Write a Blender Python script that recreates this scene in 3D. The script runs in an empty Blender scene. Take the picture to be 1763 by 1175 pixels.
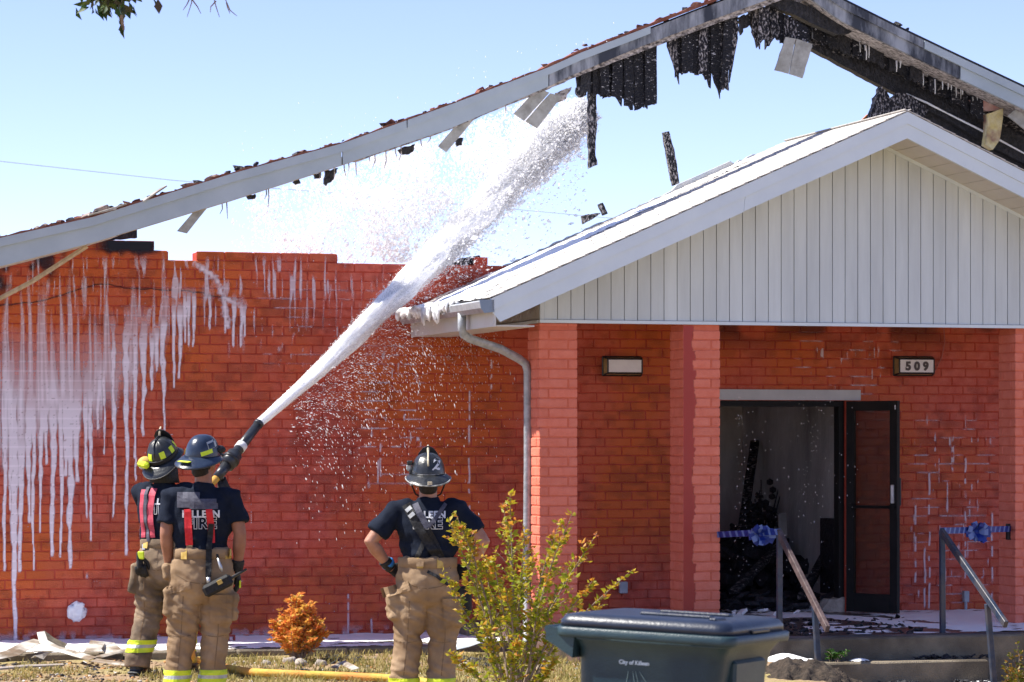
import bpy, bmesh, math, random
import numpy as np
from mathutils import Vector, Matrix, noise, Euler
from mathutils.bvhtree import BVHTree

R = math.radians
random.seed(7); rng = np.random.default_rng(7)
S = bpy.context.scene
COL = S.collection

# ------------------------------------------------------------------ camera, sky, sun, exposure
F, HY, CX, CAMZ = 5200.0, 760.0, 881.5, 1.75         # focal length / horizon row of the lens, eye height
cam_d = bpy.data.cameras.new('camera'); cam = bpy.data.objects.new('camera', cam_d); COL.objects.link(cam)
cam.location = (0, 0, CAMZ); cam.rotation_euler = (R(90), 0, 0)
cam_d.sensor_width = 36; cam_d.lens = F / 1763 * 36; cam_d.shift_y = (HY - 587.5) / 1763
cam_d.clip_start = 0.5; cam_d.clip_end = 3000
cam_d.dof.use_dof = True; cam_d.dof.focus_distance = 22.5; cam_d.dof.aperture_fstop = 7.0
S.camera = cam

SUN_AZ, SUN_EL = R(177), R(54)                         # azimuth counted from +X
sdir = Vector((math.cos(SUN_AZ) * math.cos(SUN_EL), math.sin(SUN_AZ) * math.cos(SUN_EL), math.sin(SUN_EL)))
w = bpy.data.worlds.new('World'); S.world = w; w.use_nodes = True
nt = w.node_tree; nt.nodes.clear()
sky = nt.nodes.new('ShaderNodeTexSky'); sky.sky_type = 'NISHITA'; sky.sun_disc = False
sky.sun_elevation = SUN_EL; sky.sun_rotation = math.atan2(sdir.x, sdir.y)
sky.altitude = 2300; sky.air_density = 0.72; sky.dust_density = 0.0; sky.ozone_density = 3.0
bg = nt.nodes.new('ShaderNodeBackground'); bg.inputs[1].default_value = 0.125
wo = nt.nodes.new('ShaderNodeOutputWorld')
tint = nt.nodes.new('ShaderNodeMix'); tint.data_type = 'RGBA'; tint.blend_type = 'MULTIPLY'; tint.inputs[0].default_value = 1.0
tint.inputs[7].default_value = (1.15, 0.93, 0.98, 1)      # white balance of the camera, the same over the whole sky
nt.links.new(sky.outputs[0], tint.inputs[6]); nt.links.new(tint.outputs[2], bg.inputs[0]); nt.links.new(bg.outputs[0], wo.inputs[0])
sl = bpy.data.lights.new('sun', 'SUN'); sl.energy = 4.4; sl.angle = R(0.55); sl.color = (1, 0.95, 0.87)
so = bpy.data.objects.new('sun', sl); COL.objects.link(so)
so.rotation_euler = sdir.to_track_quat('Z', 'Y').to_euler(); so.location = (-20, 5, 40)
S.view_settings.view_transform = 'Standard'; S.view_settings.look = 'None'
S.view_settings.exposure = 1.12; S.view_settings.gamma = 1; S.view_settings.use_curve_mapping = False

# ------------------------------------------------------------------ frames
TH = R(16.5); C_, S_ = math.cos(TH), math.sin(TH); Y0 = 27.0
FR = Matrix.Translation((0, Y0, 0)) @ Matrix.Rotation(TH, 4, 'Z')   # facade frame: x along wall, -y towards the street
def fp(px, py, n):
    "photo pixel -> (u, w) on the facade plane n metres in front of the wall"
    k = (px - CX) / F
    u = (k * (Y0 - n * C_) - n * S_) / (C_ - k * S_)
    Y = Y0 + u * S_ - n * C_
    return u, CAMZ - (py - HY) / F * Y
def fu(px, n): return fp(px, HY, n)[0]
def at(px, py, Y): return Vector(((px - CX) / F * Y, Y, CAMZ - (py - HY) / F * Y))
def wp(u, n, z): return FR @ Vector((u, -n, z))

# ------------------------------------------------------------------ materials
MATS = {}
def mat(name, c1, c2=None, scale=6.0, rough=0.75, bump=0.0, bscale=60.0, spec=0.3, metal=0.0, stretch=(1, 1, 1), lo=0.35, hi=0.65, coord='pos', c3=None, s3=1.5, trans=0.0, rnd=0.0):
    m = bpy.data.materials.new(name); m.use_nodes = True; t = m.node_tree; N = t.nodes; L = t.links
    b = N['Principled BSDF']; b.inputs['Roughness'].default_value = rough; b.inputs['Metallic'].default_value = metal
    b.inputs['Specular IOR Level'].default_value = spec
    if coord == 'pos':
        g = N.new('ShaderNodeNewGeometry'); src = g.outputs['Position']
    else:
        g = N.new('ShaderNodeTexCoord'); src = g.outputs['Object']
    mp = N.new('ShaderNodeMapping'); mp.inputs['Scale'].default_value = stretch; L.new(src, mp.inputs[0]); v = mp.outputs[0]
    col = None
    if c2 is not None:
        n1 = N.new('ShaderNodeTexNoise'); n1.inputs['Scale'].default_value = scale; n1.inputs['Detail'].default_value = 6; n1.inputs['Roughness'].default_value = 0.62
        L.new(v, n1.inputs[0])
        r = N.new('ShaderNodeValToRGB'); r.color_ramp.elements[0].position = lo; r.color_ramp.elements[1].position = hi
        r.color_ramp.elements[0].color = (*c1, 1); r.color_ramp.elements[1].color = (*c2, 1)
        L.new(n1.outputs[0], r.inputs[0]); col = r.outputs[0]
        if c3 is not None:
            n2 = N.new('ShaderNodeTexNoise'); n2.inputs['Scale'].default_value = s3; n2.inputs['Detail'].default_value = 4; L.new(src, n2.inputs[0])
            r2 = N.new('ShaderNodeValToRGB'); r2.color_ramp.elements[0].position = 0.42; r2.color_ramp.elements[1].position = 0.62
            L.new(n2.outputs[0], r2.inputs[0])
            mx = N.new('ShaderNodeMix'); mx.data_type = 'RGBA'; L.new(r2.outputs[0], mx.inputs[0]); L.new(col, mx.inputs[6]); mx.inputs[7].default_value = (*c3, 1); col = mx.outputs[2]
        if rnd:
            oi = N.new('ShaderNodeObjectInfo'); ma = N.new('ShaderNodeMapRange'); L.new(oi.outputs['Random'], ma.inputs[0])
            ma.inputs[3].default_value = 1 - rnd; ma.inputs[4].default_value = 1 + rnd
            hs = N.new('ShaderNodeHueSaturation'); L.new(ma.outputs[0], hs.inputs['Value']); L.new(col, hs.inputs['Color']); col = hs.outputs[0]
        L.new(col, b.inputs['Base Color'])
    else:
        b.inputs['Base Color'].default_value = (*c1, 1)
    if bump:
        n3 = N.new('ShaderNodeTexNoise'); n3.inputs['Scale'].default_value = bscale; n3.inputs['Detail'].default_value = 5; L.new(v, n3.inputs[0])
        bp = N.new('ShaderNodeBump'); bp.inputs['Strength'].default_value = bump; bp.inputs['Distance'].default_value = 0.02
        L.new(n3.outputs[0], bp.inputs['Height']); L.new(bp.outputs[0], b.inputs['Normal'])
    if trans:
        tr = N.new('ShaderNodeBsdfTranslucent'); ms = N.new('ShaderNodeMixShader'); ms.inputs[0].default_value = trans
        if col is not None: L.new(col, tr.inputs[0])
        else: tr.inputs[0].default_value = (*c1, 1)
        L.new(b.outputs[0], ms.inputs[1]); L.new(tr.outputs[0], ms.inputs[2]); L.new(ms.outputs[0], N['Material Output'].inputs[0])
    MATS[name] = m
    return m
def film(name, colr, rough=0.6, gain=1.0):
    "thin film on a wall: opacity from the 'film' attribute"
    m = bpy.data.materials.new(name); m.use_nodes = True; t = m.node_tree; N = t.nodes; L = t.links
    b = N['Principled BSDF']; b.inputs['Base Color'].default_value = (*colr, 1); b.inputs['Roughness'].default_value = rough
    a = N.new('ShaderNodeAttribute'); a.attribute_name = 'film'
    tp = N.new('ShaderNodeBsdfTransparent'); ms = N.new('ShaderNodeMixShader')
    L.new(a.outputs['Fac'], ms.inputs[0]); L.new(tp.outputs[0], ms.inputs[1]); L.new(b.outputs[0], ms.inputs[2]); L.new(ms.outputs[0], N['Material Output'].inputs[0])
    return m

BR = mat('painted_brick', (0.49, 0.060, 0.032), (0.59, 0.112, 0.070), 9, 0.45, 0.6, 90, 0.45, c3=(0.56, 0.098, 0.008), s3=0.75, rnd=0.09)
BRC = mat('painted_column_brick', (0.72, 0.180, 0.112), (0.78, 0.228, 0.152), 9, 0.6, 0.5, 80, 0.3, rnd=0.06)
MORT = mat('painted_mortar', (0.39, 0.048, 0.025), (0.48, 0.076, 0.045), 10, 0.8, 0.4, 120)
WHITE = mat('white_vinyl', (0.53, 0.58, 0.60), (0.64, 0.70, 0.72), 5, 0.5, 0.05, 30, stretch=(1, 1, 0.12), rnd=0.03)
TRIM = mat('white_aluminium', (0.62, 0.70, 0.76), (0.68, 0.76, 0.81), 2.5, 0.4, 0.04, 30, 0.4)
SOFF = mat('soffit_vinyl', (0.56, 0.54, 0.50), (0.62, 0.60, 0.56), 3, 0.55)
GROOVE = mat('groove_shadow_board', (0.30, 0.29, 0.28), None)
SHING = mat('pale_shingle', (0.52, 0.49, 0.45), (0.66, 0.63, 0.60), 40, 0.9, 0.6, 300, rnd=0.08)
GUTM = mat('weathered_gutter', (0.34, 0.36, 0.38), (0.50, 0.52, 0.54), 12, 0.42, 0.1, 50, 0.5, 0.4)
DSP = mat('galvanised_downspout', (0.27, 0.29, 0.30), (0.44, 0.46, 0.48), 18, 0.5, 0.15, 60, 0.5, 0.3)
CHAR = mat('charred_timber', (0.006, 0.006, 0.009), (0.040, 0.038, 0.046), 30, 0.6, 1.0, 60, 0.5, stretch=(1, 1, 0.6), lo=0.45, hi=0.75)
CHARF = mat('charred_timber_speckled_with_foam', (0.010, 0.010, 0.014), (0.50, 0.46, 0.46), 58, 0.75, 1.0, 60, 0.3, stretch=(1, 1, 0.5), lo=0.50, hi=0.66)
CHARF2 = mat('charred_soffit_with_foam', (0.008, 0.008, 0.011), (0.40, 0.36, 0.34), 50, 0.75, 1.0, 60, 0.3, stretch=(0.4, 1, 1), lo=0.52, hi=0.72)
CHARD = mat('charred_timber_with_foam_flecks', (0.007, 0.007, 0.011), (0.62, 0.60, 0.62), 48, 0.7, 1.0, 50, 0.4, stretch=(0.6, 1, 1.3), lo=0.60, hi=0.68)
SOFB = mat('sooty_soffit_with_foam', (0.06, 0.05, 0.048), (0.56, 0.50, 0.47), 42, 0.8, 0.6, 40, 0.3, stretch=(0.5, 1, 1), lo=0.36, hi=0.62)
RUST = mat('burnt_shingle', (0.035, 0.022, 0.020), (0.20, 0.085, 0.055), 14, 0.9, 0.7, 40, c3=(0.30, 0.25, 0.22), s3=3)
DECK = mat('red_brown_roof_edge', (0.16, 0.045, 0.030), (0.26, 0.11, 0.07), 12, 0.85, 0.4, 50)
FASM = mat('grey_painted_fascia', (0.36, 0.42, 0.46), (0.43, 0.49, 0.53), 2.2, 0.45, 0.05, 20, 0.4)
FASD = mat('sooty_fascia', (0.03, 0.035, 0.05), (0.34, 0.36, 0.40), 5, 0.5, 0.2, 30, 0.4, stretch=(1, 1, 0.25), lo=0.42, hi=0.62)
TAN = mat('bare_wood', (0.40, 0.29, 0.17), (0.55, 0.42, 0.27), 9, 0.8, 0.3, 60, stretch=(3, 3, 1))
PANELG = mat('dirty_soffit_panel', (0.26, 0.25, 0.22), (0.46, 0.45, 0.41), 8, 0.6, 0.1, 40)
def foamy(name, col, sss, clear, rough=0.6):
    m = bpy.data.materials.new(name); m.use_nodes = True; N = m.node_tree.nodes; L = m.node_tree.links; b = N['Principled BSDF']
    b.inputs['Base Color'].default_value = (*col, 1); b.inputs['Roughness'].default_value = rough; b.inputs['Specular IOR Level'].default_value = 0.3
    b.inputs['Subsurface Weight'].default_value = 1.0; b.inputs['Subsurface Radius'].default_value = (1, 1, 1); b.inputs['Subsurface Scale'].default_value = sss
    if clear:
        tp = N.new('ShaderNodeBsdfTransparent'); ms = N.new('ShaderNodeMixShader'); ms.inputs[0].default_value = clear
        L.new(b.outputs[0], ms.inputs[1]); L.new(tp.outputs[0], ms.inputs[2]); L.new(ms.outputs[0], N['Material Output'].inputs[0])
    return m
FOAM = foamy('white_foam', (0.93, 0.93, 0.95), 0.03, 0.0)
WATER = foamy('foamy_water', (0.97, 0.97, 0.98), 0.06, 0.12)
def fleck(name, clear):
    m = bpy.data.materials.new(name); m.use_nodes = True; N = m.node_tree.nodes; L = m.node_tree.links; N.remove(N['Principled BSDF'])
    df = N.new('ShaderNodeBsdfDiffuse'); tl = N.new('ShaderNodeBsdfTranslucent'); tp = N.new('ShaderNodeBsdfTransparent'); m1 = N.new('ShaderNodeMixShader'); m2 = N.new('ShaderNodeMixShader')
    df.inputs[0].default_value = tl.inputs[0].default_value = (0.98, 0.98, 0.99, 1); m1.inputs[0].default_value = 0.5; m2.inputs[0].default_value = clear
    L.new(df.outputs[0], m1.inputs[1]); L.new(tl.outputs[0], m1.inputs[2]); L.new(m1.outputs[0], m2.inputs[1]); L.new(tp.outputs[0], m2.inputs[2]); L.new(m2.outputs[0], N['Material Output'].inputs[0]); return m
DROP = fleck('foam_fleck', 0.42); FLECK = fleck('foam_streak', 0.2)
CONC = mat('concrete', (0.19, 0.158, 0.112), (0.27, 0.225, 0.16), 5, 0.85, 0.5, 90, c3=(0.11, 0.09, 0.065), s3=2.2)
SLABM = mat('wet_stained_slab', (0.17, 0.10, 0.088), (0.11, 0.08, 0.07), 4, 0.3, 0.3, 40, 0.5, c3=(0.05, 0.042, 0.037), s3=2.5)
GROUND = mat('dry_soil', (0.25, 0.17, 0.105), (0.42, 0.30, 0.19), 7, 0.95, 0.9, 60, 0.1, c3=(0.33, 0.27, 0.12), s3=1.4)
GRASS = mat('dry_grass', (0.16, 0.16, 0.035), (0.46, 0.36, 0.14), 5, 0.8, trans=0.3)
DIRT = mat('dark_mulch', (0.02, 0.016, 0.013), (0.075, 0.055, 0.04), 20, 0.95, 0.8, 80)
STONE = mat('pale_stone', (0.30, 0.26, 0.22), (0.46, 0.40, 0.34), 14, 0.9, 0.6, 60)
METAL = mat('bent_cream_metal', (0.50, 0.47, 0.39), (0.66, 0.63, 0.56), 9, 0.45, 0.2, 30, 0.5, c3=(0.20, 0.15, 0.10), s3=5)
BLACKM = mat('black_metal', (0.010, 0.010, 0.012), (0.02, 0.02, 0.022), 20, 0.4, 0.1, 60, 0.5)
DOORM = mat('dark_bronze_aluminium', (0.006, 0.006, 0.006), (0.012, 0.011, 0.011), 8, 0.6, 0.05, 40, 0.2)
STEEL = mat('dull_steel', (0.42, 0.43, 0.45), (0.55, 0.56, 0.58), 20, 0.4, 0.1, 50, 0.5, 0.7)
INTW = mat('smoke_stained_interior', (0.24, 0.24, 0.225), (0.62, 0.62, 0.58), 1.6, 0.9, 0.2, 30, stretch=(1, 1, 0.35), lo=0.3, hi=0.68)
BLUEM = mat('blue_painted_handrail', (0.013, 0.024, 0.050), (0.030, 0.048, 0.085), 16, 0.45, 0.2, 50, 0.4, c3=(0.065, 0.062, 0.072), s3=6)
WOODR = mat('worn_brown_handrail', (0.05, 0.034, 0.036), (0.13, 0.092, 0.090), 14, 0.6, 0.3, 60, 0.3)
RIBB = mat('blue_ribbon', (0.008, 0.026, 0.20), (0.016, 0.045, 0.30), 20, 0.45, spec=0.5, trans=0.2)
RIBW = mat('pale_ribbon', (0.13, 0.19, 0.42), None, rough=0.5)
LAMPB = mat('lamp_amber_glass', (0.20, 0.13, 0.05), (0.36, 0.26, 0.12), 12, 0.3, spec=0.5)
LAMPW = mat('lamp_white_acrylic', (0.74, 0.70, 0.72), (0.80, 0.77, 0.78), 10, 0.4)
DIGIT = mat('dark_digit', (0.10, 0.085, 0.09), None)
BIN = mat('dark_green_plastic', (0.004, 0.021, 0.037), (0.009, 0.031, 0.050), 5, 0.42, 0.12, 120, 0.4, c3=(0.026, 0.052, 0.060), s3=3.0)
LID = mat('blue_black_plastic', (0.008, 0.013, 0.030), (0.015, 0.024, 0.046), 6, 0.40, 0.1, 80, 0.5)
PRINT = mat('pale_print', (0.62, 0.70, 0.74), None)
BARK = mat('thin_bark', (0.20, 0.14, 0.10), (0.34, 0.26, 0.20), 30, 0.9, 0.3, 80)
PIPE = mat('grey_pvc', (0.30, 0.33, 0.37), (0.40, 0.43, 0.47), 10, 0.5)
def glass(name, tint, alpha):
    m = bpy.data.materials.new(name); m.use_nodes = True; t = m.node_tree; N = t.nodes; L = t.links
    g = N.new('ShaderNodeBsdfGlossy'); g.inputs['Roughness'].default_value = 0.05; g.inputs[0].default_value = (0.9, 0.9, 0.9, 1)
    tp = N.new('ShaderNodeBsdfTransparent'); tp.inputs[0].default_value = (*tint, 1)
    fr = N.new('ShaderNodeFresnel'); fr.inputs[0].default_value = 1.45
    ms = N.new('ShaderNodeMixShader'); L.new(fr.outputs[0], ms.inputs[0]); L.new(tp.outputs[0], ms.inputs[1]); L.new(g.outputs[0], ms.inputs[2])
    df = N.new('ShaderNodeBsdfDiffuse'); df.inputs[0].default_value = (0.05, 0.04, 0.035, 1)
    m2 = N.new('ShaderNodeMixShader'); m2.inputs[0].default_value = alpha * 0.6; L.new(ms.outputs[0], m2.inputs[1]); L.new(df.outputs[0], m2.inputs[2])
    L.new(m2.outputs[0], N['Material Output'].inputs[0]); return m
GLASS = glass('sooty_door_glass', (0.62, 0.58, 0.55), 0.25)
def leafmat(name, cols, tr=0.35):
    m = bpy.data.materials.new(name); m.use_nodes = True; t = m.node_tree; N = t.nodes; L = t.links
    b = N['Principled BSDF']; b.inputs['Roughness'].default_value = 0.5; b.inputs['Specular IOR Level'].default_value = 0.35
    a = N.new('ShaderNodeAttribute'); a.attribute_name = 'tone'
    r = N.new('ShaderNodeValToRGB'); e = r.color_ramp.elements
    while len(e) < len(cols): e.new(0.5)
    for i, c in enumerate(cols): e[i].position = i / (len(cols) - 1); e[i].color = (*c, 1)
    L.new(a.outputs['Fac'], r.inputs[0]); L.new(r.outputs[0], b.inputs['Base Color'])
    tl = N.new('ShaderNodeBsdfTranslucent'); L.new(r.outputs[0], tl.inputs[0]); ms = N.new('ShaderNodeMixShader'); ms.inputs[0].default_value = tr
    L.new(b.outputs[0], ms.inputs[1]); L.new(tl.outputs[0], ms.inputs[2]); L.new(ms.outputs[0], N['Material Output'].inputs[0]); return m
LEAFG = leafmat('crape_myrtle_leaf', [(0.12, 0.19, 0.012), (0.30, 0.34, 0.02), (0.50, 0.38, 0.03), (0.58, 0.24, 0.03), (0.50, 0.12, 0.06)], 0.45)
LEAFO = leafmat('orange_leaf', [(0.50, 0.36, 0.05), (0.80, 0.44, 0.09), (0.82, 0.34, 0.08), (0.72, 0.20, 0.06)], 0.45)
LEAFT = leafmat('tree_leaf', [(0.02, 0.05, 0.008), (0.05, 0.09, 0.012), (0.06, 0.045, 0.03)], 0.2)
LEAFW = leafmat('weed_leaf', [(0.03, 0.10, 0.01), (0.07, 0.16, 0.02)], 0.3)

# ------------------------------------------------------------------ mesh helpers
class MB:
    def __init__(s): s.v = []; s.f = []
    def add(s, vs, fs, M=None):
        o = len(s.v)
        if M is not None: vs = [M @ Vector(v) for v in vs]
        s.v += [tuple(v) for v in vs]; s.f += [tuple(i + o for i in f) for f in fs]; return s
    def box(s, c, d, M=None):
        x, y, z = c; a, b, e = d[0] / 2, d[1] / 2, d[2] / 2
        vs = [(x + i * a, y + j * b, z + k * e) for i in (-1, 1) for j in (-1, 1) for k in (-1, 1)]
        return s.add(vs, [(0, 1, 3, 2), (4, 6, 7, 5), (0, 4, 5, 1), (2, 3, 7, 6), (0, 2, 6, 4), (1, 5, 7, 3)], M)
    def cbox(s, c, d, ch=0.004, M=None):
        "box with chamfered edges"
        x, y, z = c; h = [q / 2 for q in d]; vs = []; idx = {}
        for i in (-1, 1):
            for j in (-1, 1):
                for k in (-1, 1):
                    for ax in range(3):
                        p = [i * h[0], j * h[1], k * h[2]]
                        for q in range(3):
                            if q != ax: p[q] -= math.copysign(ch, p[q])
                        idx[i, j, k, ax] = len(vs); vs.append((x + p[0], y + p[1], z + p[2]))
        fs = []
        for ax in range(3):
            a, b = [q for q in range(3) if q != ax]
            for sg in (-1, 1):
                ring = []
                for (p, q) in ((-1, -1), (1, -1), (1, 1), (-1, 1)):
                    t = [0, 0, 0]; t[ax] = sg; t[a] = p; t[b] = q; ring.append(idx[(*t, ax)])
                fs.append(tuple(ring))
        for ax in range(3):
            a, b = [q for q in range(3) if q != ax]
            for p in (-1, 1):
                for q in (-1, 1):
                    t0 = [0, 0, 0]; t0[a] = p; t0[b] = q; t1 = list(t0); t0[ax] = -1; t1[ax] = 1
                    fs.append((idx[(*t0, a)], idx[(*t1, a)], idx[(*t1, b)], idx[(*t0, b)]))
        for i in (-1, 1):
            for j in (-1, 1):
                for k in (-1, 1): fs.append(tuple(idx[i, j, k, ax] for ax in range(3)))
        return s.add(vs, fs, M)
    def prism(s, poly, y0, y1, M=None):
        "polygon in (x, z) extruded along y"
        n = len(poly); vs = [(p[0], y0, p[1]) for p in poly] + [(p[0], y1, p[1]) for p in poly]
        fs = [tuple(range(n)), tuple(range(2 * n - 1, n - 1, -1))] + [(i, i + n, (i + 1) % n + n, (i + 1) % n) for i in range(n)]
        return s.add(vs, fs, M)
    def tube(s, path, r, seg=8, cap=True, ell=None, M=None):
        P = [Vector(p) for p in path]; n = len(P)
        rr = r if isinstance(r, (list, tuple)) else [r] * n
        vs = []; up = None
        for i in range(n):
            d = (P[min(i + 1, n - 1)] - P[max(i - 1, 0)]).normalized()
            if up is None: up = Vector((0, 0, 1)) if abs(d.z) < 0.9 else Vector((0, 1, 0))
            a = d.cross(up)
            if a.length < 1e-4: a = d.cross(Vector((1, 0, 0)))
            a.normalize(); b = a.cross(d).normalized(); up = b
            e = (1, 1) if ell is None else ell
            for k in range(seg):
                t = 2 * math.pi * k / seg
                vs.append(P[i] + a * (math.cos(t) * rr[i] * e[0]) + b * (math.sin(t) * rr[i] * e[1]))
        fs = [(i * seg + k, i * seg + (k + 1) % seg, (i + 1) * seg + (k + 1) % seg, (i + 1) * seg + k) for i in range(n - 1) for k in range(seg)]
        if cap: fs += [tuple(range(seg - 1, -1, -1)), tuple((n - 1) * seg + k for k in range(seg))]
        return s.add(vs, fs, M)
    def rings(s, rg, seg=20, M=None):
        "horizontal elliptic rings (cx, cy, z, rx, ry) capped"
        vs = []; n = len(rg)
        for (cx, cy, z, rx, ry) in rg:
            for k in range(seg):
                t = 2 * math.pi * k / seg; vs.append((cx + rx * math.cos(t), cy + ry * math.sin(t), z))
        fs = [(i * seg + k, i * seg + (k + 1) % seg, (i + 1) * seg + (k + 1) % seg, (i + 1) * seg + k) for i in range(n - 1) for k in range(seg)]
        fs += [tuple(range(seg - 1, -1, -1)), tuple((n - 1) * seg + k for k in range(seg))]
        return s.add(vs, fs, M)
    def ball(s, c, r, seg=12, M=None):
        if not isinstance(r, (tuple, list)): r = (r, r, r)
        rn = seg // 2; vs = [(c[0], c[1], c[2] - r[2])]
        for i in range(1, rn):
            p = -math.pi / 2 + math.pi * i / rn
            for k in range(seg):
                t = 2 * math.pi * k / seg; vs.append((c[0] + r[0] * math.cos(p) * math.cos(t), c[1] + r[1] * math.cos(p) * math.sin(t), c[2] + r[2] * math.sin(p)))
        vs.append((c[0], c[1], c[2] + r[2])); top = len(vs) - 1
        fs = [(0, 1 + (k + 1) % seg, 1 + k) for k in range(seg)]
        for i in range(rn - 2):
            for k in range(seg): fs.append((1 + i * seg + k, 1 + i * seg + (k + 1) % seg, 1 + (i + 1) * seg + (k + 1) % seg, 1 + (i + 1) * seg + k))
        o = 1 + (rn - 2) * seg
        fs += [(o + k, o + (k + 1) % seg, top) for k in range(seg)]
        return s.add(vs, fs, M)
    def mesh(s, name, m, smooth=False):
        me = bpy.data.meshes.new(name); me.from_pydata(s.v, [], s.f)
        if m: me.materials.append(m)
        b = bmesh.new(); b.from_mesh(me); bmesh.ops.recalc_face_normals(b, faces=b.faces); b.to_mesh(me); b.free()
        if smooth: me.polygons.foreach_set('use_smooth', [True] * len(me.polygons))
        me.update(); return me
    def build(s, name, m, parent=None, smooth=False, kind=None, label=None):
        return link(name, s.mesh(name, m, smooth), parent, kind, label)
def link(name, me, parent=None, kind=None, label=None):
    o = bpy.data.objects.new(name, me); COL.objects.link(o)
    if parent: o.parent = parent
    if kind: o['kind'] = kind
    if label: o['label'] = label
    return o
def thing(name, label, cat, loc=(0, 0, 0), rz=0.0, group=None, kind=None):
    o = bpy.data.objects.new(name, None); COL.objects.link(o); o.location = loc; o.rotation_euler = (0, 0, rz)
    o.empty_display_size = 0.2
    return tag(o, label, cat, group, kind)
def tag(o, label, cat=None, group=None, kind=None):
    o['label'] = label
    if cat: o['category'] = cat
    if group: o['group'] = group
    if kind: o['kind'] = kind
    return o
def fast_mesh(name, V, Q, m, attr=None, k=4, smooth=False, attr2=None):
    "numpy arrays -> mesh with k-gons"
    me = bpy.data.meshes.new(name); V = np.asarray(V, np.float32); Q = np.asarray(Q, np.int32)
    me.vertices.add(len(V)); me.vertices.foreach_set('co', V.ravel())
    me.loops.add(Q.size); me.loops.foreach_set('vertex_index', Q.ravel())
    me.polygons.add(len(Q)); me.polygons.foreach_set('loop_start', np.arange(0, Q.size, k, dtype=np.int32))
    me.polygons.foreach_set('loop_total', np.full(len(Q), k, np.int32))
    if smooth: me.polygons.foreach_set('use_smooth', np.ones(len(Q), bool))
    me.update(calc_edges=True)
    if attr is not None:
        a = me.attributes.new(attr[0], 'FLOAT', 'POINT'); a.data.foreach_set('value', np.asarray(attr[1], np.float32))
    if m: me.materials.append(m)
    return me
def jag(poly, amp, step, seed=0):
    "ragged outline"
    r = random.Random(seed); out = []
    for i, p in enumerate(poly):
        q = poly[(i + 1) % len(poly)]; d = math.dist(p, q); n = max(1, int(d / step))
        for k in range(n):
            t = k / n; j = amp if k else amp * 0.3
            out.append((p[0] + (q[0] - p[0]) * t + r.uniform(-j, j), p[1] + (q[1] - p[1]) * t + r.uniform(-j, j)))
    return out
def pxslab(mb, pts, n, th, amp=0, step=8, seed=0):
    "outline given in photo pixels, stood at n metres before the wall with real thickness"
    if amp: pts = jag(pts, amp, step, seed)
    poly = [fp(x, y, n) for x, y in pts]
    return mb.prism(poly, -n, -n + th)
def lerp(a, b, t): return a + (b - a) * t
def interp(x, pts):
    for (a, b), (c, d) in zip(pts, pts[1:]):
        if x <= c: return b + (d - b) * (x - a) / (c - a)
    return pts[-1][1]
def sst(a, b, x):
    t = np.clip((x - a) / (b - a), 0, 1); return t * t * (3 - 2 * t)
# ================================================================== GROUND
def gz(X, Y):
    X = np.asarray(X, float); Y = np.asarray(Y, float)
    z = -0.10 * sst(19, 12, Y) - 0.35 * sst(11, 2, Y)
    dip = sst(2.25, 2.9, X) * sst(26.2, 25.0, Y) * sst(20, 22.5, Y)
    return z - 0.33 * dip
def axis(lo, hi, fine_lo, fine_hi, st):
    a = list(np.arange(fine_lo, fine_hi + 1e-6, st)); d = st; x = fine_hi
    while x < hi: d *= 1.5; x += d; a.append(min(x, hi))
    d = st; x = fine_lo
    while x > lo: d *= 1.5; x -= d; a.insert(0, max(x, lo))
    return np.array(a)
gx = axis(-900, 900, -5.5, 5.5, 0.06); gy = axis(-300, 1800, 18.5, 28.5, 0.06)
GX, GY = np.meshgrid(gx, gy)
bumpv = np.array([[noise.noise((x * 2.3, y * 2.3, 3)) * 0.022 + noise.noise((x * 9, y * 9, 7)) * 0.014 if abs(x) < 6 and 18 < y < 29 else 0 for x in gx] for y in gy])
onpath = sst(0, 0, GX) * 0
GZ = gz(GX, GY) + bumpv - 0.012
V = np.stack([GX, GY, GZ], -1).reshape(-1, 3); nx, ny = len(gx), len(gy)
I = np.arange(nx * ny).reshape(ny, nx)
Q = np.stack([I[:-1, :-1], I[:-1, 1:], I[1:, 1:], I[1:, :-1]], -1).reshape(-1, 4)
o = link('ground', fast_mesh('ground', V, Q, GROUND, smooth=True)); o['kind'] = 'structure'
def ground_at(x, y): return float(gz(x, y)) + noise.noise((x * 2.3, y * 2.3, 3)) * 0.022 + noise.noise((x * 9, y * 9, 7)) * 0.014 - 0.012

BOUNCEM = mat('pale_bounce_concrete', (0.42, 0.39, 0.35), (0.50, 0.47, 0.43), 2, 0.9, 0.2, 60)  # unseen concrete slabs around the camera, added to bounce sunlight onto the wall
mb = MB()
for k in range(24): mb.cbox((-66 + k * 5.6, 1.5, -0.52), (5.58, 11.0, 0.4), 0.01)
o = mb.build('bounce_slab', BOUNCEM); o['kind'] = 'structure'
# concrete strip at the foot of the wall (covered with run-off foam)
ZF = 0.17                                               # porch slab level
mb = MB()
for k in range(7):
    a = -5.6 + k * 0.93
    mb.cbox((a + 0.46, -0.82, 0.0), (0.915, 1.6, 0.09), 0.012)
o = mb.build('footpath', CONC); o.matrix_world = FR; o['kind'] = 'structure'

# ================================================================== BUILDING
bld = thing('brick_building', 'red painted brick building with burned-out gable roof and white sided entrance porch', 'building', (0, Y0, 0), TH)
H, LB = 0.081, 0.25                                     # course height, brick module
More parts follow.
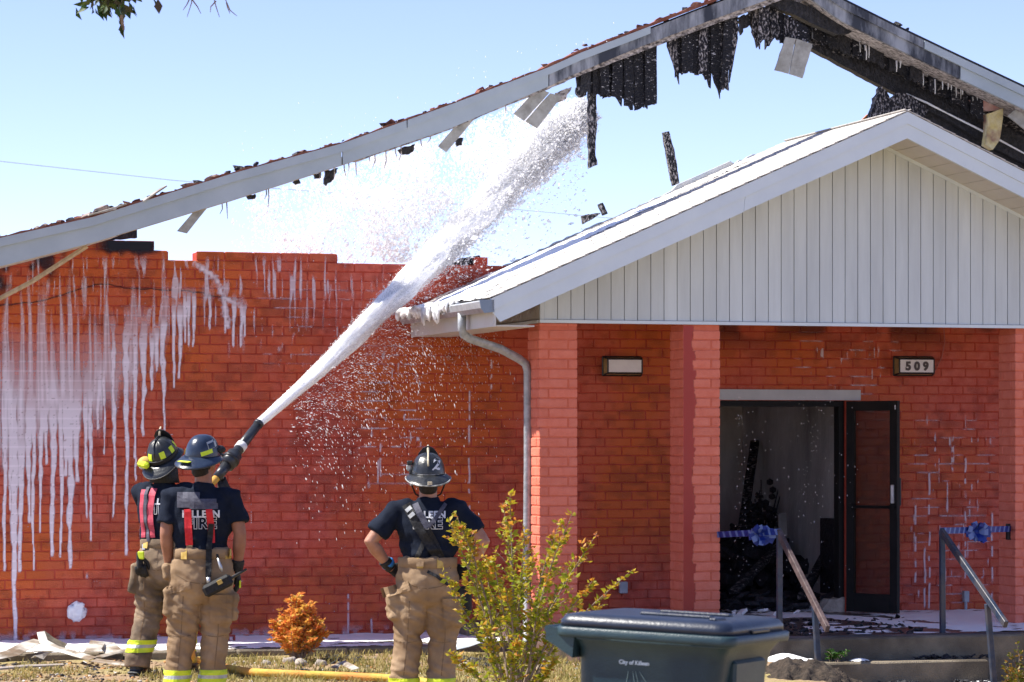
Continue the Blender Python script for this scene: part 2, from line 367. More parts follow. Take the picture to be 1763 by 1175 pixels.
# ragged wall top from the photograph (photo x, photo y)
prof = [(-120, 440), (160, 396), (204, 408), (272, 408), (272, 430), (289, 430), (289, 441), (345, 441), (345, 428), (592, 428), (592, 446), (626, 446), (626, 450), (700, 450),
        (760, 448), (830, 444), (830, 452), (1688, 452), (1688, 300), (1736, 250), (1990, 250)]
def top_at(u):
    px = None
    P = wp(u, 0, 0); px = CX + F * P.x / P.y
    py = interp(px, prof); return CAMZ - (py - HY) / F * P.y
UL, UR = -5.6, 6.4
uD0, uD1 = fu(1205, 0), fu(1456, 0); zD = fp(1360, 690, 0)[1]    # doorway
nrow = 52
# wall core (mortar): narrow upright strips following the ragged top
wall = None; core = MB(); MS = 0.005
du = 0.125; k = 0
uu = UL
while uu < UR - 1e-6:
    un = min(uu + du, UR); t = top_at((uu + un) / 2); t = max(0.3, math.floor(t / H + 0.25) * H) - 0.012
    x0, x1 = uu, un
    if x1 > uD0 and x0 < uD1:
        if x0 < uD0 - 0.01 and x1 > uD0: core.box(((x0 + uD0) / 2, 0.11, t / 2 - 0.1), (uD0 - x0, 0.2 - 2 * MS + 0.02, t + 0.2)); x0 = uD0
        if x1 > uD1 + 0.01: core.box(((uD1 + x1) / 2, 0.11, t / 2 - 0.1), (x1 - uD1, 0.2 - 2 * MS + 0.02, t + 0.2)); x1 = uD1
        core.box(((x0 + x1) / 2, 0.11, (t + zD) / 2), (x1 - x0, 0.2 - 2 * MS + 0.02, t - zD))
    else:
        core.box(((x0 + x1) / 2, 0.11, t / 2 - 0.1), (x1 - x0, 0.2 - 2 * MS + 0.02, t + 0.2))
    uu = un
wall = core.build('wall', MORT, bld)
# one brick mesh of unit length, scaled per brick
def brick_mesh(name, m, L=LB - 0.010, D=0.06, Hh=H - 0.009, ch=0.005):
    return MB().cbox((0, D / 2, 0), (L, D, Hh), ch).mesh(name, m)
bme = brick_mesh('brick', BR)
bricks = []                                              # (u centre, z centre, length)
rb = random.Random(3)
for r in range(nrow):
    z = r * H + H / 2
    off = (0 if r % 2 else LB / 2) + rb.uniform(-0.03, 0.03)
    u = UL + off - LB
    while u < UR:
        a, b = max(u, UL), min(u + LB, UR); u += LB
        if b - a < 0.05: continue
        segs = [(a, b)]
        if z - H / 2 < zD - 0.01:
            segs = [(p, q) for p, q in ((a, min(b, uD0)), (max(a, uD1), b)) if q - p > 0.05]
        for p, q in segs:
            c = (p + q) / 2
            if z + H / 2 <= math.floor(top_at(c) / H + 0.25) * H + 1e-4: bricks.append((c, z, q - p))
# the 300 that show largest become objects of their own (with 112 on the columns)
def pxof(u, n, z): P = wp(u, n, z); return CX + F * P.x / P.y, HY + F * (CAMZ - P.z) / P.y
vis = []
for i, (c, z, l) in enumerate(bricks):
    x, y = pxof(c, 0, z)
    hidden = x < 0 or x > 1745 or y < 300 or (905 < x < 998) or (1150 < x < 1245) or (y < 560 and x > 690) or (x > 900 and y > 1040) or (230 < x < 425 and y > 760) or (640 < x < 820 and y > 790) or y > 1100 or (x < 330 and y < 960) or l < 0.2
    if not hidden: vis.append((-l / wp(c, 0, z).y, i))
vis.sort(); solo = {i for _, i in vis[:190]}
rest = MB()
for i, (c, z, l) in enumerate(bricks):
    dy = rb.uniform(-0.0025, 0.0025); rot = rb.uniform(-0.006, 0.006)
    if i in solo:
        o = link('brick', bme, wall); o.location = (c, dy, z); o.scale = (l / LB, 1, 1); o.rotation_euler = (0, rot * 0.6, rot)
    else:
        rest.cbox((c, dy + 0.03, z), (l - 0.010, 0.06, H - 0.009), 0.005)
rest.build('brickwork', BR, wall, kind='stuff')

# ---- porch columns
NC = 2.05; CW = 0.33
zT = fp(1000, 557, NC)[1]                                # underside of the porch beam
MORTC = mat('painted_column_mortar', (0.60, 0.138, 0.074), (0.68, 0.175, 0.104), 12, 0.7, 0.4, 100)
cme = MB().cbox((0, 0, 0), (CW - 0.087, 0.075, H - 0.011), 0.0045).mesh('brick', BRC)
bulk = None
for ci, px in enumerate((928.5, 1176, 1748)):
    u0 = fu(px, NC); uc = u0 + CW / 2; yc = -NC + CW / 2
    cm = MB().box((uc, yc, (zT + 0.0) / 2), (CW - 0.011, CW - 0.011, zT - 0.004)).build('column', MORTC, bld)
    bulk = MB()
    r = 0; z0 = 0.0 if ci == 0 else ZF
    while z0 + (r + 1) * H < zT + 0.03:
        z = z0 + r * H + H / 2; fl = -1 if r % 2 else 1
        hh = min(H - 0.011, 2 * (zT - 0.003 - z))
        for q in range(4):
            lx = fl * 0.0435; ly = CW / 2 - 0.0375
            px_, py_ = [(lx, -ly), (ly, lx), (-lx, ly), (-ly, -lx)][q] if True else 0
            if q % 2: px_, py_ = (ly if q == 1 else -ly), (fl * 0.0435 if q == 1 else -fl * 0.0435)
            rz = 0 if q % 2 == 0 else math.pi / 2
            j = rb.uniform(-0.002, 0.002)
            if q == 0 and ci < 2 and fp(px + 30, 0, NC) and pxof(uc, NC, z)[1] < 1045 and hh > 0.06:
                o = link('brick', cme, cm); o.location = (uc + px_, yc + py_ + j, z); o.rotation_euler = (0, 0, rz)
            else:
                bulk.cbox((0, 0, 0), (CW - 0.087, 0.075, hh), 0.0045, Matrix.Translation((uc + px_ + (j if q % 2 else 0), yc + py_ + (0 if q % 2 else j), z)) @ Matrix.Rotation(rz, 4, 'Z'))
        r += 1
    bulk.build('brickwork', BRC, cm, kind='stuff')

# ---- porch slab and steps
uS0, uS1 = fu(1050, 3.1), fu(1768, 3.1)
MB().cbox(((fu(928, NC) + UR) / 2, -1.55, ZF - 0.30), (UR - fu(928, NC), 3.1, 0.6), 0.012).build('porch_slab', SLABM, bld)
uq0, uq1 = fu(1345, 3.1), fu(1700, 3.5)
mb = MB().cbox(((uq0 - 0.6 + uq1 + 0.3) / 2, -3.19, ZF - 0.33), (uq1 - uq0 + 1.2, 0.16, 0.64), 0.012)
mb.build('porch_step', CONC, bld)
MB().cbox(((uq0 + uq1) / 2 + 0.02, -3.43, ZF - 0.185 - 0.22), (uq1 - uq0 - 0.1, 0.32, 0.44), 0.012).build('porch_step', CONC, bld)
MB().cbox(((uq0 + uq1) / 2 + 0.1, -3.75, ZF - 0.365 - 0.2), (uq1 - uq0 + 0.1, 0.32, 0.4), 0.012).build('porch_step', CONC, bld)

# ---- porch roof
NR = 2.65; NB = -0.06
uE, wE = fp(846, 513, NR); uA, wA = fp(1562, 192, NR); SL = (wA - wE) / (uA - uE); ang = math.atan(SL)
uEr = 2 * uA - uE
MB().box(((uE + uEr) / 2, -NC / 2 - 0.02, zT + 0.16), (fu(930, NC) * -1 + (2 * uA - fu(930, NC)) - 0.05, NC - 0.1, 0.02)).build('porch_ceiling', SOFF, bld)
# deck (both slopes)
FH = 0.225
def rake_poly(side, lo, hi, u_in, u_out):
    f = lambda u: wA - SL * abs(u - uA)
    a, b = (u_out, u_in)
    return [(a, f(a) + lo), (a, f(a) + hi), (b, f(b) + hi), (b, f(b) + lo)]
for sd in (-1, 1):
    uo = uE if sd < 0 else uEr
    MB().prism(rake_poly(sd, -0.055, -0.012, uA, uo), -NR + 0.03, -NB).build('roof_deck', SOFF, bld)
# rake fascia: upper strip proud of the lower board
for sd in (-1, 1):
    uo = uE if sd < 0 else uEr
    fa = MB().prism(rake_poly(sd, -0.105, -0.004, uA, uo), -NR - 0.012, -NR + 0.03).build('rake_fascia', TRIM, bld)
    uo2 = uo - sd * 0.02
    lo = [(uo + sd * -0.075, wA - SL * abs(uo - sd * 0.075 - uA) - FH), (uo + sd * 0.0, wA - SL * abs(uo - uA) - 0.105), (uA, wA - 0.105), (uA, wA - FH)]
    brk = [0.42, 1.0]; 
    us = lerp(uo, uA, 0.60)
    f = lambda u: wA - SL * abs(u - uA)
    MB().prism([lo[0], lo[1], (us - sd * 0.0005, f(us) - 0.105), (us + sd * 0.012, f(us + sd * 0.012) - FH)], -NR, -NR + 0.03).build('fascia_board', TRIM, fa)
    MB().prism([(us + sd * -0.002 + sd * 0.014 - sd * 0.0015, f(us) - FH + 0.0), (us + sd * -0.003, f(us) - 0.105), lo[2], lo[3]], -NR - 0.0015, -NR + 0.03).build('fascia_board', TRIM, fa)
# soffit under the front overhang
us0 = fu(930, NC)
for sd in (-1, 1):
    span = (uA - uE) - 0.1; npan = int(span / 0.1525)
    for k in range(npan):
        a = uA + sd * (k * 0.1525 + 0.004); b = uA + sd * ((k + 1) * 0.1525 - 0.004)
        f = lambda u: wA - SL * abs(u - uA) - FH + 0.02
        MB().prism([(a, f(a)), (a, f(a) + 0.01), (b, f(b) + 0.01), (b, f(b))], -NR + 0.032, -NC + 0.02).build('soffit_panel', SOFF, bld)
    a, b = uA, (uE + 0.1 if sd < 0 else uEr - 0.1)
    f = lambda u: wA - SL * abs(u - uA) - FH + 0.04
    MB().prism([(a, f(a)), (a, f(a) + 0.012), (b, f(b) + 0.012), (b, f(b))], -NR + 0.032, -NC + 0.02).build('soffit_backing', GROOVE, bld)
# gable siding
ug1 = 2 * uA - us0
gab = MB().prism([(us0, zT + 0.02), (us0, wA - SL * abs(us0 - uA) - FH), (uA, wA - FH), (ug1, wA - SL * abs(ug1 - uA) - FH), (ug1, zT + 0.02)], -NC + 0.004, -NC + 0.05).build('gable_wall', GROOVE, bld)
bw = 0.1165; u = us0 + 0.03; f = lambda u: wA - SL * abs(u - uA) - FH + 0.018
while u < ug1 - 0.02:
    a, b = u + 0.0035, min(u + bw - 0.0035, ug1)
    top = [(a, f(a)), (uA, f(uA)), (b, f(b))] if a < uA < b else [(a, f(a)), (b, f(b))]
    m_ = MB(); P = [(a, zT + 0.03)] + top + [(b, zT + 0.03)]
    m_.prism(P, -NC - 0.011, -NC + 0.004)
    m_.build('siding_board', WHITE, gab); u += bw
# j-trim down the right-hand soffit line, bottom trim, corner post
tr = MB()
for sd in (-1, 1):
    b = us0 if sd < 0 else ug1
    g = lambda u: wA - SL * abs(u - uA) - FH + 0.02
    tr.prism([(uA, g(uA) - 0.03), (uA, g(uA)), (b, g(b)), (b, g(b) - 0.03)], -NC - 0.02, -NC - 0.0115)
tr.build('gable_trim', TRIM, gab)
MB().box(((us0 + ug1) / 2, -NC - 0.002, zT + 0.013), (ug1 - us0 + 0.02, 0.05, 0.026)).build('gable_bottom_trim', TRIM, gab)
MB().box((us0 + 0.012, -NC - 0.004, (zT + 0.027 + f(us0)) / 2), (0.035, 0.03, f(us0) - zT - 0.03)).build('corner_trim', WHITE, gab)
# side frieze under the left eave
zs = wA - SL * abs(us0 - uA) - 0.07
k = 0; fr_ = MB().box((us0 + 0.02, -NC / 2 - 0.01, (zT + zs) / 2 + 0.01), (0.02, NC - 0.06, zs - zT - 0.03)).build('side_frieze', GROOVE, bld)
y = -NC + 0.03
while y < -0.05:
    MB().box((us0 + 0.004, y + 0.04, (zT + zs) / 2 + 0.012), (0.012, 0.074, zs - zT - 0.04)).build('siding_board', SOFF, fr_); y += 0.08
MB().box((us0 + 0.006, -NC / 2 - 0.0, zT + 0.013), (0.045, NC - 0.06, 0.026)).build('frieze_trim', TRIM, fr_)
# eave fascia, gutter and downspout
MB().box((uE + 0.03, -NR / 2 - 0.01, wE - 0.145), (0.022, NR - 0.03, 0.17)).build('eave_fascia', SOFF, bld)
MB().box((uE + 0.21, -NR / 2 - 0.02, wE - 0.222), (0.32, NR - 0.1, 0.012)).build('eave_soffit', SOFF, bld)
gw, gt, gb = 0.115, wE - 0.02, wE - 0.118
prof_g = [(0, gt), (0, gb + 0.01), (-0.075, gb), (-gw + 0.012, gb + 0.035), (-gw, gt - 0.012), (-gw + 0.012, gt), (-gw + 0.018, gt - 0.006), (-gw + 0.01, gt - 0.014), (-gw + 0.022, gb + 0.042), (-0.072, gb + 0.012), (-0.008, gb + 0.02), (-0.008, gt)]
gut = MB().prism([(uE + 0.017 + x, z) for x, z in prof_g], -NR - 0.005, -0.02).build('gutter', GUTM, bld)
MB().prism([(uE + 0.017 + x, z) for x, z in [(0.004, gt + 0.004), (0.004, gb + 0.004), (-0.077, gb - 0.006), (-gw + 0.008, gb + 0.033), (-gw - 0.006, gt + 0.004)]], -NR - 0.012, -NR - 0.0055).build('gutter_end_cap', mat('blue_grey_cap', (0.20, 0.26, 0.34), (0.26, 0.32, 0.40), 8, 0.4), gut)
nD = 1.78; uP = fu(908.5, nD)
dn = [(uE - 0.045, -nD - 0.15, gb + 0.03), (uE - 0.045, -nD - 0.15, gb - 0.10), (uE - 0.03, -nD - 0.14, gb - 0.15), (uE + 0.03, -nD - 0.12, gb - 0.185), (lerp(uE, uP, 0.55), -nD - 0.06, gb - 0.265), (uP - 0.075, -nD, gb - 0.345), (uP - 0.02, -nD, gb - 0.385), (uP, -nD, gb - 0.45), (uP + 0.002, -nD, 1.6), (uP - 0.004, -nD, 0.9), (uP - 0.006, -nD, 0.10), (uP - 0.03, -nD - 0.06, 0.05)]
ds = MB().tube(dn, 0.036, 12, ell=(1.0, 0.85)).build('downspout', DSP, bld, smooth=True)
# roof shingles: stepped courses of tabs
Lr = (uA - uE) / math.cos(ang); ex = 0.125; nc = int(Lr / ex) + 1
tabw = 0.305
sme = MB().cbox((0, 0, 0), (ex + 0.03, tabw - 0.005, 0.008), 0.002).mesh('shingle', SHING)
wide = NR - NB + 0.02; cnt = 0
shr = MB()
for sd in (-1, 1):
    for c in range(nc):
        s_ = min(c * ex + ex / 2, Lr - ex / 2 + 0.02)
        base = Matrix.Translation((uE if sd < 0 else uEr, 0, wE)) @ Matrix.Rotation(-ang if sd < 0 else math.pi + ang, 4, 'Y')
        y = -NR - 0.02 + (0 if c % 2 else -tabw / 2)
        while y < -NB - 0.02:
            a, b = max(y, -NR - 0.02), min(y + tabw, -NB); y += tabw
            if b - a < 0.05: continue
            Mx = Matrix.Translation((0, (a + b) / 2, 0)) @ Matrix.Diagonal((1, (b - a) / tabw, 1, 1))
            tilt = Matrix.Translation((s_, 0, 0.006)) @ Matrix.Rotation(R(2.6) + rb.uniform(0, 0.012), 4, 'Y')
            if sd > 0: tilt = Matrix.Translation((s_, 0, -0.006)) @ Matrix.Rotation(-R(2.6), 4, 'Y')
            M4 = base @ tilt @ Mx
            if sd < 0 and cnt < 298:
                o = link('shingle', sme, bld); o.matrix_local = M4; cnt += 1
            else: shr.cbox((0, 0, 0), (ex + 0.03, tabw - 0.005, 0.008), 0.002, M4)
shr.build('shingle_field', SHING, bld, kind='stuff')
# metal flashing and charred scraps along the back edge of the porch roof
fl = []
rr = random.Random(5)
t = 0.02
while t < 0.93:
    u = lerp(uE, uA, t); wv = wE + (u - uE) * SL
    h = 0.012 + (0.045 if 0.70 < t < 0.86 else rr.uniform(0.0, 0.018)); fl.append((u, wv + h)); t += 0.012
poly = fl + [(u, wE + (u - uE) * SL - 0.06) for u, _ in reversed(fl)]
FLM = mat('blue_grey_flashing', (0.46, 0.52, 0.58), (0.62, 0.66, 0.72), 14, 0.5, 0.3, 40, c3=(0.6, 0.6, 0.6), s3=6)
MB().prism(poly, 0.07, 0.11).build('flashing', FLM, bld)

# ---- doorway: header, frame, room behind, open glass door
zHt = fp(1360, 672, 0.03)[1]
uh0, uh1 = fu(1200, 0.04), fu(1482, 0.04)
MB().box(((uh0 + uh1) / 2, -0.022, (zHt + zD) / 2 + 0.004), (uh1 - uh0, 0.034, zHt - zD)).build('door_header', mat('grey_header', (0.42, 0.42, 0.43), (0.5, 0.5, 0.51), 3, 0.6), bld)
df = MB(); zB = ZF
for u in (uD0 + 0.02, uD1 - 0.03): df.box((u, 0.09, (zB + zD) / 2), (0.05, 0.12, zD - zB))
df.box(((uD0 + uD1) / 2, 0.09, zD - 0.03), (uD1 - uD0 - 0.1, 0.118, 0.05))
df.build('door_frame', DOORM, bld)
# room
rx0, rx1, ry1 = uD0 - 3.2, uD1 + 0.28, 3.4
MB().box(((rx0 + rx1) / 2, ry1 + 0.05, 1.3), (rx1 - rx0 + 0.4, 0.1, 2.98)).build('interior_wall', INTW, bld)
MB().box((rx1 + 0.05, ry1 / 2 + 0.1, 1.3), (0.1, ry1 - 0.21, 2.98)).build('interior_wall', INTW, bld)
MB().box((rx0 - 0.05, ry1 / 2 + 0.1, 1.3), (0.1, ry1 - 0.21, 2.98)).build('interior_wall', INTW, bld)
MB().box(((rx0 + 1.15 + rx1) / 2, 1.75, 2.80), (rx1 - rx0 - 1.05, 3.3, 0.06)).build('interior_ceiling', CHAR, bld)
for q in range(5): MB().box((rx0 + 0.36, 0.5 + q * 0.65, 2.82), (0.76, 0.05, 0.14)).build('ceiling_joist', CHAR, bld)
MB().box(((rx0 + rx1) / 2, ry1 / 2 + 0.1, ZF - 0.06), (rx1 - rx0 + 0.4, ry1 - 0.02, 0.12)).build('interior_floor', SLABM, bld)
# upright pilaster, pale board and dark cupboard seen through the opening
def room_box(name, px0, py0, px1, py1, y, th, m, tilt=0):
    u0, w1 = fp(px0, py0, -y); u1, w0 = fp(px1, py1, -y)
    return MB().box((0, 0, 0), (u1 - u0, th, w1 - w0), Matrix.Translation(((u0 + u1) / 2, y, (w0 + w1) / 2)) @ Matrix.Rotation(tilt, 4, 'Y')).build(name, m, bld)
room_box('interior_pilaster', 1370, 690, 1384, 1000, 3.2, 0.2, INTW)
PALE = mat('smoked_white_board', (0.20, 0.20, 0.19), (0.36, 0.35, 0.33), 5, 0.8)
room_box('wall_panel', 1386, 712, 1415, 776, 2.9, 0.05, PALE)
# door leaf: hinged at the right jamb, swung out over the porch
hin = Vector(fp(1457, 0, 0.06)[:1] + (0, 0)); hx = fu(1459, 0.06); tip = (fu(1547, 0.56), 0.56)
da = math.atan2(-(tip[1] - 0.06), tip[0] - hx); dl = math.hypot(tip[0] - hx, tip[1] - 0.06)
door = bpy.data.objects.new('door', None); COL.objects.link(door); door.parent = bld; door.location = (hx, -0.06, 0); door.rotation_euler = (0, 0, da)
z0, z1 = ZF + 0.012, zD - 0.005
d = MB(); sw = 0.085
for x in (sw / 2, dl - sw / 2): d.cbox((x, 0, (z0 + z1) / 2), (sw, 0.045, z1 - z0), 0.003)
d.cbox((dl / 2, 0, z0 + 0.085), (dl - 2 * sw, 0.042, 0.17), 0.003).cbox((dl / 2, 0, z1 - 0.045), (dl - 2 * sw, 0.042, 0.09), 0.003)
d.build('door_stile', DOORM, door)
MB().box((dl / 2, 0, (z0 + z1) / 2 + 0.04), (dl - 2 * sw, 0.008, z1 - z0 - 0.26)).build('door_glass', GLASS, door)
zb = fp(1500, 873, 0.3)[1]
MB().tube([(0.05, -0.045, zb), (dl - 0.06, -0.045, zb)], 0.014, 8).box((0.06, -0.03, zb), (0.05, 0.05, 0.06)).box((dl - 0.05, -0.03, zb), (0.05, 0.04, 0.04)).build('push_bar', DOORM, door)
MB().cbox((dl - 0.045, -0.03, zb + 0.12), (0.03, 0.025, 0.17), 0.004).build('door_lock', STEEL, door)
MB().tube([(dl - 0.04, 0.03, zb - 0.0), (dl - 0.04, 0.075, zb + 0.02), (dl - 0.04, 0.075, zb + 0.26), (dl - 0.04, 0.03, zb + 0.28)], 0.013, 8).build('door_handle', BLACKM, door)
MB().box((dl - 0.02, 0.0, z1 - 0.06), (0.012, 0.05, 0.04)).build('door_closer_tab', STEEL, door)

# ================================================================== MAIN ROOF REMAINS
NM = 0.75
top = [(-60, 418), (0, 408), (160, 372), (400, 297), (590, 245), (774, 179), (945, 114), (1000, 89), (1100, 51), (1193, 14), (1246, -6), (1392, -62)]
bot = [(-60, 470), (0, 459), (160, 418), (400, 345), (590, 284), (774, 222), (945, 149), (980, 132), (1105, 80), (1230, 33), (1322, 0), (1392, -26)]
def band(mb, ta, tb, x0, x1, n, th, step=20):
    xs = list(np.arange(x0, x1, step)) + [x1]
    up = [fp(x, ta(x), n) for x in xs]; dn_ = [fp(x, tb(x), n) for x in xs]
    for i in range(len(xs) - 1):
        mb.add([(up[i][0], -n, up[i][1]), (up[i + 1][0], -n, up[i + 1][1]), (dn_[i + 1][0], -n, dn_[i + 1][1]), (dn_[i][0], -n, dn_[i][1]),
                (up[i][0], -n + th, up[i][1]), (up[i + 1][0], -n + th, up[i + 1][1]), (dn_[i + 1][0], -n + th, dn_[i + 1][1]), (dn_[i][0], -n + th, dn_[i][1])],
               [(0, 1, 2, 3), (7, 6, 5, 4), (0, 4, 5, 1), (3, 2, 6, 7)] + ([(0, 3, 7, 4)] if i == 0 else []) + ([(1, 5, 6, 2)] if i == len(xs) - 2 else []))
    return mb
T = lambda x: interp(x, top); Bt = lambda x: interp(x, bot)
rk = band(MB(), lambda x: T(x) + 9, Bt, -60, 588, NM, 0.035).build('rake_board', FASM, bld, label='grey rake board of the left gable slope')
band(MB(), lambda x: T(x) + 9, Bt, 590.5, 944, NM + 0.004, 0.035).build('rake_board', FASM, bld)
band(MB(), lambda x: T(x) + 7, Bt, 946, 1392, NM, 0.035).build('rake_board', FASD, bld, label='soot blackened rake board near the gable peak')
band(MB(), lambda x: T(x) + 2, lambda x: T(x) + 17, -60, 700, NM + 0.03, 0.06).build('roof_edge_trim', FASM, bld)
band(MB(), lambda x: T(x) + 2, lambda x: T(x) + 15, 702, 1120, NM + 0.028, 0.06).build('roof_edge_trim', FASM, bld)
band(MB(), lambda x: T(x) - (3 if x > 940 else 1) + 1.2 * math.sin(x * 0.13), lambda x: T(x) + 3, -60, 1392, NM + 0.024, 0.26, 12).build('roof_sheathing', DECK, bld)
band(MB(), lambda x: T(x) + 4, lambda x: T(x) + 10, -60, 1392, NM - 0.05, 0.26, 25).build('roof_sheathing', CHAR, bld)
band(MB(), lambda x: Bt(x) - 5, lambda x: Bt(x) + 2 + 7 * min(1, max(0, (x - 850) / 250)) + 2.5 * noise.noise((x * 0.08, 1, 2)), 620, 1392, NM - 0.036, 0.26, 9).build('rake_soffit', SOFB, bld)
band(MB(), lambda x: Bt(x) - 5, lambda x: Bt(x) + 1, -60, 210, NM - 0.036, 0.6, 25).build('rake_soffit', SOFF, bld)
band(MB(), lambda x: Bt(x) - 14, lambda x: Bt(x) + 1, 200, 620, NM - 0.036, 0.04, 25).build('rake_backing', TAN, bld)
# broken shingle scraps on the left slope
rs = random.Random(11)
def scrap(x, y, s, m, seed):
    r = random.Random(seed); n = NM - 0.02 - 0.15 * r.random(); u, wv = fp(x, y, n)
    mb = MB(); k = r.randint(5, 7); pts = []
    for i in range(k):
        t = 2 * math.pi * i / k; q = s * r.uniform(0.5, 1.1); pts.append((q * math.cos(t) * 1.3, q * math.sin(t) * 0.6))
    mb.prism(pts, -s * 0.6, s * 0.6, Matrix.Translation((u, -n, wv)) @ Matrix.Rotation(r.uniform(-0.7, 0.3), 4, 'Y') @ Matrix.Rotation(r.uniform(-1, 1), 4, 'Z'))
    return mb.build('burnt_shingle', m, bld)
chunks = [(8, 407, 5), (62, 392, 6), (75, 388, 8), (92, 385, 5), (150, 372, 12), (175, 362, 13), (190, 357, 10), (222, 350, 9), (235, 345, 8), (262, 338, 9), (290, 332, 6), (325, 319, 10), (345, 314, 9), (365, 308, 10), (388, 300, 8), (418, 290, 13), (432, 291, 9), (462, 281, 7), (512, 266, 9), (520, 262, 10), (532, 262, 7), (556, 257, 6), (586, 247, 5), (618, 237, 4), (663, 213, 8), (672, 210, 9), (690, 207, 8), (705, 203, 9), (757, 190, 4), (772, 184, 3), (803, 172, 5), (822, 163, 5), (838, 158, 4), (846, 147, 4), (992, 84, 4), (1007, 76, 4), (1070, 59, 5), (1102, 45, 6), (1112, 41, 5), (1180, 15, 7), (1200, 7, 9), (1225, 3, 8)]
for i, (x, y, s) in enumerate(chunks):
    scrap(x, y + 2, s / 190 * 1.05, RUST if i % 3 else CHAR, i)
for i in range(110):
    x = rs.uniform(-20, 960) if i < 85 else rs.uniform(960, 1280); scrap(x, T(x) - rs.uniform(-1, 3), rs.choice((2, 3, 4, 5, 7)) / 190, (RUST, CHAR, DECK)[i % 3], 100 + i)
# a few larger loose shingles lying on the lower slope
for x, y, a in ((190, 361, 0.33), (172, 367, 0.25), (262, 336, 0.6)):
    u, wv = fp(x, y, NM - 0.1); MB().cbox((0, 0, 0), (0.24, 0.3, 0.014), 0.003, Matrix.Translation((u, -NM + 0.1, wv)) @ Matrix.Rotation(-a, 4, 'Y')).build('loose_shingle', METAL, bld)

# charred sheathing hanging from the peak
def hang(name, pts, n, th, m, amp=2.2, step=6, seed=0, label=None):
    o = pxslab(MB(), pts, n, th, amp, step, seed).build(name, m, bld); return o
def planks(topf, botpts, x0, x1, n, seed, mats, wd=(7, 13)):
    r = random.Random(seed); x = x0
    while x < x1:
        w_ = r.uniform(*wd); a, b = x - 3, min(x + w_, x1) + 3; x = b - 3; tl = r.uniform(-0.05, 0.04)
        ya, yb = interp(a, botpts) + r.uniform(-5, 3), interp(b, botpts) + r.uniform(-5, 3); ta, tb = topf(a) - 2, topf(b) - 2
        if min(ya - ta, yb - tb) < 5: continue
        low = []; k = max(3, int(w_ / 2))
        for q in range(k + 1):
            t = q / k; low.append((b + (a - b) * t + tl * (lerp(yb, ya, t) - tb), lerp(yb, ya, t) + (r.uniform(-6, 1) if 0 < q < k else r.uniform(-2, 1))))
        sd = lambda p, q, m_: [(lerp(p[0], q[0], f_) + r.uniform(-0.7, 0.7), lerp(p[1], q[1], f_)) for f_ in m_]
        pts = [(a, ta), (b, tb)] + sd((b, tb), low[0], (0.3, 0.6, 0.88)) + low + sd(low[-1], (a, ta), (0.12, 0.5, 0.8))
        pxslab(MB(), pts, n + r.uniform(-0.05, 0.05), r.uniform(0.018, 0.03)).build('charred_plank', r.choice(mats), bld)
topb = lambda x: Bt(x) + 4
planks(topb, [(992, 160), (1005, 167), (1030, 165), (1037, 173), (1060, 163), (1070, 183), (1082, 178), (1092, 193), (1117, 185), (1131, 185), (1140, 160), (1141, 150)], 996, 1128, NM - 0.12, 1, (CHAR, CHARD, CHARD))
planks(topb, [(1150, 95), (1156, 128), (1167, 150), (1175, 122), (1202, 129), (1224, 125), (1225, 150), (1235, 155), (1240, 172), (1256, 160), (1264, 110), (1272, 60)], 1151, 1268, NM - 0.14, 2, (CHARF, CHARF, CHARD))
planks(lambda x: 14 + 0.25 * abs(x - 1312) if x < 1312 else 6 + 0.55 * (x - 1312), [(1290, 36), (1300, 62), (1304, 87), (1322, 89), (1326, 60), (1337, 66), (1347, 78), (1370, 84), (1392, 74)], 1292, 1392, NM - 0.16, 3, (CHARF, CHARF, CHARD))
hang('charred_panel', [(1272, 30), (1290, 24), (1296, 30), (1290, 45), (1280, 50), (1276, 60)], NM - 0.2, 0.05, CHAR, 2.5, 4, 3)
hang('hanging_soffit_panel', [(1334, 121), (1353, 64), (1370, 67), (1358, 127)], NM - 0.02, 0.02, PANELG, 0.5, 10, 5)
hang('hanging_soffit_panel', [(1359.5, 127.5), (1371.5, 67), (1399, 76), (1382, 135)], NM - 0.03, 0.02, PANELG, 0.5, 10, 6)
hang('charred_strip', [(1014, 160), (1028, 158), (1027, 230), (1025, 262), (1029, 284), (1015, 290), (1014, 230)], NM - 0.18, 0.05, CHARF, 1.2, 7, 7)
hang('charred_strip', [(994, 150), (1006, 145), (1010, 164), (1000, 168), (993, 160)], NM - 0.1, 0.05, CHARF, 2, 5, 8)
hang('charred_strip', [(958, 160), (985, 150), (975, 170), (962, 176)], NM - 0.1, 0.05, SOFB, 2, 5, 9)
for i, pts in enumerate(([(305, 398), (322, 402), (357, 358), (341, 356)], [(755, 252), (769, 262), (816, 206), (797, 203)], [(885, 196), (903, 208), (946, 160), (926, 152)], [(905, 209), (925, 221), (968, 166), (948, 161)])):
    hang('hanging_soffit_panel', pts, NM - 0.05 - 0.03 * (i == 3), 0.02, PANELG, 0.4, 20, 20 + i)
for i, pts in enumerate(([(425, 338), (440, 334), (440, 342), (428, 344)], [(540, 300), (553, 297), (552, 307), (543, 308)], [(560, 295), (583, 290), (572, 312), (562, 320), (558, 316)], [(505, 313), (515, 309), (518, 316), (510, 318)], [(686, 258), (715, 248), (712, 262), (700, 266), (690, 264)], [(785, 240), (798, 238), (796, 250), (788, 252)])):
    hang('charred_scrap', pts, NM - 0.15, 0.04, CHAR, 1.5, 4, 40 + i)
